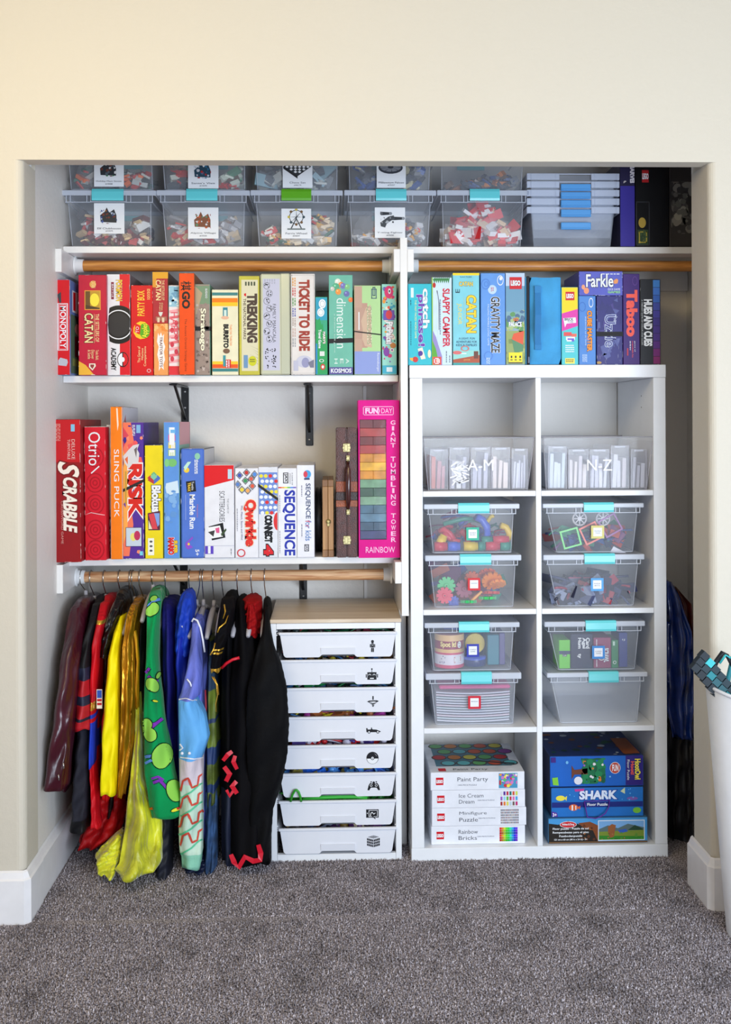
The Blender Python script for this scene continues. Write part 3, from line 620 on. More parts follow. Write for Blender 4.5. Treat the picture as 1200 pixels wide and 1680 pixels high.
for p, q in zip(pts, pts[1:]): mb.face([(p[0] - .009, p[1], p[2]), (p[0] + .009, p[1], p[2]), (q[0] + .009, q[1], q[2]), (q[0] - .009, q[1], q[2])], M((44, 122, 182), .7, bump=.3), True)
for zz in (.84, .2): mb.box((xx - .0095, -.0125, z_ * zz - .009), (xx + .0095, -.006, z_ * zz + .012), M((48, 130, 190), .7))
mb.build('handle', t)
mb = MB(); mb.box((-W_/2 + .006, -.006, .004), (-W_/2 + .011, -.0035, .022), M((60, 62, 70), .3, metal=.7)); mb.build('zip_pull', t)
def a_(A):
    A.R(.02, .005, .98, .35, (250, 216, 20)); A.Pg([(0.01, .34), (.99, .28), (.99, .5), (0.01, .57)], (226, 60, 170)); A.Pg([(0.01, .57), (.99, .5), (.99, .995), (.01, .995)], (80, 200, 206)); A.R(.24, .06, .78, .17, (206, 30, 34)); A.T('LEGO', .3, .09, .72, .14, WHITE, 'h', b=.06)
    A.Pg([(.1, .4), (.85, .39), (.88, .46), (.3, .47), (.2, .52), (.15, .47)], WHITE); A.T('BRICK', .18, .4, .7, .43, (60, 50, 60), 'h', b=.03); A.T('THIS', .35, .435, .7, .46, (60, 50, 60), 'h'); A.R(.12, .58, .6, .63, (226, 80, 80)); A.R(.6, .6, .9, .64, (230, 110, 90)); A.R(.25, .64, .8, .68, WHITE); A.R(.35, .66, .75, .7, (110, 90, 200)); A.R(.3, .68, .6, .7, WHITE)
    lines(A, .22, .745, .75, .85, 4, WHITE, 'h'); A.R(.2, .915, .78, .985, (248, 226, 90)); lines(A, .25, .93, .72, .975, 2, (60, 60, 40), 'h')
g2('slim box in yellow, magenta and cyan slanted blocks', 922, 949, 471, (90, 200, 200), art=a_)
zf = P(986, 485, .345).z
def a_(A):
    A.T('Farkle', .17, .14, .78, .64, WHITE, 'h', b=.02, out=(30, 30, 80), ow=.035); A.Pg([(.79, .38), (.86, .3), (.9, .36), (.88, .5), (.8, .52)], (230, 150, 90)); A.E(.17, .8, .06, .13, (236, 150, 110)); A.E(.1, .65, .04, .1, (236, 160, 120)); lines(A, .5, .1, .95, .16, 1, WHITE, 'h'); A.T('DICE GAME', .66, .7, .94, .78, WHITE, 'h'); A.T('GAMES', .66, .81, .94, .9, (140, 200, 140), 'h', b=.04); A.wear(14, 15, (180, 184, 220))
g2('periwinkle blue box lying across the tops of two boxes', 950.5, 1022.5, 445, (90, 96, 190), z0=zf, art=a_, d=.2, side=(70, 70, 150))
def a_(A):
    A.T('CUBE MASTER', .5, .22, .76, .8, (250, 150, 40), b=.05, out=BLK, ow=.05); A.T('SEQUENTIAL LOGIC GAME', .35, .3, .43, .72, (206, 226, 250)); A.ring(.72, .1, .13, .07, .2, WHITE); A.ring(.2, .16, .2, .07, .15, (60, 110, 190)); A.ring(.3, .65, .25, .1, .1, (70, 130, 210)); lines(A, .2, .85, .5, .96, 4, (200, 220, 246))
g2('blue box with orange title, under the left part of the lying periwinkle box', 950.5, 978, 487, (80, 136, 210), z1=zf - .0005, art=a_)
def a_(A):
    A.T('Uzzle', .32, .28, .72, .74, (40, 40, 110), b=.0, out=(214, 222, 240), ow=.03); A.T('the', .66, .27, .8, .38, (206, 214, 236), 'd'); A.noise(24, [(70, 60, 130), (48, 46, 110), (84, 90, 150)], 3, (0.02, .02, .98, .98), (.1, .3), 'P'); A.T('Uzzle', .32, .28, .72, .74, (60, 60, 130), b=.0, out=(214, 222, 240), ow=.03)
    r = random.Random(2)
    for k in range(26): u = r.uniform(.05, .9); v = r.uniform(.5, .95); A.R(u, v, u + .008, v + r.uniform(.01, .06), (150, 150, 190)); A.k -= 1
    A.wear(20, 16, (170, 170, 190)); A.E(.08, .97, .1, .02, (180, 140, 70))
o, W_, H_ = g2('scuffed dark violet box with outlined title and a black band', 979.5, 1022, 487, (52, 48, 118), z1=zf - .0005, art=a_); strap(o, W_, H_, .555, .0135)
def a_(A):
    T_ = (246, 92, 76); A.T('Taboo', .24, .19, .82, .68, T_, b=.06); A.ring(.72, .08, .15, .05, .12, (110, 70, 150)); lines(A, .4, .74, .48, .84, 1, WHITE); A.T('unspeakable fun', .5, .74, .62, .92, T_); A.T('game of', .66, .74, .74, .86, WHITE); A.R(.22, .82, .3, .9, (190, 50, 60))
g2('dark purple box with large coral title', 1023, 1050, 449, (62, 30, 112), art=a_, top=(40, 26, 80))
def a_(A):
    A.T('HUES AND CUES', .2, .24, .56, .78, (226, 226, 228), b=.05); A.T('A VIBRANT GAME OF COLOR AND CLUES', .06, .24, .13, .77, (190, 190, 190))
    cs = [(60, 120, 190), (60, 110, 190), (54, 96, 176), (60, 70, 150), (64, 56, 140), (60, 46, 124), (66, 44, 124), (70, 40, 120), (84, 36, 116), (110, 30, 104), (120, 26, 90)]
    for k, c in enumerate(cs): A.R(.63, .01 + k * .0895, .96, .095 + k * .0895, c)
    A.wear(8, 20, (120, 120, 120))
g2('black box with a strip of blue to purple squares', 1051, 1084.5, 458, (30, 30, 34), art=a_)

# ---- games on the lower shelf
def g3(label, x0, x1, yt, yb, c, Yf=.405, d=.28, name='game_box', **k): return game(name, label, x0, x1, yt, yb, Yf, d, c, z0=k.pop('z0', Z3 + .0005), group=G3, **k)
def a_(A):
    A.R(.003, .003, .997, .3, (196, 22, 30)); A.k += 1
    A.T('S', .2, .3, .92, .4, (244, 230, 214), b=.03, sh=.3, out=(120, 20, 20)); A.T('CRABBLE', .38, .41, .84, .79, (244, 230, 214), b=.04, sh=.3, out=(120, 20, 20)); A.T('DELUXE', .68, .14, .8, .28, (230, 190, 180)); A.T('TURNTABLE', .53, .14, .63, .28, (230, 190, 180)); A.T('CROSSWORD GAME', .28, .57, .36, .87, (214, 150, 140)); A.R(.66, .035, .8, .085, (130, 190, 220)); lines(A, .12, .03, .3, .15, 3, (220, 150, 140)); A.wear(26, 21, (226, 190, 186))
o, *_ = g3('dark red scuffed box with white title, leftmost on the lower shelf', 88, 133, 688, 921, (150, 16, 22), Yf=.335, art=a_, side=(150, 16, 22), tilt=-.004)
def a_(A):
    for cv in (.23, .42, .58, .77, .92):
        for rr in (1, .62, .3): A.ring(.5, cv, .42 * rr, .075 * rr, .12 / rr, (176, 10, 30))
    A.T('Otrio', .2, .04, .76, .29, WHITE, b=.0); A.Pg([(.3, .345), (.34, .352), (.72, .3), (.69, .292)], WHITE); A.wear(30, 22, (240, 190, 190))
    A.Pg([(0, .66), (.3, .64), (.6, .65), (.95, .66), (.95, .664), (.6, .655), (.3, .645)], (246, 200, 200))
g3('bright red box covered in concentric rings', 139.5, 174, 700, 916, (214, 18, 42), Yf=.375, art=a_, top=(232, 228, 224), rough=.5, tilt=-.004)
def a_(A):
    A.R(0, 0, 1, .64, (226, 224, 222)); A.ring(.4, .25, .5, .12, .2, (214, 160, 60)); A.R(0, .69, 1, 1, (60, 34, 24)); A.T('OIHO', .3, .7, .85, .96, WHITE, b=.04)
g3('narrow box, white above and dark brown below, squeezed beside the ringed red box', 175.5, 181.5, 697, 912, (200, 190, 180), Yf=.43, art=a_)
def a_(A):
    A.T('SLING PUCK', .3, .28, .72, .725, WHITE, b=.0); A.wear(26, 23, (250, 220, 190)); A.Pg([(.5, .01), (.62, .01), (.7, .12), (.6, .16), (.55, .1)], (252, 224, 200))
def b_(A): A.R(.02, .01, .98, .98, (216, 214, 224)); A.Pg([(.1, .1), (.2, .05), (.25, .3), (.1, .3)], (190, 80, 90)); A.R(0, 0, .03, 1, (240, 150, 60))
g3('tall narrow orange box on the lower shelf', 181.5, 201, 667, 913, (246, 128, 14), Yf=.395, art=a_, rart=b_, side=(220, 216, 224), d=.26, top=(90, 70, 60))
def a_(A):
    A.Pg([(.003, .003), (.4, .003), (.6, .2), (.3, .5), (.5, .75), (.3, .98), (.003, .98)], (240, 120, 90)); A.Pg([(.003, .2), (.3, .3), (.35, .5), (.2, .8), (.003, .9)], (246, 170, 80)); A.Pg([(.003, .03), (.3, .1), (.003, .2)], (214, 70, 90)); A.noise(22, [(110, 60, 160), (60, 40, 140), (240, 140, 110), (236, 90, 90)], 4, (0.02, .02, .98, .98), (.1, .25), 'P')
    A.T('RISK', .3, .315, .9, .685, (214, 40, 30), b=.05, out=(244, 238, 236), ow=.05); A.Pg([(.02, .25), (.3, .2), (.5, .17), (.8, .16), (.7, .2), (.8, .23), (.75, .3), (.5, .3), (.3, .34), (.1, .3)], (214, 212, 214)); A.Pg([(.55, .2), (.7, .18), (.65, .26)], (110, 100, 100)); A.Pg([(.1, .27), (.25, .25), (.25, .31)], (226, 110, 60))
    A.R(.66, .02, .86, .08, (130, 180, 220)); lines(A, .48, .02, .62, .1, 3, WHITE); A.R(.14, .77, .9, .91, (196, 210, 222)); A.E(.5, .84, .15, .03, (230, 220, 120)); A.E(.68, .83, .15, .035, (190, 50, 90)); A.F(.14, .77, .9, .91, (60, 60, 100), .02); A.R(.8, .945, .95, .975, (120, 210, 230)); A.R(.12, .36, .18, .6, (190, 160, 60)); A.wear(16, 24)
o, W_, H_ = g3('purple and orange box with large red title and a slanting black band', 201.5, 236, 692.5, 914, (84, 48, 150), art=a_, top=(170, 160, 160)); strap(o, W_, H_, .465, .009, slant=-.5)
def b_(A): A.R(.0, .0, 1, .99, (176, 172, 178))
def a_(A):
    cs = [(200, 60, 60), (70, 120, 190), (110, 180, 120), (90, 160, 200)]
    for (a, b), c in zip(((.3, .27), (.7, .27), (.5, .24), (.5, .3)), cs): A.Pg([(a - .2, b + .03), (a, b), (a + .2, b + .03), (a, b + .06)] if 0 else [(a - .17, b + .02), (a, b - .005), (a + .17, b + .02), (a, b + .045)], c)
    A.Pg([(.15, .31), (.5, .25), (.5, .345)], (190, 60, 60)); A.Pg([(.5, .25), (.86, .3), (.5, .345)], (80, 110, 190)); A.Pg([(.5, .25), (.7, .28), (.5, .31), (.3, .28)], (130, 200, 160))
    A.T('Blokus', .4, .36, .85, .59, WHITE, b=.05, out=BLK, ow=.05); A.Pg([(.15, .6), (.84, .58), (.84, .75), (.18, .75)], (90, 40, 60)); A.Pg([(.2, .61), (.5, .6), (.7, .74), (.4, .74)], (214, 70, 80)); A.Pg([(.5, .6), (.8, .6), (.8, .7), (.7, .72)], (130, 160, 220)); A.Pg([(.2, .66), (.4, .74), (.2, .74)], (230, 220, 190))
    A.R(.16, .82, .5, .97, (240, 240, 226)); 
    for v in (.85, .89, .93): A.E(.33, v, .09, .01, (90, 90, 90), 8)
    A.wear(10, 25, (250, 244, 190))
g3('all-yellow box with small black and white title on the lower shelf', 238, 267.5, 730, 914, (236, 214, 24), art=a_, side=(190, 180, 60), top=(60, 60, 120))
def a_(A):
    for k, (ch, c) in enumerate(zip('LIFE', [(110, 180, 230), (220, 90, 150), (230, 210, 110), (180, 210, 110)])): A.R(.3, .04 + k * .055, .75, .085 + k * .055, c); A.T(ch, .38, .045 + k * .055, .68, .08 + k * .055, WHITE, 'd', b=.05)
    A.E(.55, .3, .3, .03, (120, 190, 110)); A.E(.2, .3, .15, .03, (130, 200, 130)); A.Pg([(.15, .45), (.9, .43), (.98, .52), (.2, .54), (.1, .48)], (206, 226, 240)); A.noise(20, [(130, 176, 226), (100, 150, 210)], 5, (.02, .5, .98, .74), (.1, .3))
    A.T('MARIO', .3, .85, .62, .97, (220, 40, 40), b=.08, out=WHITE, ow=.05); A.T('SUPER', .66, .87, .85, .96, (250, 200, 40), b=.06, out=(40, 90, 60), ow=.05)
def b_(A): A.R(.02, .0, .95, .17, (226, 150, 160)); A.R(.02, .17, .95, .2, (130, 190, 170)); A.R(.95, 0, 1, 1, (190, 110, 120))
g3('light blue box with letters in pastel squares at the top', 269, 294.5, 692, 914, (96, 150, 222), art=a_, rart=b_, side=(130, 190, 190), top=(200, 150, 160), d=.24)
def a_(A):
    A.T('Marble Run', .38, .42, .6, .73, WHITE, b=.03); A.Pg([(.22, .3), (.62, .29), (.66, .39), (.26, .4)], BLK); A.T('Tumble', .46, .3, .56, .38, (236, 236, 236)); A.T('TRAX', .3, .31, .42, .39, (240, 200, 60), b=.03); A.E(.25, .195, .12, .025, (236, 200, 60)); A.Pg([(.12, .17), (.3, .12), (.45, .12), (.2, .2)], (190, 230, 210)); A.E(.72, .07, .12, .03, (140, 200, 170)); lines(A, .6, .1, .76, .23, 2, WHITE); A.T('Resources', .66, .11, .76, .23, WHITE)
    A.Pg([(.18, .86), (.5, .8), (.52, .82), (.3, .86), (.52, .9), (.3, .92), (.2, .9)], (140, 80, 200)); A.E(.33, .87, .05, .012, (240, 200, 60)); A.T('5+', .62, .92, .78, .975, WHITE, 'd', b=.02); A.T('Magnetic', .68, .51, .74, .63, (220, 120, 130)); A.R(.2, .42, .215, .65, (170, 190, 240)); A.wear(10, 27, (200, 210, 240))
def b_(A): A.R(.02, .005, .98, .25, (206, 206, 210)); A.R(.98, 0, 1, 1, (60, 60, 64)); A.R(.02, .0, .98, .01, (40, 40, 44))
g3('medium blue box with white title and small black square logo', 297, 335, 736, 911, (82, 118, 206), art=a_, rart=b_, side=(150, 160, 190), top=(170, 180, 180), r=.004)
def a_(A):
    A.Pg([(.003, .003), (.99, .003), (.99, .16), (.003, .24)], (222, 24, 30)); A.R(.79, .045, .93, .15, (190, 214, 230)); A.T('SCATTERGORIES', .5, .28, .68, .61, (60, 60, 66), 'd'); A.T('THE GAME OF', .76, .36, .82, .52, (120, 120, 124)); A.Pg([(.14, .66), (.62, .62), (.7, .78), (.25, .81)], BLK); A.Pg([(.1, .67), (.52, .65), (.62, .77), (.22, .79)], (240, 240, 240)); A.Pg([(.36, .68), (.5, .67), (.5, .73), (.4, .73)], (220, 90, 140)); A.Pg([(.55, .74), (.72, .68), (.74, .7), (.58, .77)], (60, 80, 50)); A.Pg([(.12, .72), (.35, .7), (.3, .77)], (60, 60, 60))
    A.R(.003, .865, .997, .87, (190, 190, 206)); A.R(.02, .87, .3, .955, (96, 70, 190)); A.T('I', .12, .885, .2, .935, WHITE, 'd', b=.03); lines(A, .88, .9, .93, .97, 1, (120, 120, 130)); A.wear(8, 28, (190, 190, 190))
g3('white box with a slanted red top', 335.5, 384.5, 763, 911, (232, 232, 238), art=a_, r=.002)
def a_(A):
    for k, (cu, cv, c) in enumerate(((.2, .08, (60, 80, 180)), (.5, .05, (200, 50, 40)), (.85, .07, (80, 140, 220)), (.45, .14, (60, 150, 90)), (.7, .12, (220, 90, 70)), (.75, .2, (226, 90, 60)), (.3, .24, (236, 210, 60)), (.55, .25, (240, 170, 90)), (.12, .18, (90, 130, 200)))):
        A.Pg([(cu - .16, cv), (cu, cv - .045), (cu + .16, cv), (cu, cv + .045)], (50, 50, 56)); A.k += 0; A.Pg([(cu - .13, cv), (cu, cv - .037), (cu + .13, cv), (cu, cv + .037)], (160, 160, 166)); A.E(cu, cv, .08, .022, c)
    A.T('Qwirkle', .4, .36, .88, .86, (226, 50, 40), b=.06, out=(250, 214, 170), ow=.04); A.T('Mix, Match, Score and Win!', .24, .42, .33, .8, (70, 80, 130)); A.ring(.26, .945, .18, .045, .25, (214, 50, 60)); lines(A, .08, .45, .14, .7, 1, (160, 160, 170)); A.wear(8, 29, (190, 190, 190))
g3('white box with red title below coloured diamond tiles', 386, 424, 768, 912, (234, 234, 240), art=a_)
def a_(A):
    A.R(.02, .06, .98, .52, (110, 140, 210)); r = random.Random(3)
    for j in range(8):
        for i in range(4):
            c = r.choice([WHITE, (236, 220, 60), (220, 50, 50), WHITE]); A.E(.14 + i * .24 + (j % 2) * .06, .1 + j * .058, .1, .02, c, 12); A.k -= 1
    A.k += 1; A.E(.98, .6, .2, .1, (220, 50, 50)); A.R(.98, .4, 1, .8, (220, 224, 230)); A.T('CONNECT', .34, .535, .68, .83, BLK, b=.08, out=WHITE, ow=.08); A.T('4', .3, .87, .72, .965, (220, 30, 40), 'd', b=.06, out=BLK, ow=.06); A.wear(8, 30, (190, 190, 190))
o, W_, H_ = g3('white box with rows of coloured discs and a slanting black band', 424.5, 456, 766, 912, (226, 228, 236), art=a_); strap(o, W_, H_, .28, .009, slant=.75)
def a_(A):
    for k, c in enumerate([(220, 60, 60), (240, 160, 60), (236, 226, 60), (110, 190, 80), (80, 140, 220), (120, 90, 190)]): A.R(.02 + k * .16, .21, .18 + k * .16, .225, c)
    A.T('SEQUENCE', .26, .25, .9, .975, (34, 50, 170), b=.03); A.F(.28, .05, .56, .17, BLK, .04); A.T('JAX', .34, .065, .5, .155, BLK, 'd', b=.03); A.T('A GAME OF', .74, .05, .8, .19, (60, 60, 70)); A.T('STRATEGY', .62, .06, .68, .18, (60, 60, 70)); lines(A, .08, .3, .13, .5, 1, (110, 110, 130)); lines(A, .08, .7, .13, .95, 1, (110, 110, 130))
g3('white box with large blue title and thin rainbow line', 456.5, 487, 768, 912, (236, 236, 242), art=a_)
def a_(A):
    A.T('SEQUENCE', .47, .2, .78, .58, (60, 74, 110), b=.02); A.T('for kids', .48, .6, .82, .82, (90, 130, 190), b=.01); A.T('f r', .48, .6, .76, .68, (200, 80, 100)); A.E(.6, .1, .22, .045, (70, 160, 220)); A.E(.5, .1, .12, .035, (214, 60, 80)); A.R(.42, .14, .74, .16, (60, 70, 110)); A.F(.42, .86, .68, .935, BLK, .04); A.T('JAX', .47, .87, .62, .925, BLK, 'd', b=.02); lines(A, .26, .22, .34, .34, 1, (110, 110, 130)); lines(A, .26, .64, .34, .78, 1, (110, 110, 130))
g3('white box with grey-blue title, last white box before the wooden case', 487.5, 516, 763, 912, (236, 236, 244), art=a_)
# round black tin in the gap
pc = P(522.5, 852, .47); t = thing('round_tin', (pc.x, .47, Z3 + .001), 'round black tin standing in the gap between white boxes and wooden case', 'tin')
mb = MB(); mb.lathe([(.085, -.0098), (.098, -.008), (.1, -.005), (.1, .004)], M((18, 18, 22), .3), 40, (0, .1, .1), 'X'); mb.build('body', t)
mb = MB(); mb.lathe([(.1, .0042), (.1015, .0045), (.1015, .009), (.09, .0098)], M((26, 26, 30), .25), 40, (0, .1, .1), 'X'); mb.build('lid', t)
# wooden folding case
wd = wood((150, 104, 60), (196, 150, 98), 'Z', 16, .45, 'pale_case_wood'); wd2 = wood((120, 80, 46), (160, 116, 74), 'Z', 16, .45, 'darker_case_wood')
a, b = P(529.5, 850, .40), P(547.5, 850, .40); W_ = b.x - a.x; H_ = P(538, 788, .40).z - Z3
t = thing('wooden_case', ((a.x + b.x) / 2, .40, Z3 + .001), 'slim pale wooden folding case with brass clasp beside the leather case', 'case')
for sgn in (-1, 1):
    mb = MB(); xa, xb = (-W_ / 2, -.0006) if sgn < 0 else (.0006, W_ / 2)
    mb.rbox((xa, .0, .022), (xb, .25, H_ - .02), wd, r=.001); mb.rbox((xa - .0006 * (sgn < 0), -.0006, .0), (xb + .0006 * (sgn > 0), .2506, .0218), wd2, r=.001); mb.rbox((xa, -.0006, H_ - .0198), (xb, .2506, H_), wd2, r=.001); mb.build('half_case', t)
mb = MB(); br = M((180, 164, 110), .38, metal=.8); mb.lathe([(.008, -.001), (.0075, -.003), (.003, -.005)], br, 14, (.001, 0, H_ * .46), 'Y'); mb.rbox((-.003, -.004, H_ * .40), (.005, -.001, H_ * .46), br, r=.001); mb.build('clasp', t)
# leather suitcase-like case
lth = M((84, 44, 38), .38, var=.25, vscale=40, bump=.5, bscale=300); lth2 = M((60, 30, 26), .38, var=.2, vscale=40, bump=.5, bscale=300)
a, b = P(552, 800, .385), P(586.5, 800, .385); W_ = b.x - a.x; H_ = P(569, 702, .385).z - Z3
t = thing('leather_case', ((a.x + b.x) / 2, .385, Z3 + .001), 'brown leather briefcase standing on edge with two brass latches', 'briefcase')
for sgn in (-1, 1):
    mb = MB(); xa, xb = (-W_ / 2, -.0005) if sgn < 0 else (.0005, W_ / 2); mb.rbox((xa, .0, 0), (xb, .29, H_), lth, r=.003, seg=2); mb.build('shell', t)
for z0, z1, c in ((.505, .585, (150, 72, 34)), (.44, .505, (56, 30, 26)), (.39, .44, (156, 78, 36))):
    mb = MB(); mb.rbox((-W_/2 - .0008, -.0008, z0 * H_), (W_/2 + .0008, .2908, z1 * H_), M(c, .4, var=.2, vscale=50, bump=.4), r=.001); mb.build('strap', t)
brs = M((190, 178, 130), .38, metal=.8)
for zz in (.845, .135):
    mb = MB(); mb.rbox((-.011, -.003, zz * H_ - .013), (.011, .0, zz * H_ + .013), brs, r=.0015); mb.rbox((-.007, -.0055, zz * H_ - .01), (.003, -.003, zz * H_ + .01), brs, r=.001); mb.rbox((-.012, -.0045, zz * H_ - .004), (.012, -.003, zz * H_ + .004), brs, r=.001); mb.build('latch', t)
mb = MB(); mb.tube([(.004, -.002, .74 * H_), (.004, -.012, .73 * H_), (.004, -.02, .68 * H_), (.004, -.022, .56 * H_), (.004, -.02, .44 * H_), (.004, -.012, .39 * H_), (.004, -.002, .38 * H_)], [.004, .005, .0075, .0085, .0075, .005, .004], M((64, 22, 18), .25, coat=.5), 12); mb.build('handle', t)
for zz in (.765, .35):
    mb = MB(); mb.rbox((-.0015, -.004, zz * H_ - .008), (.0095, .0, zz * H_ + .008), brs, r=.001); mb.tube([(.004 + .005 * math.cos(k), -.005, zz * H_ + .005 * math.sin(k)) for k in [PI * j / 6 for j in range(12)]], .0012, brs, 6, True); mb.build('handle_mount', t)
# magenta tumbling tower box with a window
a, b = P(588.5, 785, .375), P(656, 785, .375); b.x = min(b.x, PXL - .021 + .0) if 0 else b.x
W_ = b.x - a.x; H_ = P(622, 657, .375).z - Z3; W_ = min(W_, PXL - .001 - a.x)
t = thing('tower_game_box', (a.x + W_ / 2, .335 if 0 else .375, Z3 + .001), 'tall magenta box with a window showing rainbow wooden blocks', 'box', G3)
mag = M((222, 6, 140), .5, var=.04, spec=.2)
def fx(u): return -W_ / 2 + u * W_
def fz(v): return H_ * (1 - v)
D_ = .14
mb = MB()
mb.box((fx(0), 0, fz(1)), (fx(1), .0015, fz(.885)), mag); mb.box((fx(0), 0, fz(.123)), (fx(1), .0015, fz(0)), mag)
mb.box((fx(0), 0, fz(.885)), (fx(.03), .0015, fz(.123)), mag); mb.box((fx(.68), 0, fz(.885)), (fx(1), .0015, fz(.123)), mag)
mb.box((fx(0), .0015, 0), (fx(0) + .0015, D_, H_), mag); mb.box((fx(1) - .0015, .0015, 0), (fx(1), D_, H_), mag)
mb.box((fx(0), D_, 0), (fx(1), D_ + .0015, H_), mag); mb.box((fx(0) + .0015, .0015, H_ - .0015), (fx(1) - .0015, D_, H_), mag); mb.box((fx(0) + .0015, .0015, 0), (fx(1) - .0015, D_, .0015), mag)
mb.build('carton', t)
A = Art((-W_/2, 0, H_), (W_, 0, 0), (0, 0, -H_), (0, -1, 0)); pk = (250, 196, 230)
A.F(.12, .04, .86, .095, pk, .014); A.T('FUN', .18, .052, .48, .083, pk, 'h', b=.06); A.Pg([(.49, .042), (.53, .068), (.49, .094), (.475, .094), (.51, .068), (.475, .042)], pk); A.T('DAY', .56, .052, .83, .083, pk, 'h'); A.T('GIANT', .79, .13, .9, .31, pk, 's', b=.02); A.T('TUMBLING', .79, .36, .9, .68, pk, 's', b=.02); A.T('TOWER', .79, .72, .9, .91, pk, 's', b=.02); A.T('RAINBOW', .17, .93, .88, .968, pk, 'h', b=.0); A.done(t)
cs = [(112, 30, 40), (168, 50, 46), (110, 26, 26), (176, 50, 44), (214, 140, 10), (236, 176, 10), (214, 140, 8), (110, 156, 120), (44, 84, 64), (120, 160, 130), (60, 100, 124), (84, 124, 150), (50, 84, 110), (52, 60, 110)]
n = len(cs); hh = (H_ * .76) / n
for k, c in enumerate(cs):
    z1 = fz(.123) - k * hh - .0003; wdm = M(c, .5, var=.15, vscale=30)
    if k % 2 == 0:
        xs = [(.035, .36), (.362, .675)]
        for u0, u1 in xs:
            mb = MB(); mb.rbox((fx(u0), .004, z1 - hh + .0006), (fx(u1), .1, z1), wdm, r=.001); mb.build('wooden_block', t)
    else: mb = MB(); mb.rbox((fx(.035), .004, z1 - hh + .0006), (fx(.675), .035, z1), wdm, r=.001); mb.build('wooden_block', t)
fm = M((240, 240, 250), .04, alpha=.05, spec=.8)
mb = MB(); vs = []; r = random.Random(8); nn = 10
for i in range(nn + 1):
    for j in range(nn * 2 + 1): u = .03 + .65 * i / nn; v = .123 + .762 * j / (2 * nn); vs.append((fx(u), .0012 - (.0022 + .0016 * r.random()) * math.sin(PI * i / nn) * math.sin(PI * j / 2 / nn), fz(v)))
mb.add(vs, [(i * (2*nn+1) + j, i * (2*nn+1) + j + 1, (i+1) * (2*nn+1) + j + 1, (i+1) * (2*nn+1) + j) for i in range(nn) for j in range(2 * nn)], fm, True); mb.build('clear_window', t)

# ================================================================== CUBE UNIT
KX, KY, KW, KD, KH = .2325, .336, .765, .39, 1.465
t = thing('cube_unit', (KX, KY, 0), 'white eight-cube shelf unit standing on the carpet', 'shelf unit')
lac = M((238, 240, 244), .28, var=.01)
def part_box(name, a, b, m=None, r=.0012, parent=t):
    mb = MB(); mb.rbox(a, b, m or lac, r=r); return mb.build(name, parent)
part_box('side_panel', (0.001, 0, .0385), (.038, KD, KH - .0385)); part_box('side_panel', (KW - .038, 0, .0385), (KW - .001, KD, KH - .0385))
part_box('top_panel', (0, 0, KH - .038), (KW, KD, KH)); part_box('bottom_panel', (0, 0, 0.0), (KW, KD, .038))
part_box('divider', (KW/2 - .008, .0005, .0385), (KW/2 + .008, KD, KH - .0385))
ZC = [.038, .392, .742, 1.092]
for z in ZC[1:]:
    part_box('shelf', (.0385, .0008, z - .016), (KW/2 - .0085, KD, z)); part_box('shelf', (KW/2 + .0085, .0008, z - .016), (KW - .0385, KD, z))
mb = MB()
for z in (1.34, 1.375): mb.lathe([(.0022, KW - .0385), (.0022, KW - .039)], M((90, 90, 90), .6), 8, (0, .12, z), 'X')
mb.build('peg_hole', t)

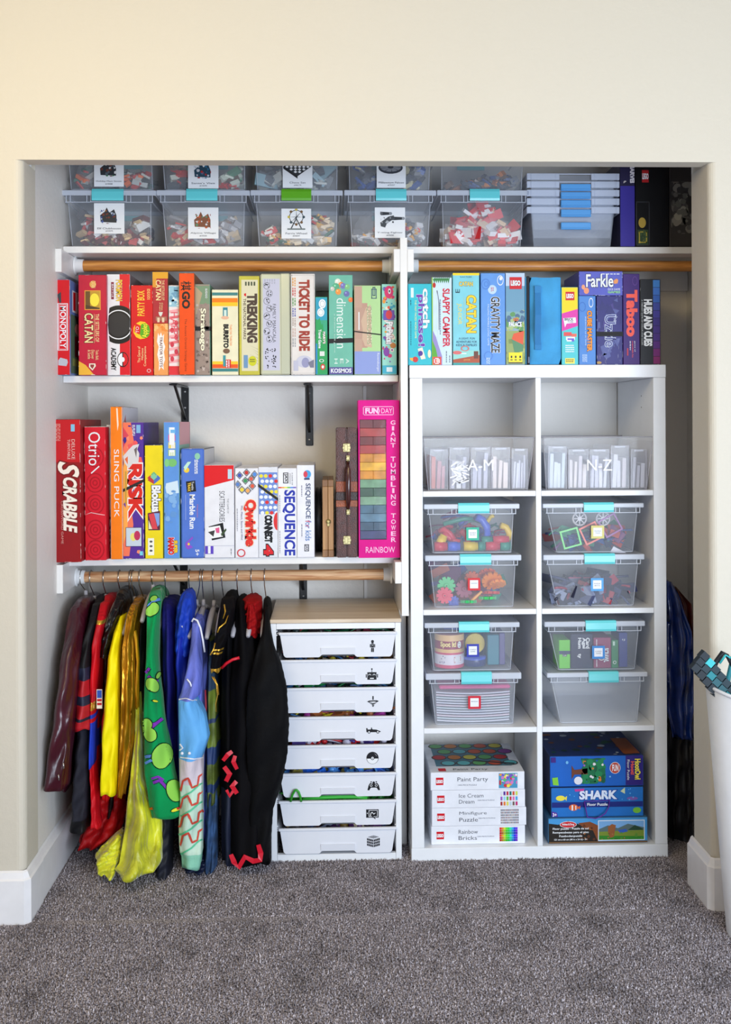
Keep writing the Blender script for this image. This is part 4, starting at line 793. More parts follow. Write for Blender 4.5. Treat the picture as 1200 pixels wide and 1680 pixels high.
# ================================================================== STORAGE BINS
def pl(a, rgb=(222, 228, 240)): return M(rgb, .28, alpha=a, spec=.5)
TEAL = (104, 214, 220)
def card_label(parent, x0, x1, z0, z1, y, fn):
    mb = MB(); mb.box((x0, y - .0006, z0), (x1, y, z1), M((236, 238, 242), .5)); o = mb.build('card_label', parent)
    A = Art((x0, y - .0007, z1), (x1 - x0, 0, 0), (0, 0, z0 - z1), (0, -1, 0)); fn(A)
    if A.art.f: A.art.build('front_print', o)
    if A.let.f: A.let.build('lettering', o)
def storage_bin(label, group, lid, ytop, yband, bot, yb, Yf, depth, latch, card=None, cfn=None, z0=None, z1=None, lc=TEAL, a=.2, low=None, handle_back=True, nolid=False, ylip=None, cat='storage bin'):
    """tapered clear bin: lid and bottom pixel columns, rows of lid top, band foot and base"""
    ym = (ytop + yb) / 2; L0, L1 = P(lid[0], ytop, Yf), P(lid[1], ytop, Yf); B0, B1 = P(bot[0], yb, Yf), P(bot[1], yb, Yf)
    zb = B0.z if z0 is None else z0; zt = L0.z if z1 is None else z1
    cx = (L0.x + L1.x) / 2; W = L1.x - L0.x; wb = B1.x - B0.x; Hh = zt - zb; cb = (B0.x + B1.x) / 2 - cx
    t = thing('storage_bin', (cx, Yf, zb), label, cat, group); d = depth; zband = Hh - (yband - ytop) / (yb - ytop) * Hh
    zl = Hh - (((ylip or (ytop + (yband - ytop) * .45)) - ytop) / (yb - ytop)) * Hh
    bx0, bx1, by0, by1 = cb - wb/2, cb + wb/2, .018, d - .016          # foot
    tx0, tx1, ty0, ty1 = -W/2 + .014, W/2 - .014, .009, d - .009       # below the band
    m = pl(a); me = pl(min(1, a + .35)); mb = MB(); r = .012
    def ring(x0, x1, y0, y1, z, n=4):
        out = []
        for (cx_, cy_, a0) in ((x1 - r, y0 + r, -PI/2), (x1 - r, y1 - r, 0), (x0 + r, y1 - r, PI/2), (x0 + r, y0 + r, PI)):
            for k in range(n + 1): q = a0 + PI/2 * k / n; out.append((cx_ + r * math.cos(q), cy_ + r * math.sin(q), z))
        return out
    rings = [ring(bx0, bx1, by0, by1, .0), ring(bx0 - .001, bx1 + .001, by0 - .001, by1 + .001, .004), ring(tx0, tx1, ty0, ty1, zband), ring(tx0, tx1, ty0, ty1, zl)]
    n = len(rings[0]); vs = [p for q in rings for p in q]
    mb.add(vs, [(i*n+k, i*n+(k+1) % n, (i+1)*n+(k+1) % n, (i+1)*n+k) for i in range(3) for k in range(n)], m, True); mb.add(rings[0], [tuple(range(n - 1, -1, -1))], m)
    mb.build('tub', t)
    mb = MB(); mb.tube([(p[0], p[1], p[2] + .001) for p in ring(bx0, bx1, by0, by1, .001)], .0013, me, 5, True)
    for k in (0, n // 4 * 3 + n // 4 - 1 if 0 else 3 * (n // 4) + 2, n // 4 - 1):
        pass
    for (i) in (2, n - 3): mb.tube([rings[1][i], rings[2][i]], .0011, me, 5)
    mb.build('edge_bead', t)
    if not nolid:
        # band with its ribs under the lid, cut out behind the latch
        mb = MB(); lx0, lx1 = P(latch[0], ytop, Yf).x - cx, P(latch[2], ytop, Yf).x - cx
        for xa, xb in ((-W/2 + .01, lx0 - .004), (lx1 + .004, W/2 - .01)):
            mb.box((xa, .0035, zband), (xb, .0065, zband + .0022), me)
            for u in (.02, .18, .82, .97): q = xa + (xb - xa) * u; mb.box((q, .0035, zband + .002), (q + .0022, .0065, zl), me)
        mb.box((lx0 - .0045, .0045, zband + .001), (lx1 + .0045, .0062, zband + .0035), me)
        mb.box((tx0 - .004, .0064, zband), (tx0, d - .01, zband + .002), me); mb.box((tx1, .0064, zband), (tx1 + .004, d - .01, zband + .002), me)
        mb.build('rim_band', t)
        mb = MB(); ml = pl(min(1, a + .42)); lt = Hh
        mb.rbox((-W/2, .0, zl), (W/2, .005, lt - .001), ml, r=.0018); mb.rbox((-W/2, d - .005, zl), (W/2, d, lt - .001), ml, r=.0018)
        mb.rbox((-W/2, .0052, zl), (-W/2 + .005, d - .0052, lt - .001), ml, r=.0018); mb.rbox((W/2 - .005, .0052, zl), (W/2, d - .0052, lt - .001), ml, r=.0018)
        lp = pl(min(1, a + .25)); mb.box((-W/2 + .0055, .0055, lt - .0035), (W/2 - .0055, d - .0055, lt - .0012), lp); mb.build('lid', t)
        # latch: a bent plate hooked over the lid edge
        z_hi, z_lo = lt + .002, Hh - (latch[3] - ytop) / (yb - ytop) * Hh; lm = M(lc, .35, coat=.2); h = z_hi - z_lo
        q = [(.016, z_hi), (-.001, z_hi), (-.0045, z_hi - h * .22), (-.0055, z_lo + h * .2), (-.0035, z_lo), (-.0015, z_lo), (-.0028, z_lo + h * .25), (-.002, z_hi - h * .3), (.0, z_hi - .002), (.016, z_hi - .002)]
        mb = MB(); mb.add([(lx0, y, z) for y, z in q] + [(lx1, y, z) for y, z in q], [(i, i + 10, (i + 1) % 10 + 10, (i + 1) % 10) for i in range(10)], lm)
        for k in (0, 10): mb.add([((lx0, lx1)[k > 0], y, z) for y, z in q], [(0, 1, 8, 9), (1, 2, 7, 8), (2, 3, 6, 7), (3, 4, 5, 6)], lm)
        mb.build('latch', t)
        q = [(d - .016, z_hi), (d + .001, z_hi), (d + .0055, z_lo), (d + .0025, z_lo), (d - .001, z_hi - .003), (d - .016, z_hi - .002)]
        mb = MB(); mb.add([(lx0, y, z) for y, z in q] + [(lx1, y, z) for y, z in q], [(i, (i + 1) % 6, (i + 1) % 6 + 6, i + 6) for i in range(6)], lm); mb.build('latch', t)
    if card:
        c0, c1 = P(card[0], card[1], Yf + .012), P(card[2], card[3], Yf + .012)
        card_label(t, c0.x - cx, c1.x - cx, c1.z - zb, c0.z - zb, .0065, cfn)
    return dict(o=t, x0=cx + bx0 + .004, x1=cx + bx1 - .004, X0=cx + tx0 + .003, X1=cx + tx1 - .003, y0=Yf + by0 + .004, y1=Yf + by1 - .006, z0=zb + .0035, z1=zb + zl - .006, zt=zt)
def heap(label, cat, B, cols, n, size, seed, fill=.5, rough=.35, skew=0.5, kinds='b', front=.0, name='loose_bricks', cut=None):
    """a jumble of small pieces poured into a bin: one uncountable object"""
    r = random.Random(seed); mb = MB(); ms = [M(c, rough) for c in cols]
    for i in range(n):
        s = r.uniform(*size); w_, d_, h_ = s * r.uniform(.8, 2.2), s * r.uniform(.5, 1), s * r.uniform(.25, .7)
        zf = r.random() ** .7 * fill; u = r.uniform(0, 1); f = .3 + .7 * (.5 + .5 * math.sin(u * 6 + seed)) if skew else 1
        z = B['z0'] + .008 + (B['z1'] - B['z0'] - .012) * zf * f; k = (z - B['z0']) / (B['z1'] - B['z0']); mg = max(w_, d_, h_) * .62
        xa = B['x0'] + (B['X0'] - B['x0']) * k + mg; xb = B['x1'] + (B['X1'] - B['x1']) * k - mg
        x = xa + (xb - xa) * u; y = B['y0'] + mg * .7 + (B['y1'] - B['y0'] - 2 * mg) * r.random() ** 3
        z = min(max(z, B['z0'] + mg * .8), B['z1'] - mg * .7)
        mt = Matrix.Translation((x, y, z)) @ Matrix.Rotation(r.uniform(-.5, .5), 4, 'X') @ Matrix.Rotation(r.uniform(-.7, .7), 4, 'Y') @ Matrix.Rotation(r.uniform(-.8, .8), 4, 'Z')
        m = r.choice(ms); kd = r.choice(kinds)
        if kd == 'b': mb.box((-w_/2, -d_/2, -h_/2), (w_/2, d_/2, h_/2), m, None, mt)
        elif kd == 'p': mb.box((-w_*.9, -s*.08, -s*.5), (w_*.9, s*.08, s*.5), m, None, mt)      # flat plates
        elif kd == 't':
            p = [mt @ Vector((-w_ + 2*w_*k/6, 0, .3*s*math.sin(k/6*PI))) for k in range(7)]; mb.tube(p, s * .12, m, 5)
        elif kd == 's':
            q0 = len(mb.v); b = bmesh.new(); bmesh.ops.create_icosphere(b, subdivisions=1, radius=s * .5, matrix=mt); b.verts.index_update(); mb.add([v.co.copy() for v in b.verts], [tuple(v.index for v in f.verts) for f in b.faces], m, True); b.free()
    o = mb.build(name); tag(o, label, cat, kind='stuff'); return o
def bag(label, B, u0, u1, v0, v1, seed, alpha=.16, col_=(230, 232, 240), dy=.012, name='plastic_bag'):
    """crumpled clear bag standing inside a bin"""
    r = random.Random(seed); X0, X1 = B['x0'], B['x1']; Z0, Z1 = B['z0'], B['z1']; N = 14; vs = []; fs = []
    bm = bmesh.new(); bmesh.ops.create_icosphere(bm, subdivisions=3, radius=1)
    cx_, cz_ = X0 + (X1 - X0) * (u0 + u1) / 2, Z0 + (Z1 - Z0) * (v0 + v1) / 2; rx, rz = (X1 - X0) * (u1 - u0) / 2, (Z1 - Z0) * (v1 - v0) / 2
    ph = [r.uniform(0, 6) for _ in range(6)]
    for v in bm.verts:
        c = v.co; k = 1 + .09 * math.sin(9 * c.x + ph[0] + 4 * c.z) + .07 * math.sin(13 * c.z + ph[1] - 6 * c.x) + .05 * math.sin(21 * c.y + 9 * c.x + ph[2])
        k = min(k, 1.0) ; v.co = Vector((cx_ + rx * c.x * k, B['y0'] + .03 + .05 * c.y * k + dy, cz_ + rz * c.z * k))
    mb = MB(); bm.verts.index_update(); mb.add([v.co.copy() for v in bm.verts], [tuple(v.index for v in f.verts) for f in bm.faces], M(col_, .1, alpha=alpha, spec=1.0), False); bm.free()
    return tag(mb.build(name), label, 'plastic bag')

GT = 'latching bins on the top shelf'; BD = .315
def pic(seed, cols, dark=(50, 54, 60), kind='house', txt=('', '')):
    def f(A):
        r = random.Random(seed)
        if kind == 'house':
            A.Pg([(.22, .62), (.2, .4), (.32, .3), (.42, .08), (.52, .3), (.66, .2), (.74, .4), (.74, .64)], dark); A.noise(26, cols, seed, (.2, .2, .76, .68), (.03, .07), 'P'); A.Pg([(.3, .3), (.42, .07), (.53, .3), (.5, .3), (.42, .14), (.34, .3)], WHITE)
        elif kind == 'board':
            A.Pg([(.02, .3), (.5, .02), (.96, .3), (.5, .62)], dark)
            for i in range(6):
                for j in range(6):
                    if (i + j) % 2: u = .5 + (i - j) * .07; v = .08 + (i + j) * .042; A.Pg([(u - .06, v + .02), (u, v - .02), (u + .06, v + .02), (u, v + .06)], WHITE); A.k -= 1
            A.k += 1; A.Pg([(.02, .3), (.5, .62), (.5, .7), (.02, .37)], (40, 40, 44))
        elif kind == 'wheel':
            A.ring(.5, .28, .24, .24, .1, dark)
            for k in range(8): a = PI * k / 4; A.Pg([(.5, .27), (.5 + .25 * math.cos(a), .28 + .25 * math.sin(a)), (.52, .29)], dark); A.E(.5 + .25 * math.cos(a), .28 + .25 * math.sin(a), .045, .045, r.choice(cols)); A.k -= 1
            A.k += 1; A.Pg([(.3, .68), (.5, .3), (.7, .68), (.66, .68), (.5, .36), (.34, .68)], dark); A.R(.2, .66, .8, .71, (120, 130, 130))
        else:
            if 'Falcon' in txt[0]:
                A.E(.48, .34, .42, .2, dark); A.E(.48, .32, .36, .15, (130, 134, 142)); A.E(.48, .32, .1, .05, dark); A.Pg([(.05, .2), (.3, .16), (.2, .3)], dark)
                for k in range(9): q = k * .7; A.Pg([(.48 + .12 * math.cos(q), .32 + .06 * math.sin(q)), (.48 + .38 * math.cos(q), .32 + .17 * math.sin(q)), (.48 + .38 * math.cos(q + .1), .32 + .17 * math.sin(q + .1))], dark)
            else:
                for a, b, L in ((.22, .14, .3), (.6, .3, .34)): A.Pg([(a - .04, b), (a + L, b + .02), (a + L, b + .1), (a - .02, b + .12)], dark); A.E(a + L, b + .06, .05, .05, (140, 144, 150)); A.E(a, b + .06, .045, .055, (90, 92, 98))
                A.Pg([(.2, .62), (.18, .5), (.45, .3), (.62, .26), (.66, .36), (.4, .52), (.34, .66)], (70, 74, 80)); A.Pg([(.34, .5), (.4, .42), (.47, .46), (.42, .54)], (170, 174, 180)); A.noise(10, [(180, 182, 188), (40, 42, 46)], seed, (.2, .3, .64, .62), (.02, .04), 'P')
        q = min(.43, .03 * len(txt[0])); A.T(txt[0], .5 - q, .80, .5 + q, .86, (70, 70, 80), 'h'); A.T(txt[1], .38, .89, .62, .94, (70, 70, 80), 'h')
    return f
specs = [
 ((101, 256), (115, 247), (151, 203), (155, 334, 205, 384), pic(1, [(70, 90, 150), (190, 200, 220), (120, 60, 50), (150, 100, 60)], txt=('Elf Clubhouse', '#10275')), TEAL, 'first clear bin from the left on the shelf, teal latch, house picture card'),
 ((256.5, 410), (270, 400), (306, 357), (309, 341, 359, 392), pic(2, [(196, 90, 50), (150, 60, 50), (220, 220, 226), (100, 140, 110)], (130, 80, 60), txt=('Alpine Village', '#10325')), TEAL, 'second clear bin from the left on the shelf, teal latch, red chalet picture card'),
 ((411, 562.5), (424, 553), (462, 511), (462, 343, 511, 392), pic(3, [(60, 80, 90), (200, 180, 80), (120, 90, 60)], kind='wheel', txt=('Ferris Wheel', '#10247')), (98, 178, 30), 'clear bin with the only green latch, on the shelf'),
 ((565, 716), (577, 704), (617, 667), (615, 341, 665, 391), pic(4, [(90, 90, 96), (60, 64, 70)], kind='ship', txt=('Y-wing Fighter', '#7658')), TEAL, 'clear bin left of the plain one on the shelf, with card of a grey spacecraft'),
 ((717.5, 869), (728, 857), (771, 820), None, None, TEAL, 'lower clear bin without picture card, teal latch, red and white pieces inside')]
LB = []
ZT = Z1 + .0006
for lid_, bot, lt, cd, fn, lc, lab in specs:
    LB.append(storage_bin(lab, GT, lid_, 311, 331.5, bot, 403, .42, BD, (lt[0], 311, lt[1], 329), cd, fn, z0=ZT, lc=lc, a=.16))
ZU = LB[0]['zt'] + .0025
ups = [((100, 256), (113, 250), (151, 203), (155, 257, 204, 307), pic(11, [(110, 60, 50), (230, 230, 230), (90, 100, 110), (60, 120, 70)], txt=('Holiday Main Street', '#10308')), 'upper bin at the far left with a street picture card'),
 ((255, 410), (268, 402), (306, 357), (309, 260, 359, 310), pic(12, [(50, 110, 150), (170, 50, 50), (200, 200, 210)], (40, 70, 90), txt=("Santa's Visit", '#10293')), 'upper bin second from the left, blue house picture card'),
 ((409, 563), (421, 554), (462, 511), (464, 259, 513, 309), pic(13, [(0, 0, 0)], kind='board', txt=('Chess Set', '#40174')), 'upper bin with chess board picture card'),
 ((563, 716), (573, 706), (617, 667), (618, 259, 666, 309), pic(14, [(90, 94, 104), (60, 64, 80)], (56, 60, 70), kind='ship', txt=('Millennium Falcon', '#75257')), 'upper bin with round grey spacecraft card'),
 ((716, 869), (725, 859), (771, 820), None, None, 'upper bin without picture card, beside the stack of blue latches')]
UB = []
hz = LB[0]['zt'] - ZT
for lid_, bot, lt, cd, fn, lab in ups:
    UB.append(storage_bin(lab, GT, lid_, 219, 239, bot, 311, .42, BD, (lt[0], 219, lt[1], 237), cd, fn, z0=ZU, z1=ZU + hz, a=.16))
BR = (196, 168, 130); HS = 'toy bricks'
heap('tan, maroon and white loose bricks in the first lower bin', HS, LB[0], [BR, BR, (120, 40, 44), (90, 30, 34), (220, 220, 220), (230, 200, 150), (80, 80, 84), (190, 60, 60)], 165, (0.014, 0.035), 1, 0.69)
heap('pale and red bricks in the second lower bin', HS, LB[1], [(210, 210, 214), (190, 190, 196), (196, 50, 50), (200, 180, 150), (150, 150, 156)], 99, (0.011, 0.032), 2, 0.63)
heap('red, green and white bricks in the green-latch bin', HS, LB[2], [(200, 60, 60), (60, 110, 90), (236, 226, 210), (240, 220, 190), (230, 180, 90), (240, 240, 240)], 121, (0.011, 0.032), 3, 0.69)
heap('grey and white bricks in the spacecraft bin', HS, LB[3], [(120, 122, 128), (170, 172, 178), (226, 226, 230), (90, 92, 98), (220, 160, 60), (210, 70, 80)], 154, (0.011, 0.029), 4, 0.69)
heap('red and white track pieces in the bin without card', HS, LB[4], [(206, 40, 50), (222, 50, 60), (236, 236, 240), (228, 200, 170), (226, 226, 230)], 143, (0.014, 0.038), 5, 0.92, kinds='bbp')
heap('dark green and red bricks in the far left upper bin', HS, UB[0], [(60, 110, 90), (190, 60, 50), (200, 200, 190), (236, 110, 40), (70, 74, 70), (130, 130, 120)], 121, (0.014, 0.035), 6, 0.95)
heap('brown, red and white bricks in the upper bin of the blue house card', HS, UB[1], [(120, 96, 80), (200, 50, 36), (220, 226, 210), (110, 160, 130), (90, 94, 96)], 99, (0.014, 0.035), 7, 0.57)
heap('grey frames and white letters in the upper chess card bin', HS, UB[2], [(120, 124, 130), (210, 212, 206), (150, 180, 190), (100, 104, 110)], 77, (0.016, 0.043), 8, 0.63, kinds='bp')
heap('grey bricks in the upper spacecraft bin', HS, UB[3], [(96, 98, 104), (150, 152, 156), (200, 190, 150), (60, 90, 160), (110, 112, 120)], 121, (0.014, 0.035), 9, 0.80)
heap('brown and dark bricks in the upper bin without card', HS, UB[4], [(120, 96, 80), (90, 92, 100), (200, 120, 60), (70, 74, 84), (60, 80, 130)], 66, (0.014, 0.032), 10, 0.34)
for i, (B, u0, u1, v0, v1, s, lb) in enumerate([(LB[1], .2, .6, .02, .85, 3, 'clear crumpled bag behind the chalet card'), (LB[1], .55, .98, .02, .75, 4, 'clear crumpled bag at the right of the chalet bin'), (LB[2], .05, .95, .0, .55, 5, 'shiny crumpled bag low in the green-latch bin'), (LB[3], .02, .5, .0, .8, 6, 'clear bag at the left of the spacecraft bin'), (LB[4], .1, .95, .2, .7, 7, 'clear bag among the red and white pieces'), (UB[0], .02, .6, .0, .8, 9, 'clear bag in the far left upper bin')]): bag(lb, B, u0, u1, v0, v1, s)

# nest of five bins with blue latches
BL = (84, 160, 226); yts = [278, 292.5, 306, 320, 334]; lys = [(302, 314), (315.5, 327), (328.5, 341), (344, 356.5), (365, 377)]
for i in range(5):
    Yf = .42; yt = [284, 297, 311, 325, 339][i]; w0, w1 = (865, 1017)
    a0, a1 = P(w0, yt, Yf), P(w1, yt, Yf); X0, X1 = a0.x, a1.x; cx = (X0 + X1) / 2; W = X1 - X0; zt = a0.z; hh = .118
    zb = zt - hh if i < 4 else ZT
    if i < 4: zb = ZT + (4 - i) * ((zt - .118 + .0) - ZT) / (4 - i) if 0 else zt - .118
    t = thing('storage_bin', (cx, Yf, zb), ['topmost clear bin of the nest with blue latches', 'second bin from the top of the nest with blue latches', 'middle bin of the nest with blue latches', 'fourth bin from the top of the nest with blue latches', 'bottom bin of the nest with blue latches'][i], 'storage bin', 'nested bins with blue latches')
    H_ = zt - zb; m = pl(.22, (214, 224, 244)); me = pl(.62, (220, 228, 246)); mb = MB()
    f = [(-W/2 + .024, .02, 0), (W/2 - .024, .02, 0), (W/2 - .024, BD - .02, 0), (-W/2 + .024, BD - .02, 0)]; g = [(-W/2 + .013, .01, H_ - .004), (W/2 - .013, .01, H_ - .004), (W/2 - .013, BD - .01, H_ - .004), (-W/2 + .013, BD - .01, H_ - .004)]
    mb.add(f + g, [(0, 1, 5, 4), (1, 2, 6, 5), (2, 3, 7, 6), (3, 0, 4, 7), (3, 2, 1, 0)], m); mb.build('tub', t)
    mb = MB(); hb = .02
    l0 = P(920, 300, Yf).x - cx; l1 = P(969, 300, Yf).x - cx
    for xa, xb in ((-W/2, l0 - .003), (l1 + .003, W/2)):
        mb.rbox((xa, 0, H_ - hb), (xb, .004, H_), me, r=.001); mb.box((xa + (xb - xa) * .88, -.001, H_ - hb), (xa + (xb - xa) * .91, 0, H_ - .002), me); mb.box((xa + (xb - xa) * .12, -.001, H_ - hb), (xa + (xb - xa) * .15, 0, H_ - .002), me)
    mb.rbox((l0 - .003, .001, H_ - .004), (l1 + .003, .004, H_), me, r=.001)
    mb.rbox((-W/2, .0042, H_ - hb), (-W/2 + .004, BD, H_), me, r=.001); mb.rbox((W/2 - .004, .0042, H_ - hb), (W/2, BD, H_), me, r=.001); mb.build('rim', t)
    za, zc = P(940, lys[i][0], Yf).z - zb, P(940, lys[i][1], Yf).z - zb; mb = MB(); mb.rbox((l0, -.007 - .001 * (i % 2), zc), (l1, -.001, za - .0006), M(BL, .35, coat=.2), r=.0015)
    mb.rbox((l0 + .003, -.0095, zc + .002), (l1 - .003, -.006, zc + .006), M(BL, .35, coat=.2), r=.001); mb.build('latch', t)
bag('clear crumpled bag in the bottom bin with blue latches', dict(x0=P(880, 380, .43).x, x1=P(1003, 380, .43).x, y0=.455, z0=ZT + .004, z1=ZT + .08), .4, .98, .02, .7, 12, .12)
# boxes at the right end of the top shelf
def a_(A): A.T('MARVEL', .70, .05, .96, .28, (226, 220, 226), 'd', b=.06); A.R(.66, .0, .98, .045, (190, 30, 40)); A.E(.35, .26, .12, .02, (200, 190, 190)); A.R(.01, .3, .99, .99, (56, 44, 150)); A.Pg([(.01, .3), (.5, .24), (.99, .3)], (30, 24, 60))
GB_ = 'dark boxes at the right end of the top shelf'
game('game_box', 'dark violet box beside the blue-latch bins', 1018, 1042, 262, 404, .43, .28, (36, 30, 70), z0=ZT, art=a_, group=GB_)
def a_(A):
    A.R(.2, .12, .4, .26, (190, 30, 36)); A.T('LEGO', .21, .16, .39, .22, WHITE, 'h', b=.05); A.F(.02, .48, .42, .98, (60, 60, 64), .02); A.E(.2, .72, .11, .06, (180, 150, 60)); A.R(.06, .8, .38, .97, (40, 60, 30)); A.F(.1, .82, .34, .95, (170, 150, 50), .03); A.noise(14, [(120, 110, 50), (60, 80, 40), (190, 160, 60)], 5, (.08, .8, .36, .97), (.03, .06), 'P')
game('game_box', 'wide black box with small red square and a gold figure in a lower frame', 1043, 1098, 262, 404, .43, .28, (14, 13, 15), z0=ZT, art=a_, rough=.3, group=GB_)
def a_(A): A.noise(50, [(120, 116, 110), (90, 88, 84), (140, 136, 126), (70, 66, 64)], 9, (.05, .25, .8, .85), (.06, .2)); A.noise(20, [(160, 156, 140), (110, 108, 100)], 12, (.1, .38, .6, .72), (.06, .16))
game('game_box', 'grey smoky-printed box at the far right of the top shelf', 1099, 1150, 262, 404, .43, .28, (60, 56, 54), z0=ZT, art=a_, rough=.35, group=GB_)

# ---- bins in the cubes
GC = 'latching bins in the cubes'
def sq(c, txt, bg=(236, 238, 244)):
    def f(A): A.R(0, 0, 1, 1, c); A.R(.17, .17, .83, .83, bg); A.T(txt[0], .25, .38, .75, .47, (70, 74, 90), 'h'); 
    def g(A):
        f(A)
        if len(txt) > 1: A.T(txt[1], .3, .53, .7, .62, (70, 74, 90), 'h')
    return g
CB = {}
def cb(key, label, lid_, ytop, ylip, yband, bot, yb, latch, card, fn, z0, a=.2):
    CB[key] = storage_bin(label, GC, lid_, ytop, yband, bot, yb, .352, .355, latch, card, fn, z0=z0, a=a, ylip=ylip); return CB[key]
cb('a2', 'cube bin of coloured gears, below the bin of tubes', (698, 856), 911, 921, 929, (714, 845), 998, (755, 911, 806, 927), (767.5, 948, 788, 968), sq((212, 30, 40), ['GEARS']), ZC[2] + .0006)
cb('a1', 'cube bin of coloured tubes, teal-framed label', (696, 853), 827, 836, 845, (711, 842), 911, (752, 827, 803, 843), (765, 865, 786, 886), sq((50, 180, 150), ['MARBLE', 'RUN']), CB['a2']['zt'] + .003)
cb('b2', 'cube bin of dark flat parts with a blue-framed label', (892, 1058), 910, 919, 926, (916, 1044), 992, (959, 910, 1009, 925), (969, 948, 990, 969), sq((80, 160, 220), ['MAGNA', 'BITS']), ZC[2] + .0006)
cb('b1', 'cube bin of magnetic frames and two white wheels, yellow-framed label', (891, 1057), 826, 834, 843, (915, 1043), 910, (958, 826, 1007, 841), (969.5, 862, 991, 883), sq((214, 204, 120), ['MAGNA', 'TILES']), CB['b2']['zt'] + .003)
cb('c2', 'cube bin of stacked clear folders, red-framed label', (699, 856), 1105, 1115, 1121, (715, 845), 1184, (757, 1105, 807, 1121), (768, 1141, 789, 1162), sq((206, 30, 50), ['BINGO']), ZC[1] + .0006, .24)
cb('c1', 'cube bin with round striped tin and a navy-framed label', (697, 853), 1022, 1031, 1039, (712, 841), 1104, (753, 1022, 803, 1038), (765.5, 1056, 786, 1077), sq((50, 60, 170), ['CARD', 'GAMES']), CB['c2']['zt'] + .003)
cb('d2', 'empty cube bin without label, below the card game boxes', (898, 1063), 1104, 1112, 1120, (921, 1050), 1187, (966, 1104, 1015, 1120), None, None, ZC[1] + .0006, .34)
cb('d1', 'cube bin of card game boxes, blue-framed label', (894, 1059), 1020, 1029, 1037, (918, 1046), 1101, (961, 1020, 1011, 1036), (971, 1059, 992, 1080), sq((70, 140, 210), ['CARD', 'GAMES']), CB['d2']['zt'] + .003)
# marble-run tubes
G_T = 'marble run tubes in the cube bin'; B = CB['a1']; r_ = random.Random(3)
TC = {'red': (206, 40, 70), 'blue': (70, 100, 214), 'yellow': (236, 200, 50), 'green': (30, 140, 120)}
def tubex(x0, x1, y, Y, c, lab, rad=.0165, ang=0):
    p = P(x0, y, Y); q = P(x1, y, Y); L = q.x - p.x; t = MB(); m = M(TC[c], .35); t.lathe([(rad * .8, -L/2), (rad, -L/2), (rad, L/2 - .008), (rad * .86, L/2 - .008), (rad * .86, L/2), (rad * .7, L/2)], m, 18, (0, 0, 0), 'X')
    o = t.build('tube_piece'); o.location = ((p.x + q.x) / 2, Y, max(p.z, B['z0'] + rad)); o.rotation_euler = (0, ang, 0); tag(o, lab, 'toy', G_T); return o
for x0, x1, y, c, l, Y, ang in [(713, 734, 903, 'red', 'red tube lying at the lower left of the bin', .392, 0), (735, 755, 903, 'blue', 'blue tube next to the lower left red one', .392, 0), (761, 784, 903, 'yellow', 'yellow tube in the middle of the bottom row', .392, 0), (785, 796, 903, 'green', 'short green tube right of the yellow one', .392, 0), (797, 820, 903, 'red', 'red tube at the right of the bottom row', .392, 0), (821, 839, 903, 'green', 'green tube at the right end of the bottom row', .392, 0), (809, 835, 886, 'red', 'red tube above the bottom row, right side', .395, 0), (790, 808, 887, 'green', 'dark green tube left of the upper red one', .4, 0), (716, 734, 886, 'yellow', 'tilted yellow tube at the left', .4, -1.1)]:
    tubex(x0, x1, y, Y, c, l, .0145 if y > 900 else .0135, ang)
for pts, c, l, rr in [([(745, 885), (738, 875), (728, 868), (722, 872)], 'red', 'curved red chute at the left', .009), ([(755, 890), (742, 886), (733, 880), (728, 874)], 'red', 'second curved red chute, under the first', .009), ([(782, 848), (792, 853), (799, 864), (800, 876), (794, 884)], 'blue', 'curved blue chute behind the label', .012), ([(728, 860), (745, 855), (762, 851), (775, 851)], 'green', 'long green chute near the top', .007), ([(822, 862), (831, 865), (836, 875), (834, 884)], 'yellow', 'curved yellow chute at the right', .01), ([(800, 856), (805, 848), (810, 846)], 'yellow', 'small yellow chute under the band', .006), ([(757, 870), (766, 880), (770, 893)], 'red', 'red chute behind the label', .009)]:
    mb = MB(); q = [P(x, y, .41 + .008 * (i % 2)) for i, (x, y) in enumerate(pts)]; c0 = q[0].copy(); mb.tube([p - c0 for p in q], rr, M(TC[c], .35), 10); o = mb.build('chute_piece', loc=c0); tag(o, l, 'toy', G_T)
heap('mixed coloured tube parts at the back of the cube bin', 'toy parts', dict(CB['a1'], y0=.45), [TC['red'], TC['blue'], TC['green'], (170, 70, 120), (120, 100, 170)], 60, (.02, .035), 31, .85, kinds='bts', name='loose_tube_parts')
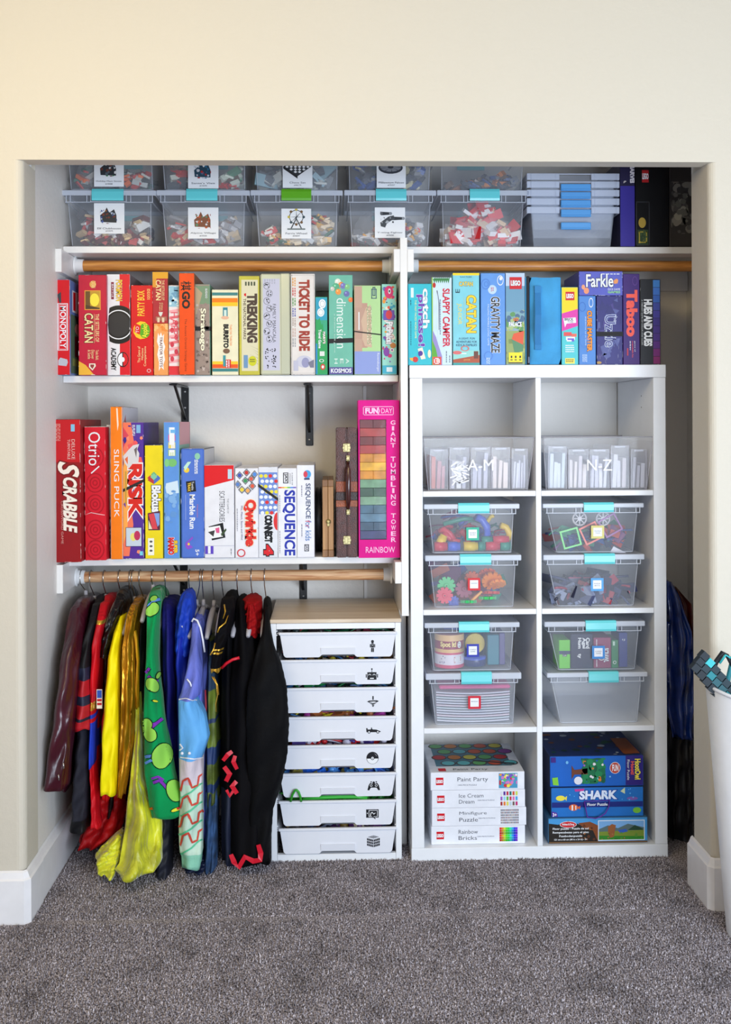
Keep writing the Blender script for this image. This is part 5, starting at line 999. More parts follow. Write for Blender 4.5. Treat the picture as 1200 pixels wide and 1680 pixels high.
# gears
B = CB['a2']; GG = 'toy gears in the cube bin'
def gear(x, y, Y, rad, c, lab, n=10, tx=.0, ty=.0, th=.008):
    p = P(x, y, Y); mb = MB(); m = M(c, .4); o_ = []
    for k in range(n):
        a = 2 * PI * k / n
        for da, rr in ((-.45, .74), (-.3, 1), (.3, 1), (.45, .74)): q = a + da * 2 * PI / n; o_.append((rad * rr * math.cos(q), rad * rr * math.sin(q)))
    mb.prism(o_, 0, th, m); mb.lathe([(rad * .3, -.003), (rad * .25, -.0035)], m, 12, (0, 0, 0), 'Y'); mb.lathe([(rad * .08, -.0038), (rad * .05, -.0039)], M((60, 30, 40), .5), 8, (0, 0, 0), 'Y')
    o = mb.build('toy_gear', loc=p); o.rotation_euler = (tx, 0, ty); tag(o, lab, 'toy', GG); return o
g_ = [(730, 978, .384, .0285, (216, 44, 76), 'crimson gear at the lower left', 0, 0), (733, 962, .397, .031, (60, 190, 110), 'green gear behind the crimson one', 0, 0), (745, 988, .408, .02, (70, 90, 200), 'small blue gear low at the left', 0, 0), (762, 967, .405, .031, (150, 40, 80), 'maroon gear left of the label', 0, 0), (808, 955, .40, .036, (244, 140, 30), 'large orange gear on the right', .5, 0), (817, 961, .388, .029, (250, 150, 40), 'orange gear in front on the right', 1.0, .1), (800, 944, .425, .03, (240, 100, 60), 'coral gear at the upper right', .9, 0), (806, 976, .398, .03, (206, 60, 60), 'red gear lying flat under the orange ones', 1.35, 0), (800, 984, .388, .03, (70, 200, 110), 'green gear lying flat on the right', 1.45, 0), (769, 990, .388, .028, (60, 190, 110), 'green gear lying flat in the middle', 1.45, 0), (775, 950, .43, .026, (226, 100, 50), 'orange-red gear behind the label', .2, 0)]
for x, y, Y, rad, c, l, tx, ty in g_: gear(x, y - 1, Y, rad * .88, c, l, 10, tx, ty)
mb = MB(); p = P(781, 980, .381); mb.rbox((-.026, 0, -.004), (.026, .006, .004), M((250, 170, 70), .4)); o = mb.build('toy_axle', loc=p); o.rotation_euler = (0, -.75, 0); tag(o, 'light orange stick leaning among the gears', 'toy')
heap('blue, green and pink gear parts at the back of the gear bin', 'toy parts', dict(B, y0=.45), [(60, 80, 150), (60, 160, 130), (200, 110, 90), (120, 60, 110), (90, 90, 160)], 50, (.02, .04), 32, .85, kinds='bp', name='loose_gear_parts')
# magnetic frames
B = CB['b1']
def frame(x, y, Y, s, ang, c, lab, t_=.005):
    p = P(x, y, Y); mb = MB(); m = M(c, .35); h = s / 2
    for a in ((-h, h - t_, h, h), (-h, -h, h, -h + t_), (-h, -h + t_, -h + t_, h - t_), (h - t_, -h + t_, h, h - t_)): mb.box((a[0], 0, a[1]), (a[2], .005, a[3]), m)
    o = mb.build('magnetic_frame', loc=p); o.rotation_euler = (0, ang, 0); tag(o, lab, 'toy', 'square magnetic frames in the cube bin')
frame(937, 883, .385, .056, -.26, (110, 226, 110), 'light green square frame at the left'); frame(970, 875, .392, .056, -.44, (244, 100, 70), 'coral square frame in the middle'); frame(1002, 862, .399, .058, -.5, (150, 50, 150), 'purple square frame at the right')
for x in (951.5, 990):
    p = P(x, 851, .402); mb = MB(); m = M((214, 210, 214), .4); R_ = .0225; r1 = R_ * .8
    mb.lathe([(r1, 0), (R_, 0), (R_, .007), (r1, .007), (r1, 0)], m, 28, (0, 0, 0), 'Y', False); mb.lathe([(.007, -.001), (.007, .006)], m, 16, (0, 0, 0), 'Y')
    for k in range(8): mb.box((.006, 0, -.0014), (r1 + .001, .004, .0014), m, None, Matrix.Rotation(PI * k / 4, 4, 'Y'))
    tag(mb.build('spoked_toy_disc', loc=p), 'white spoked wheel %s' % ('above the green frame' if x < 960 else 'behind the label and purple frame'), 'toy', 'white toy wheels')
heap('flat coloured magnetic shapes at the bottom of the frame bin', 'toy parts', dict(B, y0=.405), [(60, 90, 150), (70, 150, 120), (200, 80, 70), (120, 60, 130), (226, 200, 90), (50, 60, 90), (60, 70, 120)], 60, (.02, .036), 33, .5, kinds='pt', name='magnetic_shapes')
mb = MB(); p = P(1012, 904, .382); mb.add([(-.02, 0, -.004), (.03, 0, -.006), (-.008, .002, .014)] , [(0, 1, 2)], M((226, 224, 236), .5)); mb.add([(-.02, .001, -.004), (.03, .001, -.006), (-.008, .003, .014)], [(2, 1, 0)], M((226, 224, 236), .5)); tag(mb.build('paper_slip', loc=p), 'white slip of paper at the lower right of the frame bin', 'paper')
B = CB['b2']
heap('dark flat pieces and rods in the blue-label bin', 'toy parts', B, [(40, 44, 80), (50, 56, 96), (34, 36, 60), (70, 80, 120), (150, 160, 190), (160, 40, 70)], 90, (.024, .04), 34, .45, kinds='pppt', name='flat_toy_parts')
mb = MB(); p = P(966, 965, .44); mb.rbox((-.062, 0, -.03), (.062, .05, .035), M((44, 46, 90), .4), r=.003); mb.rbox((-.062, -.001, .031), (.062, .001, .034), M((180, 50, 90), .4), r=.0005); tag(mb.build('toy_case', loc=p), 'navy case with thin crimson edge inside the blue-label bin', 'case')
mb = MB(); p = P(1034, 968, .392); mb.rbox((-.006, 0, -.013), (.006, .01, .013), M((200, 30, 60), .35), r=.003); o = mb.build('toy_block', loc=p); o.rotation_euler = (0, .5, 0); tag(o, 'small red block at the right of the blue-label bin', 'toy')
# tins and boxes in c1
B = CB['c1']; p = P(737, 1080, .43); R_ = .0445
t = thing('round_game_tin', (p.x, B['y0'] + R_ + .003, B['z0'] + .001), 'round tin with cream title on a crimson band', 'tin'); hh = B['z1'] - B['z0'] - .02
mb = MB(); pk = M((206, 70, 110), .35)
for (a, b, c) in ((0, .1, (206, 70, 110)), (.1, .4, (226, 222, 234)), (.4, .46, (206, 70, 110)), (.46, .56, (230, 190, 130)), (.56, .8, (150, 40, 76)), (.8, .98, (232, 190, 136))): mb.lathe([(R_, a * hh), (R_, b * hh)], M(c, .35), 36, (0, 0, 0), 'Z', False)
mb.lathe([(R_, .98 * hh), (R_ * .9, hh), (.001, hh)], M((170, 110, 120), .3), 36, (0, 0, 0), 'Z', False); mb.build('body', t)
class CylArt(Art):
    def __init__(s, R, z0, h, a0, a1): super().__init__((0,0,0),(1,0,0),(0,0,-1),(0,-1,0)); s.c = (R, z0, h, a0, a1)
    def pt(s, u, v, k=None): R, z0, h, a0, a1 = s.c; a = a0 + (a1 - a0) * u; rr = R + .0003 + s.step * (k or s.k); return Vector((rr * math.sin(a), -rr * math.cos(a), z0 + h * (1 - v)))
A = CylArt(R_, 0, hh, -.9, .9); A.T('Spot It!', .1, .22, .7, .4, (246, 220, 150), 'h', b=.05, out=(90, 20, 40), ow=.03); A.E(.85, .31, .09, .1, WHITE); A.noise(8, [BLK, (80, 80, 120)], 2, (.78, .24, .92, .38), (.01, .02)); A.R(.62, .66, .92, .84, (196, 60, 80)); A.T('MARVEL', .63, .68, .91, .82, WHITE, 'h', b=.06); A.noise(8, [(150, 150, 180), (110, 110, 150)], 6, (.05, .62, .3, .86), (.02, .04)); A.done(t)
p = P(778, 1092, .43); t = thing('round_game_tin', (p.x, .43, B['z0'] + .001), 'navy and yellow round tins stacked behind the navy-framed label', 'tin')
mb = MB(); mb.lathe([(.034, 0), (.036, .004), (.036, .022), (.034, .026), (.001, .026)], M((30, 44, 110), .3), 32); mb.build('body', t); mb = MB(); mb.lathe([(.0365, .02), (.0365, .027), (.001, .0275)], M((60, 90, 200), .3), 32); mb.build('lid', t)
mb = MB(); mb.lathe([(.03, -.012), (.031, -.01), (.031, .01), (.028, .012), (.001, .012)], M((220, 190, 60), .35), 28, (0, 0, 0), 'Y'); o = mb.build('round_game_tin', loc=P(779, 1069, .46) ); o.location.z = B['z0'] + .061; tag(o, 'yellow round tin standing on edge behind the navy-framed label', 'tin')
mb = MB(); p = P(813, 1070, .42); mb.rbox((-.024, 0, 0), (.012, .1, hh * .9), M((30, 120, 140), .4), r=.002); o = mb.build('card_box', loc=(p.x, .42, B['z0'] + .001)); tag(o, 'teal card box right of the round tins', 'box')
mb = MB(); mb.rbox((.0125, 0, 0), (.03, .1, hh * .95), M((80, 70, 130), .4), r=.002); o = mb.build('card_box', loc=(p.x, .42, B['z0'] + .001)); tag(o, 'violet card box at the right of the navy-label bin', 'box')
mb = MB(); mb.rbox((-.075, 0, 0), (.055, .12, hh * .92), M((50, 80, 190), .4), r=.002); o = mb.build('card_box', loc=(P(767, 1070, .56).x, .555, B['z0'] + .001)); tag(o, 'blue box at the back of the navy-label bin', 'box')
# folders in c2
B = CB['c2']
for k in range(12):
    z = B['z0'] + .002 + k * .0076; mb = MB(); W_ = (B['x1'] - B['x0']) * (.95 + .002 * k); sag = .005
    N = 8; vs = []; c = [(214, 216, 232), (200, 214, 226), (222, 206, 222), (206, 210, 228)][k % 4]
    for i in range(N + 1): x = -W_/2 + W_ * i / N; zz = -sag * (1 - (2 * i / N - 1) ** 2) + sag; vs += [(x, 0, zz), (x, .22, zz), (x, 0, zz + .0035), (x, .22, zz + .0035)]
    mb.add(vs, [(4*i, 4*i+4, 4*i+6, 4*i+2) for i in range(N)] + [(4*i+2, 4*i+6, 4*i+7, 4*i+3) for i in range(N)] + [(0, 2, 3, 1), (4*N, 4*N+1, 4*N+3, 4*N+2)], M(c, .4)); o = mb.build('clear_folder', loc=((B['x0'] + B['x1']) / 2 - .003, B['y0'] + .002, z)); tag(o, 'clear zip folder behind the red-framed label, %s' % ['bottom of its stack', 'second from the bottom', 'third from the bottom', 'fourth from the bottom', 'fifth from the bottom', 'sixth from the bottom', 'sixth from the top', 'fifth from the top', 'fourth from the top', 'third from the top', 'second from the top', 'topmost of the clear ones'][k], 'folder', 'stacked clear folders')
mb = MB(); mb.rbox((-.105, 0, 0), (.11, .2, .011), M((224, 60, 140), .4), r=.004); tag(mb.build('pink_folder', loc=((B['x0'] + B['x1']) / 2, B['y0'] + .0, B['z0'] + .101)), 'hot pink folder on top of the clear folder stack', 'folder')
# card games in d1
B = CB['d1']
def cgame(x0, x1, yt, c, lab, art=None, yb=1099, Y=None, d=.09): return game('card_box', lab, x0, x1, yt, yb, Y or B['y0'] + .001, d, c, z0=B['z0'] + .0005, art=art, group='card game boxes in the cube bin')
def a_(A): A.R(.0, .38, 1, .5, (40, 46, 90)); A.R(.3, .5, .7, .58, BLK); A.T('LSA', .34, .51, .66, .57, WHITE, 'h')
cgame(918, 936, 1050, (110, 206, 50), 'lime green card box with a dark band', a_)
def a_(A): A.T('Card', .7, .12, .86, .42, WHITE, 'd', b=.04); A.T('Agai', .5, .12, .68, .42, WHITE, 'd', b=.04); A.T('Hum', .34, .12, .48, .42, WHITE, 'd', b=.04); A.T('ty', .3, .58, .46, .7, WHITE, 'd', b=.04)
cgame(937, 973, 1040, (24, 28, 66), 'wide dark navy card box with white words turned sideways', a_)
def a_(A): A.T('SCRAWL', .6, .35, .85, .8, WHITE, 'd', b=.05, out=(60, 20, 40), ow=.04); A.ring(.45, .65, .2, .1, .3, (240, 230, 220)); lines(A, .15, .06, .25, .4, 1, WHITE); lines(A, .15, .72, .25, .95, 1, WHITE)
cgame(974.5, 1003, 1046, (144, 44, 90), 'maroon card box behind the blue-framed label', a_)
def a_(A): A.R(.2, .05, .5, .2, (200, 226, 210)); A.ring(.45, .8, .25, .06, .3, WHITE)
cgame(1004, 1015, 1050, (30, 130, 76), 'slim green card box', a_)
def a_(A): A.T('IJ', .4, .18, .7, .24, WHITE, 'h')
cgame(1016, 1030, 1038, (46, 60, 140), 'slim indigo card box at the right', a_, Y=B['y0'] + .012)

# ---- clear trays of game cases
def tray(label, x0, x1, yt, yb, bx0, bx1, word, wx):
    Yf = .345; a, b = P(x0, yt, Yf), P(x1, yt, Yf); f0, f1 = P(bx0, yb, Yf), P(bx1, yb, Yf); cx = (a.x + b.x) / 2; W = b.x - a.x; zb = ZC[3] + .0006; H_ = a.z - zb; D = .33
    t = thing('clear_tray', (cx, Yf, zb), label, 'bin', 'clear open trays in the top cubes'); m = M((226, 226, 236), .06, alpha=.13, spec=.8); me = M((196, 194, 204), .15, alpha=.6, spec=.8); mb = MB()
    F_ = [(f0.x - cx, .012, 0), (f1.x - cx, .012, 0), (f1.x - cx, D - .01, 0), (f0.x - cx, D - .01, 0)]; T_ = [(-W/2, 0, H_), (W/2, 0, H_), (W/2, D, H_), (-W/2, D, H_)]
    mb.add(F_ + T_, [(0, 1, 5, 4), (1, 2, 6, 5), (2, 3, 7, 6), (3, 0, 4, 7), (3, 2, 1, 0)], m); mb.build('tub', t)
    mb = MB(); mb.tube([(T_[0][0], .0, H_), (T_[1][0], 0, H_), (T_[2][0], D, H_), (T_[3][0], D, H_)], .0016, me, 6, True); mb.tube([F_[0], F_[1], F_[2], F_[3]], .0014, me, 6, True); mb.tube([F_[0], T_[0]], .0013, me, 6); mb.tube([F_[1], T_[1]], .0013, me, 6); mb.build('edge_bead', t)
    c0, c1 = P(wx[0], 754, Yf + .003), P(wx[1], 772, Yf + .003); A = Art((c0.x - cx, .0045, c0.z - zb), (c1.x - c0.x, 0, 0), (0, 0, c1.z - c0.z), (0, -1, -.08)); A.T(word, 0, 0, 1, 1, (246, 248, 252), 'h', b=0); A.done(t)
    return zb
def case(x0, x1, yt, lab, cols, seed, tilt=0, Y=.375):
    a, b = P(x0, yt, Y), P(x1, yt, Y); W = b.x - a.x; H_ = a.z - ZC[3] - .003; t = thing('clear_case', ((a.x + b.x) / 2, Y, ZC[3] + .0025), lab, 'case', 'slim clear cases of cards in the trays')
    m = M((214, 216, 230), .15, alpha=.22, spec=.8); mb = MB(); mb.box((-W/2, 0, 0), (W/2, .22, H_), m); mb.build('shell', t)
    mb = MB(); mb.tube([(-W/2, 0, .001), (W/2, 0, .001), (W/2, 0, H_), (-W/2, 0, H_)], .0011, M((226, 226, 238), .3, alpha=.8), 5, True); mb.box((-W*.3, -.0015, H_ - .006), (W*.3, 0, H_ - .001), M((220, 222, 236), .3, alpha=.6)); mb.build('rim', t)
    r = random.Random(seed)
    n = r.randint(3, 5); x = -W/2 + .004
    for k in range(n):
        w_ = (W - .008) / n * r.uniform(.6, .95); hh = H_ * r.uniform(.55, .85); mb = MB(); mb.rbox((0, 0, 0), (w_, .18, hh), M(r.choice(cols), .6), r=.0008); o = mb.build('card_pack', t, (x, .006, .003)); o.rotation_euler = (0, r.uniform(.0, .07), 0); x += (W - .008) / n
lav = [(214, 216, 230), (200, 200, 220), (226, 224, 232), (190, 190, 210)]
tray('clear open tray lettered A-M', 695, 877, 718.5, 800, 704, 867, 'A-M', (768, 810))
case(706, 735, 737, 'clear case at the left end of the A-M tray, orange and grey packs', [(206, 90, 60), (90, 86, 96), (170, 168, 186), (190, 120, 130)], 1); case(738, 770, 734, 'second clear case in the A-M tray, of white strips', lav + [(236, 236, 240)], 2); case(773, 805, 734, 'third clear case in the A-M tray, behind the lettering', lav, 3)
case(807, 837, 734, 'fourth clear case in the A-M tray, holding a pale bag', [(226, 222, 226), (236, 220, 214)], 4); case(840, 866, 736, 'fifth clear case, right end of the A-M tray', lav, 5)
r5 = random.Random(5); mb = MB()
for k in range(26):
    p = P(r5.uniform(745, 765), r5.uniform(760, 792), .373 + .001 * (k % 3)); mt = Matrix.Translation(p) @ Matrix.Rotation(r5.uniform(-1, 1), 4, 'Y'); mb.box((-.012, -.0008, -.0022), (.012, .0008, .0022), M((244, 244, 248), .5), None, mt)
tag(mb.build('domino_strips'), 'white loose strips in the second case of the A-M tray', 'game pieces', kind='stuff')
tray('clear open tray lettered N-Z', 892, 1072, 717.5, 799, 898, 1063, 'N-Z', (964, 1005))
case(900, 930, 732, 'clear case at the left end of the N-Z tray, pale blue packs', [(200, 216, 230), (214, 224, 236)], 11); case(933, 966, 737, 'second clear case in the N-Z tray, beige packs', [(214, 206, 214), (226, 216, 214), (190, 180, 196)], 12); case(968, 1000, 737, 'third clear case in the N-Z tray, behind the lettering', lav, 13); case(1003, 1032, 731, 'fourth clear case in the N-Z tray, cream packs', [(232, 222, 214), (214, 206, 214), (226, 226, 236)], 14); case(1036, 1061, 737, 'fifth clear case, right end of the N-Z tray', [(176, 176, 190), (190, 190, 200)], 15)

# ---- puzzle boxes
GP = 'white puzzle boxes in the lower left cube'
def lego(title, sub, artf, two=False):
    def f(A):
        A.R(.055, .28, .135, .7, (206, 20, 36)); A.T('LEGO', .062, .42, .128, .58, WHITE, 'h', b=.07)
        if two: A.T(title[0], .29, .2, .29 + .028 * len(title[0]) + .01, .42, (60, 62, 76), 'h', b=-.005); A.T(title[1], .29, .54, .29 + .031 * len(title[1]) + .01, .76, (60, 62, 76), 'h', b=-.005); A.T('1000-PIECE PUZZLE', .49, .55, .67, .61, (90, 92, 110), 'h')
        else: A.T(title[0], .285, .28, .61, .58, (60, 62, 76), 'h', b=-.005); A.T('1000-PIECE PUZZLE', .29, .68, .49, .75, (90, 92, 110), 'h')
        artf(A)
    return f
def rb(A):
    for i in range(9):
        for j in range(6):
            import colorsys; c = colorsys.hsv_to_rgb(i / 11 + .02 * (j % 2), .85, .9 - .1 * (j % 3)); A.R(.727 + i * .0215, .1 + j * .13, .7475 + i * .0215, .22 + j * .13, tuple(int(255 * q) for q in c)); A.k -= 1
    A.k += 1
def mf(A):
    r = random.Random(2)
    for i in range(14):
        for j in range(6): A.R(.73 + i * .0138, .1 + j * .14, .738 + i * .0138, .2 + j * .14, r.choice([(50, 40, 46), (120, 60, 60), (70, 70, 90), (150, 130, 110)])); A.k -= 1
    A.k += 1
def ic(A):
    r = random.Random(3); cs = [(220, 220, 230), (90, 40, 150), (190, 30, 60), (20, 110, 100), (214, 80, 40), (200, 220, 80), (150, 90, 190), (150, 210, 240), (90, 170, 50), (190, 50, 80), (220, 110, 180), (60, 160, 220), (160, 40, 50), (230, 120, 40), (220, 210, 80), (190, 210, 220), (110, 90, 80), (190, 30, 110)]
    for i in range(6):
        for j in range(3): u = .735 + i * .0325; v = .1 + j * .29; A.R(u, v, u + .021, v + .22, cs[(i + j * 6) % 18]); A.R(u + .007, v + .2, u + .013, v + .25, (226, 200, 160)); A.k -= 2
    A.k += 2
def pp(A): A.R(.725, .08, .925, .92, (70, 150, 190)); A.noise(46, [(200, 50, 60), (240, 220, 80), (120, 80, 190), (90, 190, 110), (236, 150, 60), (210, 120, 190), (230, 236, 240)], 5, (.727, .1, .923, .9), (.012, .022))
def topart(A):
    A.R(.08, .02, .9, .8, (70, 120, 140)); r = random.Random(6)
    for j in range(4):
        for i in range(5): A.k = 3; A.E(.14 + i * .17 + .08 * (j % 2), .1 + j * .2, .085, .09, (70, 56, 60)); A.E(.14 + i * .17 + .08 * (j % 2), .095 + j * .2, .07, .07, r.choice([(200, 80, 50), (140, 60, 160), (90, 180, 190), (210, 200, 70), (200, 120, 50), (190, 40, 50), (90, 170, 100)]))
    A.Pg([(.5, .6), (.95, .72), (.93, .76), (.5, .64)], (30, 26, 40)); A.T('Paint Party', .25, .88, .62, .95, (60, 62, 76), 'h'); A.R(.09, .87, .17, .96, (206, 20, 36))
zz = ZC[0] + .0006
for (x0, x1, ya, yb_, ttl, fn, two, lb) in [(708, 862, 1353, 1383, ('Rainbow', 'Bricks'), rb, True, 'bottom white puzzle box, with a rainbow picture at its right'), (709, 864, 1323, 1352.7, ('Minifigure', 'Puzzle'), mf, True, 'white puzzle box with a grid of tiny dark figures, second from the bottom'), (709, 862, 1293.5, 1322.6, ('Ice Cream', 'Dream'), ic, True, 'white puzzle box with rows of coloured ice lollies, second from the top'), (707, 861, 1263.5, 1293, ('Paint Party',), pp, False, 'topmost white puzzle box, with paint pots pictured on its top')]:
    h = (yb_ - ya) / 556.0; o, W_, H_ = game('puzzle_box', lb, x0, x1, ya, yb_, .36, .28, (232, 234, 242), z0=zz, z1=zz + h, art=lego(ttl, '', fn, two), tart=topart if ttl[0] == 'Paint Party' else None, group=GP); zz += h + .0006
GD = 'colourful floor puzzle boxes in the lower right cube'
def dino(A):
    A.R(.005, .02, .995, .98, (70, 150, 210)); A.Pg([(.005, .2), (.1, .25), (.2, .1), (.35, .3), (.5, .5), (.5, .98), (.005, .98)], (40, 34, 30)); A.Pg([(.3, .2), (.42, .15), (.5, .3), (.5, .95), (.45, .5), (.36, .4)], (130, 70, 36)); A.noise(14, [(150, 90, 40), (90, 50, 30)], 3, (.32, .2, .5, .95), (.01, .025), 'P')
    A.E(.2, .25, .085, .13, WHITE); A.E(.2, .25, .08, .115, (200, 30, 40)); A.T('Melissa & Doug', .14, .2, .26, .3, WHITE, 'h', b=.03)
    for k, t_ in enumerate(['Floor puzzle - Puzzle de sol', 'Rompecabezas para el piso', 'Fussbodenpuzzle', '121 cm x 60 cm (48 in x 24 in) - 3+']): A.T(t_, (.045, .045, .11, .06)[k], .37 + k * .145, (.405, .405, .34, .39)[k], .47 + k * .145 - (.02 if k == 3 else 0), WHITE, 'h', b=.02)
    A.R(.5, .1, .97, .9, WHITE); A.R(.507, .13, .963, .87, (120, 170, 220)); A.Pg([(.507, .45), (.6, .3), (.7, .42), (.8, .25), (.963, .4), (.963, .6), (.507, .6)], (90, 110, 110)); A.Pg([(.507, .55), (.963, .5), (.963, .87), (.507, .87)], (120, 140, 50)); A.Pg([(.507, .7), (.963, .75), (.963, .87), (.507, .87)], (50, 130, 40)); A.Pg([(.6, .35), (.64, .25), (.68, .3), (.67, .5), (.66, .75), (.62, .8), (.6, .6)], (150, 90, 50)); A.Pg([(.7, .5), (.78, .45), (.8, .55), (.72, .62)], (50, 90, 180)); A.Pg([(.8, .5), (.87, .3), (.95, .45), (.95, .5)], (40, 70, 50)); A.noise(16, [(60, 90, 40), (160, 110, 60), (90, 140, 50)], 8, (.51, .55, .96, .86), (.008, .02), 'P'); A.R(.005, .92, .995, .98, (110, 80, 50))
def shark(A):
    A.R(.005, .5, .995, .68, (24, 40, 120)); A.T('SHARK', .31, .13, .7, .4, (224, 232, 250), 'h', b=.05, sh=.05, out=(20, 60, 150), ow=.06); A.T('Floor Puzzle', .39, .54, .61, .63, WHITE, 'h', b=.02); A.E(.1, .36, .05, .09, (236, 220, 70)); A.Pg([(.14, .36), (.17, .28), (.165, .45)], (236, 220, 70)); A.E(.24, .68, .05, .11, (220, 100, 50)); A.R(.22, .6, .235, .78, WHITE); A.R(.26, .62, .27, .76, WHITE); A.Pg([(.28, .68), (.315, .62), (.31, .75)], (220, 100, 50)); A.Pg([(.75, .15), (.8, .02), (.8, .24)], (200, 210, 170)); A.E(.88, .4, .06, .06, (120, 90, 170)); A.E(.93, .8, .045, .1, (120, 190, 60)); A.Pg([(.005, .8), (.06, .85), (.07, .98), (.005, .98)], (90, 40, 150)); A.T('3+', .015, .86, .055, .97, WHITE, 'h', b=.03); A.Pg([(.25, .06), (.36, .04), (.35, .12), (.26, .14)], (200, 60, 150)); A.noise(12, [(90, 170, 230)], 3, (.02, .05, .98, .5), (.004, .01))
def owl(A):
    A.R(.81, .01, .995, .98, (46, 32, 120)); A.noise(60, [(24, 110, 70), (30, 130, 80), (20, 90, 60)], 3, (.33, .07, .6, .92), (.03, .06)); A.Pg([(.23, .3), (.26, .45), (.4, .4), (.4, .6), (.26, .6), (.23, .75)], (110, 60, 40)); A.noise(12, [(210, 120, 50), (150, 100, 190), (226, 220, 226), (120, 200, 220)], 9, (.35, .15, .58, .85), (.012, .022)); A.E(.3, .8, .045, .13, (226, 226, 236)); A.E(.695, .4, .058, .19, WHITE); A.E(.695, .4, .053, .175, (190, 60, 40)); A.T('FUN', .665, .3, .73, .5, WHITE, 'h', b=.03)
    A.Pg([(.02, .7), (.08, .68), (.09, .95), (.03, .93)], (130, 200, 60)); A.T('HootOwl', .91, .12, .965, .78, (244, 214, 80), 'd', b=.04, out=(40, 120, 60), ow=.04); A.T('Hoot!', .865, .2, .9, .62, (230, 90, 80), 'd', b=.04); A.T('Floor Puzzle', .825, .14, .85, .8, WHITE, 'd'); A.R(.01, .03, .06, .2, (60, 30, 120)); A.E(.18, .2, .015, .05, (110, 180, 230)); A.E(.64, .68, .01, .03, (110, 180, 230))
def owltop(A): A.noise(40, [(30, 90, 70), (24, 60, 50), (120, 70, 40), (180, 190, 200)], 12, (.02, .1, .98, .98), (.02, .06)); A.R(.8, .4, .98, .95, (150, 80, 40))
z_ = ZC[0] + .0006; hs = [42 / 556, 49 / 556, 51 / 556]
o, W_, H_ = game('puzzle_box', 'floor puzzle box with a painted dinosaur landscape', 900, 1063, 1341, 1383, .352, .28, (60, 110, 150), z0=z_, z1=z_ + hs[0], art=dino, group=GD); z_ += hs[0] + .0006
o, W_, H_ = game('puzzle_box', 'bright blue floor puzzle box with purple cord handle and fish', 905, 1056, 1292, 1341, .36, .28, (30, 110, 190), z0=z_, z1=z_ + hs[1], art=shark, group=GD, side=(20, 40, 80)); z_ += hs[1] + .0006
mb = MB(); ps = [(-.04, -.002, H_ * .52), (-.038, -.009, H_ * .35), (-.034, -.014, H_ * .05), (-.01, -.016, H_ * .0), (.005, -.016, H_ * .06), (.02, -.014, H_ * .16), (.032, -.009, H_ * .35), (.036, -.002, H_ * .55)]
mb.tube([(-.04, -.002, H_ * .53), (0, -.0025, H_ * .54), (.036, -.002, H_ * .55)], .0016, M((90, 30, 150), .6), 6); mb.tube(ps, .0018, M((90, 30, 150), .6), 6); mb.build('cord_handle', o)
game('puzzle_box', 'topmost blue floor puzzle box with a tree of owls', 903, 1056, 1239, 1292, .365, .28, (22, 96, 190), z0=z_, z1=z_ + hs[2], art=owl, tart=owltop, group=GD, side=(40, 50, 90), top=(20, 50, 110))

# ================================================================== DRAWER UNIT
DX0, DX1, DY = -.1812, .2045, .350; DWd = DX1 - DX0; ztop = P(552, 1015.5, DY).z; zrail = P(552, 1022, DY).z; DD = .36
t = thing('drawer_unit', (DX0, DY, 0), 'white drawer unit with eight drawers and pale birch top', 'drawers')
wf = M((236, 238, 242), .4, var=.01); birch = wood((206, 184, 158), (228, 212, 190), 'X', 10, .4, 'birch_top')
mb = MB(); mb.rbox((-.002, -.004, zrail), (DWd + .002, DD, ztop), birch, r=.002); mb.build('top_board', t)
for x in (0, DWd - .017):
    mb = MB(); mb.rbox((x, 0, 0), (x + .017, .017, zrail - .0005), wf, r=.001); mb.build('post', t)
    mb = MB(); mb.rbox((x, DD - .02, 0), (x + .017, DD - .003, zrail - .0005), wf, r=.001); mb.build('post', t)
    mb = MB(); mb.rbox((x, .0175, zrail - .02), (x + .017, DD - .0205, zrail - .0005), wf, r=.001); mb.rbox((x, .0175, .0), (x + .017, DD - .0205, .02), wf, r=.001); mb.build('side_rail', t)
mb = MB(); mb.rbox((.0175, 0, zrail - .0175), (DWd - .0175, .015, zrail - .0005), wf, r=.001); mb.build('front_rail', t)
mb = MB(); mb.rbox((.0175, 0, 0), (DWd - .0175, .015, .021), wf, r=.001); mb.build('front_rail', t)
rims = [1037, 1082, 1128, 1175.5, 1222, 1268, 1313, 1358]; bots = [1078, 1123, 1169, 1216, 1261, 1307, 1354, 1400]
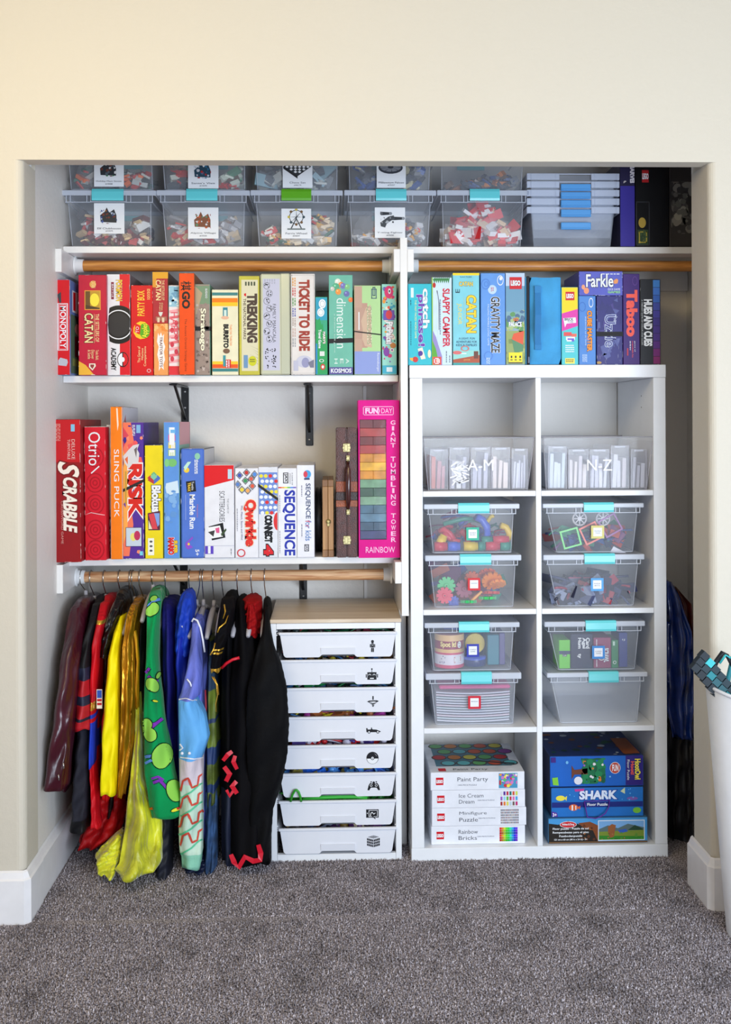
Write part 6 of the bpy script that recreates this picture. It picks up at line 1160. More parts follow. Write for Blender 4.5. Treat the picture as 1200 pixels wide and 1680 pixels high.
def icon_fn(i):
    K = (24, 24, 30)
    def f(A):
        if i == 0:
            A.E(.5, .12, .27, .12, K); A.R(.3, .2, .7, .3, K); A.R(.24, .32, .76, .62, K); A.R(.02, .34, .2, .6, K); A.R(.8, .34, .98, .6, K); A.R(.24, .65, .48, .98, K); A.R(.52, .65, .76, .98, K); A.Pg([(.42, .4), (.58, .4), (.5, .5)], WHITE)
        elif i == 1:
            A.R(.14, .34, .86, .96, K); A.R(.02, .5, .1, .78, K); A.R(.9, .5, .98, .78, K); A.R(.48, .12, .52, .34, K); A.E(.5, .08, .06, .07, K)
            for c in (.33, .67): A.ring(c, .6, .11, .12, .35, WHITE); A.R(c - .13, .6, c + .13, .76, K)
            A.R(.35, .8, .65, .88, WHITE)
        elif i == 2:
            A.R(.45, .0, .56, .34, K); A.Pg([(.02, .5), (.2, .4), (.8, .38), (.98, .46), (.8, .58), (.2, .6)], K); A.Pg([(.18, .5), (.5, .58), (.82, .47), (.5, .5)], WHITE); A.Pg([(.2, .66), (.8, .64), (.5, .8)], K); A.Pg([(.4, .82), (.62, .82), (.5, 1.0)], K)
        elif i == 3:
            A.Pg([(.0, .28), (.1, .28), (.1, .42), (.3, .42), (.36, .3), (.46, .42), (.7, .44), (1, .62), (.98, .7), (.02, .7)], K)
            for c in (.2, .8): A.E(c, .68, .1, .16, K); A.E(c, .68, .055, .085, WHITE)
            A.R(.34, .22, .4, .34, K)
        elif i == 4:
            A.E(.5, .5, .48, .48, K, 32); A.Pg([(.5 + .44 * math.cos(a), .52 + .44 * math.sin(a)) for a in [PI * k / 16 for k in range(17)]], WHITE); A.R(.03, .47, .97, .55, K); A.E(.5, .51, .15, .15, K); A.E(.5, .51, .1, .1, WHITE); A.E(.5, .51, .04, .04, K); A.Pg([(.62, .12), (.8, .26), (.84, .4), (.76, .28)], (150, 150, 160))
        elif i == 5:
            A.Pg([(.0, .95), (.1, .45), (.22, .22), (.4, .3), (.6, .3), (.78, .22), (.9, .45), (1, .95), (.86, .98), (.72, .7), (.28, .7), (.14, .98)], K); A.E(.3, .12, .06, .07, K); A.E(.7, .12, .06, .07, K); A.E(.5, .2, .1, .14, K); A.ring(.3, .48, .1, .12, .3, WHITE); A.ring(.7, .48, .1, .12, .3, WHITE)
        elif i == 6:
            A.R(.0, .1, .98, .86, K); A.R(.2, .18, .9, .78, WHITE); A.R(.24, .22, .86, .74, K); A.Pg([(.3, .7), (.36, .4), (.5, .34), (.6, .5), (.7, .4), (.74, .44), (.6, .58), (.48, .42), (.4, .46), (.36, .72)], WHITE); A.Pg([(.46, .74), (.54, .7), (.76, .96), (.7, 1)], K); A.R(.06, .4, .12, .5, WHITE)
        else:
            A.k += 0
            for j in range(3):
                for q in range(4):
                    u = .02 + q * .12; v = .24 + j * .22 + q * .035; A.Pg([(u, v), (u + .1, v + .03), (u + .1, v + .21), (u, v + .18)], K); A.k -= 1
                    u = .98 - q * .12; A.Pg([(u, v), (u - .1, v + .03), (u - .1, v + .21), (u, v + .18)], K); A.k -= 1
            for q in range(4):
                for j in range(4):
                    u = .5 + (q - j) * .11; v = .03 + (q + j) * .033; A.Pg([(u - .09, v + .025), (u, v), (u + .09, v + .025), (u, v + .05)], K); A.k -= 1
    return f
iy = [(1050, 1070), (1096, 1116), (1142, 1160), (1190, 1206), (1233, 1254), (1281, 1297), (1326, 1344), (1370, 1390)]
ix = [(607, 616), (600, 621), (602, 622.5), (601, 625), (601, 622), (603, 624), (601, 622), (602, 624)]
DB = []
dw = M((226, 228, 236), .42, var=.008, spec=.35)
for i in range(8):
    zr = P(552, rims[i], DY - .004).z; zb = P(552, bots[i], DY - .004).z; xl, xr = P(458, rims[i], DY - .004).x - DX0, P(651, rims[i], DY - .004).x - DX0
    H_ = zr - zb; Yd = -.004; mb = MB(); ins = .012; rr = .007
    X0, X1 = xl + .003, xr - .003; b0, b1 = X0 + ins, X1 - ins; h0, h1 = X0 + (X1 - X0) * .345, X0 + (X1 - X0) * .655; nh = .0075
    out = [(X0, H_ - .006), (X0 + ins * .86, rr)] + [(b0 + rr * (1 - math.cos(PI/2*k/3)), rr * (1 - math.sin(PI/2*k/3))) for k in range(1, 4)]
    out += [(h0 - .004, 0), (h0, .002), (h0 + .004, nh - .001), (h0 + .008, nh), (h1 - .008, nh), (h1 - .004, nh - .001), (h1, .002), (h1 + .004, 0)]
    out += [(b1 - rr * (1 - math.cos(PI/2*k/3)), rr * (1 - math.sin(PI/2*k/3))) for k in (3, 2, 1)] + [(X1 - ins * .86, rr), (X1, H_ - .006)]
    mb.prism([(x, z) for x, z in out], 0, .003, dw)
    mb.rbox((xl - .001, -.004, H_ - .0075), (xr + .001, .006, H_), dw, r=.0015)
    vs = [(X0, .003, H_ - .004), (X1, .003, H_ - .004), (X1, DD - .05, H_ - .004), (X0, DD - .05, H_ - .004), (b0, .003, .003), (b1, .003, .003), (b1, DD - .06, .003), (b0, DD - .06, .003)]
    mb.add(vs, [(0, 3, 7, 4), (1, 2, 6, 5), (2, 3, 7, 6), (4, 5, 6, 7)], dw); mb.rbox((xl - .006, .006, H_ - .0055), (xl + .002, DD - .05, H_ - .003), dw, r=.001); mb.rbox((xr - .002, .006, H_ - .0055), (xr + .006, DD - .05, H_ - .003), dw, r=.001)
    d = mb.build('drawer', t, (0, Yd, zb))
    mb = MB(); hm = M((206, 210, 222), .42)     # hollow grip: a tilted lip under an arched edge
    mb.add([(h0 + .002, -.0012, nh + .0005), (h1 - .002, -.0012, nh + .0005), (h1 - .002, -.0035, H_ * .37), (h0 + .002, -.0035, H_ * .37), (h0 + .002, .001, nh + .0005), (h1 - .002, .001, nh + .0005), (h1 - .002, -.0002, H_ * .37), (h0 + .002, -.0002, H_ * .37)], [(0, 1, 2, 3), (3, 2, 6, 7), (0, 3, 7, 4), (1, 5, 6, 2)], dw)
    mb.build('handle', d)
    xa, xb = P(ix[i][0], iy[i][0], DY - .004).x, P(ix[i][1], iy[i][1], DY - .004).x; za, zc = P(610, iy[i][0], DY - .004).z, P(610, iy[i][1], DY - .004).z
    A = Art((xa - DX0, 0, za - zb), (xb - xa, 0, 0), (0, 0, zc - za), (0, -1, 0)); icon_fn(i)(A); o = A.art.build('icon_print', d)
    DB.append(dict(x0=DX0 + b0 + .003, x1=DX0 + b1 - .003, X0=DX0 + X0 + .003, X1=DX0 + X1 - .003, y0=DY + .004, y1=DY + .25, z0=zb + .004, z1=zr + .004))
mb = MB()
for i in range(8):
    for x in (.0165, DWd - .0205):
        z = DB[i]['z1'] - .012; mb.rbox((x, .004, z - .003), (x + .004, DD - .03, z), wf, r=.001); mb.rbox((x, .004, z + .009), (x + .004, DD - .03, z + .012), wf, r=.001)
o = mb.build('drawer_runners', t)
pals = [([(30, 110, 70), (50, 40, 44), (180, 50, 70), (40, 60, 60), (90, 90, 60), (120, 40, 60)], 'small dark toys in the top drawer'), ([(220, 200, 60), (170, 60, 60), (60, 110, 170), (50, 44, 50), (200, 70, 80), (130, 100, 60)], 'small toys in the drawer with the robot sign'),
 ([(30, 130, 70), (60, 120, 180), (200, 200, 210), (40, 40, 50), (110, 140, 190)], 'small toys in the drawer with the spinning top sign'), ([(190, 70, 170), (220, 200, 40), (90, 140, 200), (40, 36, 40), (190, 110, 60), (60, 60, 60)], 'small toys in the drawer with the car sign'),
 ([(200, 30, 40), (214, 36, 46), (216, 210, 230), (80, 60, 140), (190, 24, 40)], 'red and white toys in the drawer with the ball sign'), ([(40, 100, 210), (50, 120, 230), (90, 160, 230), (140, 130, 60), (36, 80, 190)], 'blue toys in the drawer with the game controller sign'),
 ([(40, 150, 40), (56, 170, 50), (30, 120, 40)], 'green toys in the drawer with the tablet sign'), ([(40, 36, 50), (60, 56, 70), (150, 120, 60), (110, 60, 130), (120, 40, 40), (50, 70, 120)], 'small dark toys in the drawer with the cube sign')]
for i, (c, l) in enumerate(pals):
    B = dict(DB[i]); B['z0'] = DB[i]['z0'] + .01; B['y0'] += .022; B['z1'] += (.006 if i not in (0,) else .004); heap(l, 'toys', B, c, 90, (.02, .036), 50 + i, 1.0, kinds='bst', name='loose_toys', skew=0)
def green(lab, pts, rad, m=(46, 160, 40)):
    q = [P(x, y, Y) for x, y, Y in pts]; c0 = q[0].copy(); mb = MB(); mb.tube([p - c0 for p in q], rad, M(m, .4), 10); o = mb.build('toy_hook', loc=c0); tag(o, lab, 'toy'); return o
green('green pointed loop sticking up over the tablet sign drawer', [(477, 1315, .338), (480, 1304, .336), (484, 1297, .335), (487, 1296, .335), (490, 1299, .335), (493, 1307, .336), (494.5, 1315, .338)], .0035)
green('long green curved toy lying along the tablet sign drawer', [(497, 1311, .362), (530, 1308, .362), (560, 1307, .362), (585, 1307, .362), (603, 1309, .36)], .006, (60, 180, 60))

# ================================================================== COSTUMES ON HANGERS
HK = M((196, 192, 186), .18, metal=1.0); HB = M((176, 174, 182), .45)
def hanger(xt, xn, yn, label, color=None, body=True, drop=.055, group='hangers on the clothes rod'):
    """hook over the rod at column xt, neck at column xn, row yn"""
    a = P(xt, 947, RY - .02); n = P(xn, yn, RY); t = thing('hanger', (a.x, RY, ZR2), label, 'hanger', group); R_ = .0205
    pts = [(0, R_ * math.sin(q), R_ * math.cos(q)) for q in [PI * .62 - PI * 1.15 * k / 12 for k in range(13)]]
    dx = n.x - a.x; dz = n.z - ZR2; e = pts[-1]; pts = pts + [(dx * .1, e[1] * .95, dz * .32), (dx * .55, e[1] * .3, dz * .6), (dx, 0, dz * .8), (dx, 0, dz)]
    mb = MB(); mb.tube(pts, .0016, HK, 7); mb.build('hook', t)
    mb = MB(); m = M(color, .45) if color else HB
    mb.tube([(dx, 0, dz + .012), (dx, 0, dz - .012)], [.005, .007], m, 10)
    arm = lambda s: [(dx, s * .19 * k / 6, dz - .012 - drop * (k / 6) ** 1.5) for k in range(7)]
    for s in (-1, 1): mb.tube(arm(s), [.008, .009, .0095, .0095, .009, .008, .006], m, 8)
    mb.build('shoulders', t); return t, n
def smooth(rows, n):
    out = []; ys = [r[0] for r in rows]
    for k in range(n + 1):
        y = ys[0] + (ys[-1] - ys[0]) * k / n; i = 0
        while i < len(ys) - 2 and y > ys[i + 1]: i += 1
        f = (y - ys[i]) / (ys[i+1] - ys[i]); f = max(0, min(1, f)); out.append([y] + [rows[i][j] + (rows[i+1][j] - rows[i][j]) * f for j in range(1, len(rows[i]))])
    return out
def cloth(name, parent, rows, m, n=40, seg=36, fold=.12, nf=5, seed=0, bands=None, open_bottom=True, power=2.2, taper=.35, fine=.0):
    """hanging cloth: each row is pixel row, left, right column of the front edge, depth of front and of back"""
    r = random.Random(seed); ph = [r.uniform(0, 6.28) for _ in range(8)]; R_ = smooth(rows, n); rings = []; base = parent.location
    for i, (y, xl, xr, yf, yb) in enumerate(R_):
        a, b = P(xl, y, yf + .015), P(xr, y, yf + .015); cx = (a.x + b.x) / 2; hw = (b.x - a.x) / 2; z = a.z; v = i / n; ring = []
        for k in range(seg):
            q = 2 * PI * k / seg; c, s = math.cos(q), math.sin(q); px_ = math.copysign(abs(c) ** (2 / power), c); py_ = math.copysign(abs(s) ** (2 / power), s)
            ym = (yf + yb) / 2; hy = (yb - yf) / 2; back = (py_ + 1) / 2
            f = 1 + fold * (v * .8 + .3) * math.sin(nf * q + ph[0] + 1.8 * v + .6 * math.sin(3 * v + ph[3])) + fold * .55 * math.sin((2 * nf + 1) * q + ph[1] - 3.5 * v + math.sin(7 * v + ph[2])) + fine * math.sin(60 * v * 3 + ph[4])
            x = cx + hw * px_ * (1 - taper * back) * min(f, 1.06 + fold * .6)
            yy = ym + hy * py_ + (fold * .09 * math.sin((nf + 2) * q + ph[5] + 4 * v) + .006 * math.sin(9 * v * 3 + ph[6] + 3 * c)) * min(1, hw / .03)
            ring.append(Vector((x, yy, z + (.004 * math.sin(nf * q + ph[7]) if i == n else 0))) - base)
        rings.append(ring)
    mb = MB(); vs = [p for g in rings for p in g]; q0 = 0
    for i in range(n):
        yy = (R_[i][0] + R_[i+1][0]) / 2; mm = m
        if bands:
            for b0, b1, bm in bands:
                if b0 <= yy < b1: mm = bm
        k0 = mb.slot(mm)
        for k in range(seg): mb.f.append((i*seg + k, i*seg + (k+1) % seg, (i+1)*seg + (k+1) % seg, (i+1)*seg + k)); mb.mi.append(k0); mb.sm.append(True)
    mb.v = [tuple(p) for p in vs]
    k0 = mb.slot(m); mb.f.append(tuple(range(seg - 1, -1, -1))); mb.mi.append(k0); mb.sm.append(True)
    mb.f.append(tuple(n * seg + k for k in range(seg))); mb.mi.append(mb.slot(m)); mb.sm.append(True)
    return mb.build(name, parent)
def garment(name, label, x, y=980):
    p = P(x, y, RY); t = thing(name, (p.x, RY, p.z), label, 'costume', None); return t
def trim_line(parent, name, pts, rad, m, n=6):
    q = [P(x, y, Y) - parent.location for x, y, Y in pts]; mb = MB(); mb.tube(q, rad, m, n); return mb.build(name, parent)
def satin(c, r=.3, sh=.0, v=.12): return M(c, r + .2, var=v, vscale=9, sheen=sh, wr=.5, spec=.25)
F0, F1, Bk = .31, .27, .70
from mathutils.bvhtree import BVHTree
CAMP = Vector((0, -CD, CH))
class Print:
    """pattern printed on the cloth surface itself (lies on the mesh, follows its folds)"""
    def __init__(s, parent, ob): s.p = parent; me = ob.data; s.b = BVHTree.FromPolygons([v.co.copy() for v in me.vertices], [tuple(p.vertices) for p in me.polygons]); s.mb = MB(); s.k = 1
    def hit(s, x, y):
        o = CAMP - s.p.location; d = (P(x, y, .3) - CAMP).normalized(); h = s.b.ray_cast(o, d)
        if h[0] is None: return None
        n = h[1] if h[1].dot(d) < 0 else -h[1]
        return h[0] + n * (.0014 + .0005 * s.k)
    def fill(s, pts, m, rings=7):
        cx, cy = sum(p[0] for p in pts) / len(pts), sum(p[1] for p in pts) / len(pts); c = s.hit(cx, cy)
        if c is None: return
        n = len(pts); vs = [c]
        for j in range(1, rings + 1):
            for x, y in pts:
                f = j / rings; h = None
                while h is None and f > .02: h = s.hit(cx + (x - cx) * f, cy + (y - cy) * f); f *= .93
                vs.append(h or c)
        fs = [(0, 1 + k, 1 + (k + 1) % n) for k in range(n)]
        for j in range(rings - 1): fs += [(1 + j*n + k, 1 + (j+1)*n + k, 1 + (j+1)*n + (k+1) % n, 1 + j*n + (k+1) % n) for k in range(n)]
        s.mb.add(vs, fs, m, True); s.k += 1
    def ell(s, x, y, rx, ry, m, a=0, n=20): s.fill([(x + rx * math.cos(q) * math.cos(a) - ry * math.sin(q) * math.sin(a), y + rx * math.cos(q) * math.sin(a) + ry * math.sin(q) * math.cos(a)) for q in [2*PI*k/n for k in range(n)]], m)
    def line(s, pts, w, m):
        q = []
        for (x0, y0), (x1, y1) in zip(pts, pts[1:]):
            L = max(1, int(math.hypot(x1 - x0, y1 - y0) / 3)); q += [(x0 + (x1-x0)*k/L, y0 + (y1-y0)*k/L) for k in range(L)]
        q.append(pts[-1]); A_ = []
        for i, (x, y) in enumerate(q):
            a, b = q[max(0, i-1)], q[min(len(q)-1, i+1)]; d = Vector((b[0]-a[0], b[1]-a[1])); d = d.normalized() if d.length else Vector((1, 0)); u = s.hit(x - d.y*w/2, y + d.x*w/2); v = s.hit(x + d.y*w/2, y - d.x*w/2)
            A_.append((u, v))
        for (a, b), (c, d) in zip(A_, A_[1:]):
            if None not in (a, b, c, d) and (a - c).length < .03: s.mb.face([a, b, d, c], m, True)
        s.k += 1
    def done(s, name='pattern_print'):
        if s.mb.f: return s.mb.build(name, s.p)
# 1 maroon faux leather jacket against the left wall
mar = M((66, 14, 30), .28, var=.15, vscale=6, spec=.55, wr=.35); mar2 = M((52, 12, 24), .3, var=.2, vscale=8, bump=.3, bscale=160)
g = garment('leather_jacket', 'shiny maroon jacket hanging against the left wall', 140)
cloth('body', g, [(978, 134, 146, .46, .54), (990, 122, 146, .38, .62), (1015, 112, 142, .31, .66), (1100, 100, 132, .27, .66), (1296, 92, 116, .26, .66)], mar2, seed=1, fold=.1)
cloth('sleeve', g, [(984, 124, 144, .37, .48), (1000, 112, 142, .31, .43), (1040, 102, 138, .25, .39), (1100, 92, 128, .19, .33), (1180, 82, 119, .155, .29), (1255, 69, 113, .145, .27), (1296, 66, 110, .145, .26)], mar, seed=2, fold=.08, nf=3)
for y, x in ((1257, 104), (1276, 96)): trim_line(g, 'zip', [(x, y - 5, .135), (x + 1, y + 4, .135)], .0018, M((200, 196, 200), .2, metal=.9))
for k in range(4): trim_line(g, 'stud', [(121.5, 1072 + k * 5, .262), (121.8, 1073.5 + k * 5, .262)], .001, M((200, 196, 200), .2, metal=.9))
# 2 black jacket with navy and red bands
blk = M((16, 16, 21), .6, spec=.3, wr=.4); navy = M((24, 30, 56), .6, var=.15, vscale=8, bump=.2, bscale=200); red = M((190, 20, 36), .6, var=.1, vscale=10, bump=.2)
char = M((40, 40, 50), .8, spec=.2, wr=.4)
g = garment('dark_jacket', 'black jacket with red and navy striped sleeve', 163)
cloth('body', g, [(979, 157, 170, .46, .54), (992, 150, 171, .38, .63), (1020, 142, 166, .32, .67), (1100, 130, 152, .30, .67), (1340, 122, 146, .30, .66)], char, seed=3, bands=[(900, 1150, blk)])
cloth('sleeve', g, [(992, 150, 166, .36, .46), (1020, 143, 160, .29, .4), (1060, 132, 150, .26, .37), (1095, 127, 147, .24, .34), (1140, 125, 147, .225, .33), (1180, 120, 147, .21, .32), (1198, 117, 147, .21, .32)], blk, seed=4, fold=.05, nf=3, bands=[(1096, 1117, navy), (1117, 1140, red), (1140, 1157, navy), (1157, 1175, red), (1175, 1184, navy), (1184, 1200, red)])
cloth('trouser_leg', g, [(1196, 124, 146, .25, .38), (1240, 117, 147, .24, .38), (1300, 112, 146, .23, .38), (1345, 112, 144, .235, .37), (1366, 109, 144, .24, .37)], char, seed=5, fold=.07, nf=3, bands=[(1345, 1380, blk)])
# 3 red suit with gold and blue
rs = satin((200, 14, 30), .3); gold = M((216, 168, 60), .25, metal=.7, bump=.2); bs = satin((30, 60, 190), .35)
g = garment('red_costume', 'narrow red costume with blue sleeve and gold bands', 176)
cloth('body', g, [(977, 171, 183, .46, .54), (992, 165, 182, .38, .63), (1030, 157, 174, .32, .67), (1130, 149, 164, .29, .67), (1357, 146, 164, .30, .64)], rs, seed=6, bands=[(1198, 1220, bs)])
cloth('sleeve', g, [(990, 163, 178, .36, .46), (1016, 157, 173, .29, .40), (1060, 149, 164, .26, .36), (1120, 147, 158, .245, .34), (1200, 145, 155, .235, .32), (1258, 144, 153, .23, .32)], rs, seed=7, fold=.06, nf=3, bands=[(1016, 1025, gold), (1054, 1060, gold), (1150, 1161, gold), (1161, 1172, rs), (1172, 1178, bs), (1185, 1258, bs)])
cloth('trouser_leg', g, [(1256, 144, 155, .235, .33), (1300, 147, 159, .24, .34), (1345, 148, 162, .24, .34), (1358, 147, 166, .235, .34)], rs, seed=8, fold=.08, nf=4)
cloth('cape_hem', g, [(1290, 150, 200, .34, .5), (1330, 142, 205, .33, .5), (1370, 125, 196, .32, .5), (1392, 122, 170, .31, .5)], satin((170, 10, 16), .35), seed=9, fold=.25, nf=5)
# 4 black leather jacket
bl = M((13, 13, 16), .3, spec=.4, wr=.8)
g = garment('black_jacket', 'glossy black jacket between the red costume and the yellow sleeve', 199)
cloth('body', g, [(967, 194, 206, .44, .54), (976, 186, 209, .40, .6), (1000, 182, 206, .34, .66), (1060, 168, 190, .30, .66), (1160, 164, 186, .30, .66), (1300, 168, 200, .34, .6), (1345, 166, 196, .35, .6)], bl, seed=10, fold=.14)
cloth('sleeve', g, [(985, 186, 204, .36, .47), (1010, 176, 196, .31, .42), (1050, 166, 184, .28, .39), (1078, 163, 178, .28, .37)], bl, seed=11, fold=.1, nf=4, fine=.04)
# 5 red and yellow jacket
yl = M((250, 232, 6), .6, spec=.2, wr=.4); rj = satin((196, 16, 20), .45)
g = garment('yellow_shirt', 'bright yellow sleeved shirt with a red body', 203)
cloth('body', g, [(1005, 198, 206, .40, .5), (1030, 190, 204, .33, .6), (1080, 178, 198, .30, .62), (1180, 160, 190, .28, .62), (1312, 162, 184, .28, .60)], rj, seed=12)
cloth('sleeve', g, [(1010, 196, 204, .34, .44), (1040, 183, 201, .28, .4), (1080, 174, 196, .25, .37), (1130, 169, 195, .232, .35), (1200, 163, 196, .222, .34), (1260, 161, 194, .216, .33), (1304, 160, 192, .214, .33)], yl, seed=13, fold=.05, nf=4)
mb = MB(); A = Art(P(158.5, 1131, .262) - g.location, (.016, 0, 0), (0, 0, -.055), (0, -1, 0)); A.R(0, 0, 1, 1, (240, 236, 220)); A.R(.08, .04, .92, .45, (50, 90, 190)); A.R(.08, .5, .92, .62, (190, 30, 40)); A.R(.08, .7, .92, .82, (190, 30, 40)); A.art.build('badge_print', g)
# 6 gold jacket
gj = M((200, 140, 24), .3, metal=.6, var=.15, vscale=7, wr=.9)
g = garment('gold_jacket', 'shiny gold jacket between yellow sleeve and green velvet', 224)
cloth('body', g, [(982, 219, 232, .44, .54), (994, 214, 231, .38, .6), (1020, 210, 230, .33, .65), (1080, 204, 226, .30, .65), (1200, 200, 222, .29, .62), (1290, 200, 210, .30, .6)], gj, seed=14)
cloth('sleeve', g, [(992, 213, 227, .35, .46), (1010, 206, 224, .30, .42), (1050, 200, 218, .26, .37), (1060, 198, 219, .25, .36), (1150, 197, 220, .232, .34), (1220, 196, 218, .226, .33), (1280, 193, 208, .222, .32), (1307, 192, 203, .222, .32)], gj, seed=15, fold=.16, nf=5)
for k in range(3): q = P(199 - k * .4, 1264 + k * 8, .222) - g.location; mb = MB(); mb.lathe([(.0032, 0), (.003, -.002), (.001, -.003)], M((190, 120, 30), .3, metal=.6), 12, tuple(q), 'Y'); mb.build('button', g)
# 7 black piece with yellow collar
g = garment('black_cape', 'black cape with gold pointed collar, right of the gold jacket', 236)
cloth('body', g, [(1000, 232, 238, .42, .54), (1030, 226, 242, .35, .6), (1120, 222, 240, .32, .62), (1300, 226, 246, .33, .62)], blk, seed=16)
cloth('collar', g, [(1034, 218, 224, .305, .33), (1048, 221, 227, .30, .335), (1085, 224, 230, .30, .33), (1130, 222, 229, .29, .33), (1160, 223, 230, .29, .33)], satin((220, 160, 20), .3), seed=17, fold=.1)
# 8 chartreuse velvet cape down to the floor
vel = M((206, 206, 40), .4, var=.3, vscale=14, bump=.3, bscale=60, sheen=.5, wr=.9)
g = garment('velvet_cape', 'chartreuse velvet cape pooling on the carpet', 230, 1150)
cloth('drape', g, [(1135, 222, 232, .31, .4), (1200, 220, 234, .27, .4), (1280, 211, 236, .235, .4), (1340, 203, 262, .215, .4), (1395, 196, 263, .19, .38), (1425, 190, 261, .165, .36), (1438, 180, 256, .155, .34)], vel, seed=18, fold=.17, nf=3, n=50, seg=48)
def pool(parent, name, out, m, h=.02, seed=1, rise=None):
    """cloth lying in folds on the floor; out: pixel outline of floor points"""
    r = random.Random(seed); L = Vector(parent.location); N = 7; pts = []
    def fl(x, y):
        lo, hi = -1.0, .7
        for _ in range(40):
            mm = (lo + hi) / 2
            if P(x, y, mm).z < 0.004: lo = mm
            else: hi = mm
        return P(x, y, mm)
    o = [fl(x, y) for x, y in out]; c = sum(o, Vector((0, 0, 0))) / len(o); fine = []
    for i in range(len(o)):
        for k in range(4): fine.append(o[i].lerp(o[(i + 1) % len(o)], k / 4))
    n = len(fine); vs = []
    for j in range(N + 1):
        f = 1 - j / N
        for i, p in enumerate(fine):
            q = c.lerp(p, f); a = math.atan2(p.y - c.y, p.x - c.x); z = .006 + h * (1 - f ** 2) * (1 + .5 * math.sin(4 * a + seed)) + .008 * (1 - abs(2 * f - 1)) * math.sin(9 * a + 5 * f + seed); vs.append(Vector((q.x, q.y, max(.004, z))) - L)
    mb = MB(); mb.add(vs, [(j*n + i, j*n + (i+1) % n, (j+1)*n + (i+1) % n, (j+1)*n + i) for j in range(N) for i in range(n)], m, True); return mb.build(name, parent)
pool(g, 'hem', [(143, 1436), (165, 1448), (195, 1463), (222, 1456), (246, 1447), (260, 1432), (250, 1410), (205, 1405), (160, 1412)], vel, .045, 3)
cloth('hem_fold', g, [(1372, 188, 200, .26, .34), (1395, 162, 200, .24, .36), (1412, 150, 198, .22, .36), (1430, 152, 196, .20, .34), (1438, 160, 192, .2, .33)], vel, seed=19, fold=.14, nf=3)
# 9 green fleece robe with lime spots
fl_ = M((8, 146, 80), .9, spec=.15, sheen=.15, wr=.35, bump=.3, bscale=300)
g = garment('fleece_robe', 'green fleece robe with lime spots and purple and blue bands', 252)
cloth('body', g, [(966, 248, 260, .44, .54), (978, 240, 263, .38, .6), (1000, 238, 263, .34, .66), (1100, 236, 262, .31, .66), (1200, 236, 272, .29, .64), (1340, 244, 296, .28, .58)], fl_, seed=20, fold=.06)
sl = cloth('sleeve', g, [(972, 244, 262, .35, .46), (990, 238, 264, .29, .4), (1030, 237, 260, .25, .37), (1080, 237, 258, .235, .36), (1130, 232, 262, .22, .35), (1200, 230, 273, .21, .34), (1275, 231, 288, .20, .33), (1320, 236, 298, .198, .32), (1342, 243, 300, .2, .32)], fl_, seed=21, fold=.05, nf=4, n=60, seg=48)
lime = M((146, 208, 84), .9, spec=.1); olk = M((14, 40, 26), .9, spec=.1); pur = M((122, 52, 170), .9, spec=.1); lbl = M((96, 146, 226), .9, spec=.1); org = M((226, 110, 30), .9, spec=.1); yfl = M((226, 226, 60), .9, spec=.1)
Q = Print(g, sl)
def spot(x, y, rx, ry, a, band, bc):
    Q.k = 1
    if band: Q.line(band, 6.5, olk); Q.line(band, 4.8, bc)
    Q.ell(x, y, rx + 1.3, ry + 1.3, olk, a); Q.ell(x, y, rx, ry, lime, a)
spot(250, 1001, 8, 12, .6, [(241, 1003), (246, 993), (254, 986), (262, 984)], lbl); spot(252, 983, 6, 4, -.6, None, None)
spot(237, 1094, 4.5, 9, .2, [(233, 1107), (240, 1104), (246, 1096)], pur); spot(250, 1124, 8.5, 12, -.5, [(244, 1109), (250, 1117), (259, 1118)], pur)
spot(259, 1108, 3, 6, .5, None, None); spot(240, 1190, 10, 12, .3, [(233, 1198), (243, 1192), (256, 1187), (266, 1179)], pur); spot(247, 1205, 9, 12, -.3, [(234, 1212), (240, 1203), (255, 1188)], pur)
spot(266, 1240, 16, 21, .25, [(231, 1246), (242, 1241), (252, 1240), (265, 1243), (282, 1236)], lbl); Q.line([(230, 1257), (240, 1252), (250, 1246)], 4, lbl)
spot(286, 1297, 13, 18, -.3, [(252, 1284), (262, 1280), (271, 1290), (280, 1302), (297, 1306)], pur); Q.line([(250, 1277), (259, 1274), (268, 1280)], 4, pur)
spot(244, 1330, 9, 12, .2, [(246, 1318), (250, 1328), (247, 1342)], org); Q.ell(288, 1328, 9, 3.4, olk, -.3); Q.ell(288, 1328, 8, 2.6, yfl, -.3); Q.ell(291, 1326, 2.2, 2.2, M((190, 30, 30), .8)); Q.ell(253, 1150, 5, 2.2, olk, .3); Q.ell(253, 1150, 4.2, 1.6, yfl, .3)
Q.ell(238, 1285, 3, 5, M((170, 40, 40), .8), .5)
Q.done()
# 10 navy suit
nv = satin((22, 22, 110), .5); nvd = M((16, 18, 34), .7, var=.2)
g = garment('navy_suit', 'deep navy costume between green fleece and royal blue hood', 273, 985)
cloth('body', g, [(983, 267, 279, .44, .54), (996, 262, 285, .36, .62), (1030, 261, 286, .31, .66), (1120, 262, 290, .29, .66), (1300, 262, 300, .29, .62), (1345, 262, 296, .3, .6)], nv, seed=22)
cloth('trouser_leg', g, [(1330, 262, 284, .27, .4), (1400, 256, 281, .25, .4), (1440, 251, 280, .238, .4), (1445, 251, 280, .236, .4)], nvd, seed=23, fold=.05)
# 11 royal blue hooded
rb_ = satin((26, 66, 190), .4)
g = garment('blue_hooded_costume', 'royal blue hooded costume with soft folds', 306)
cloth('hood', g, [(971, 300, 314, .40, .5), (980, 292, 317, .36, .52), (1000, 286, 317, .32, .52), (1040, 282, 316, .30, .52), (1075, 282, 314, .3, .5)], rb_, seed=24, fold=.12, nf=6)
cloth('body', g, [(1030, 282, 315, .31, .62), (1090, 280, 312, .29, .64), (1150, 284, 312, .28, .64), (1300, 284, 316, .30, .6)], satin((22, 44, 160), .4), seed=25)
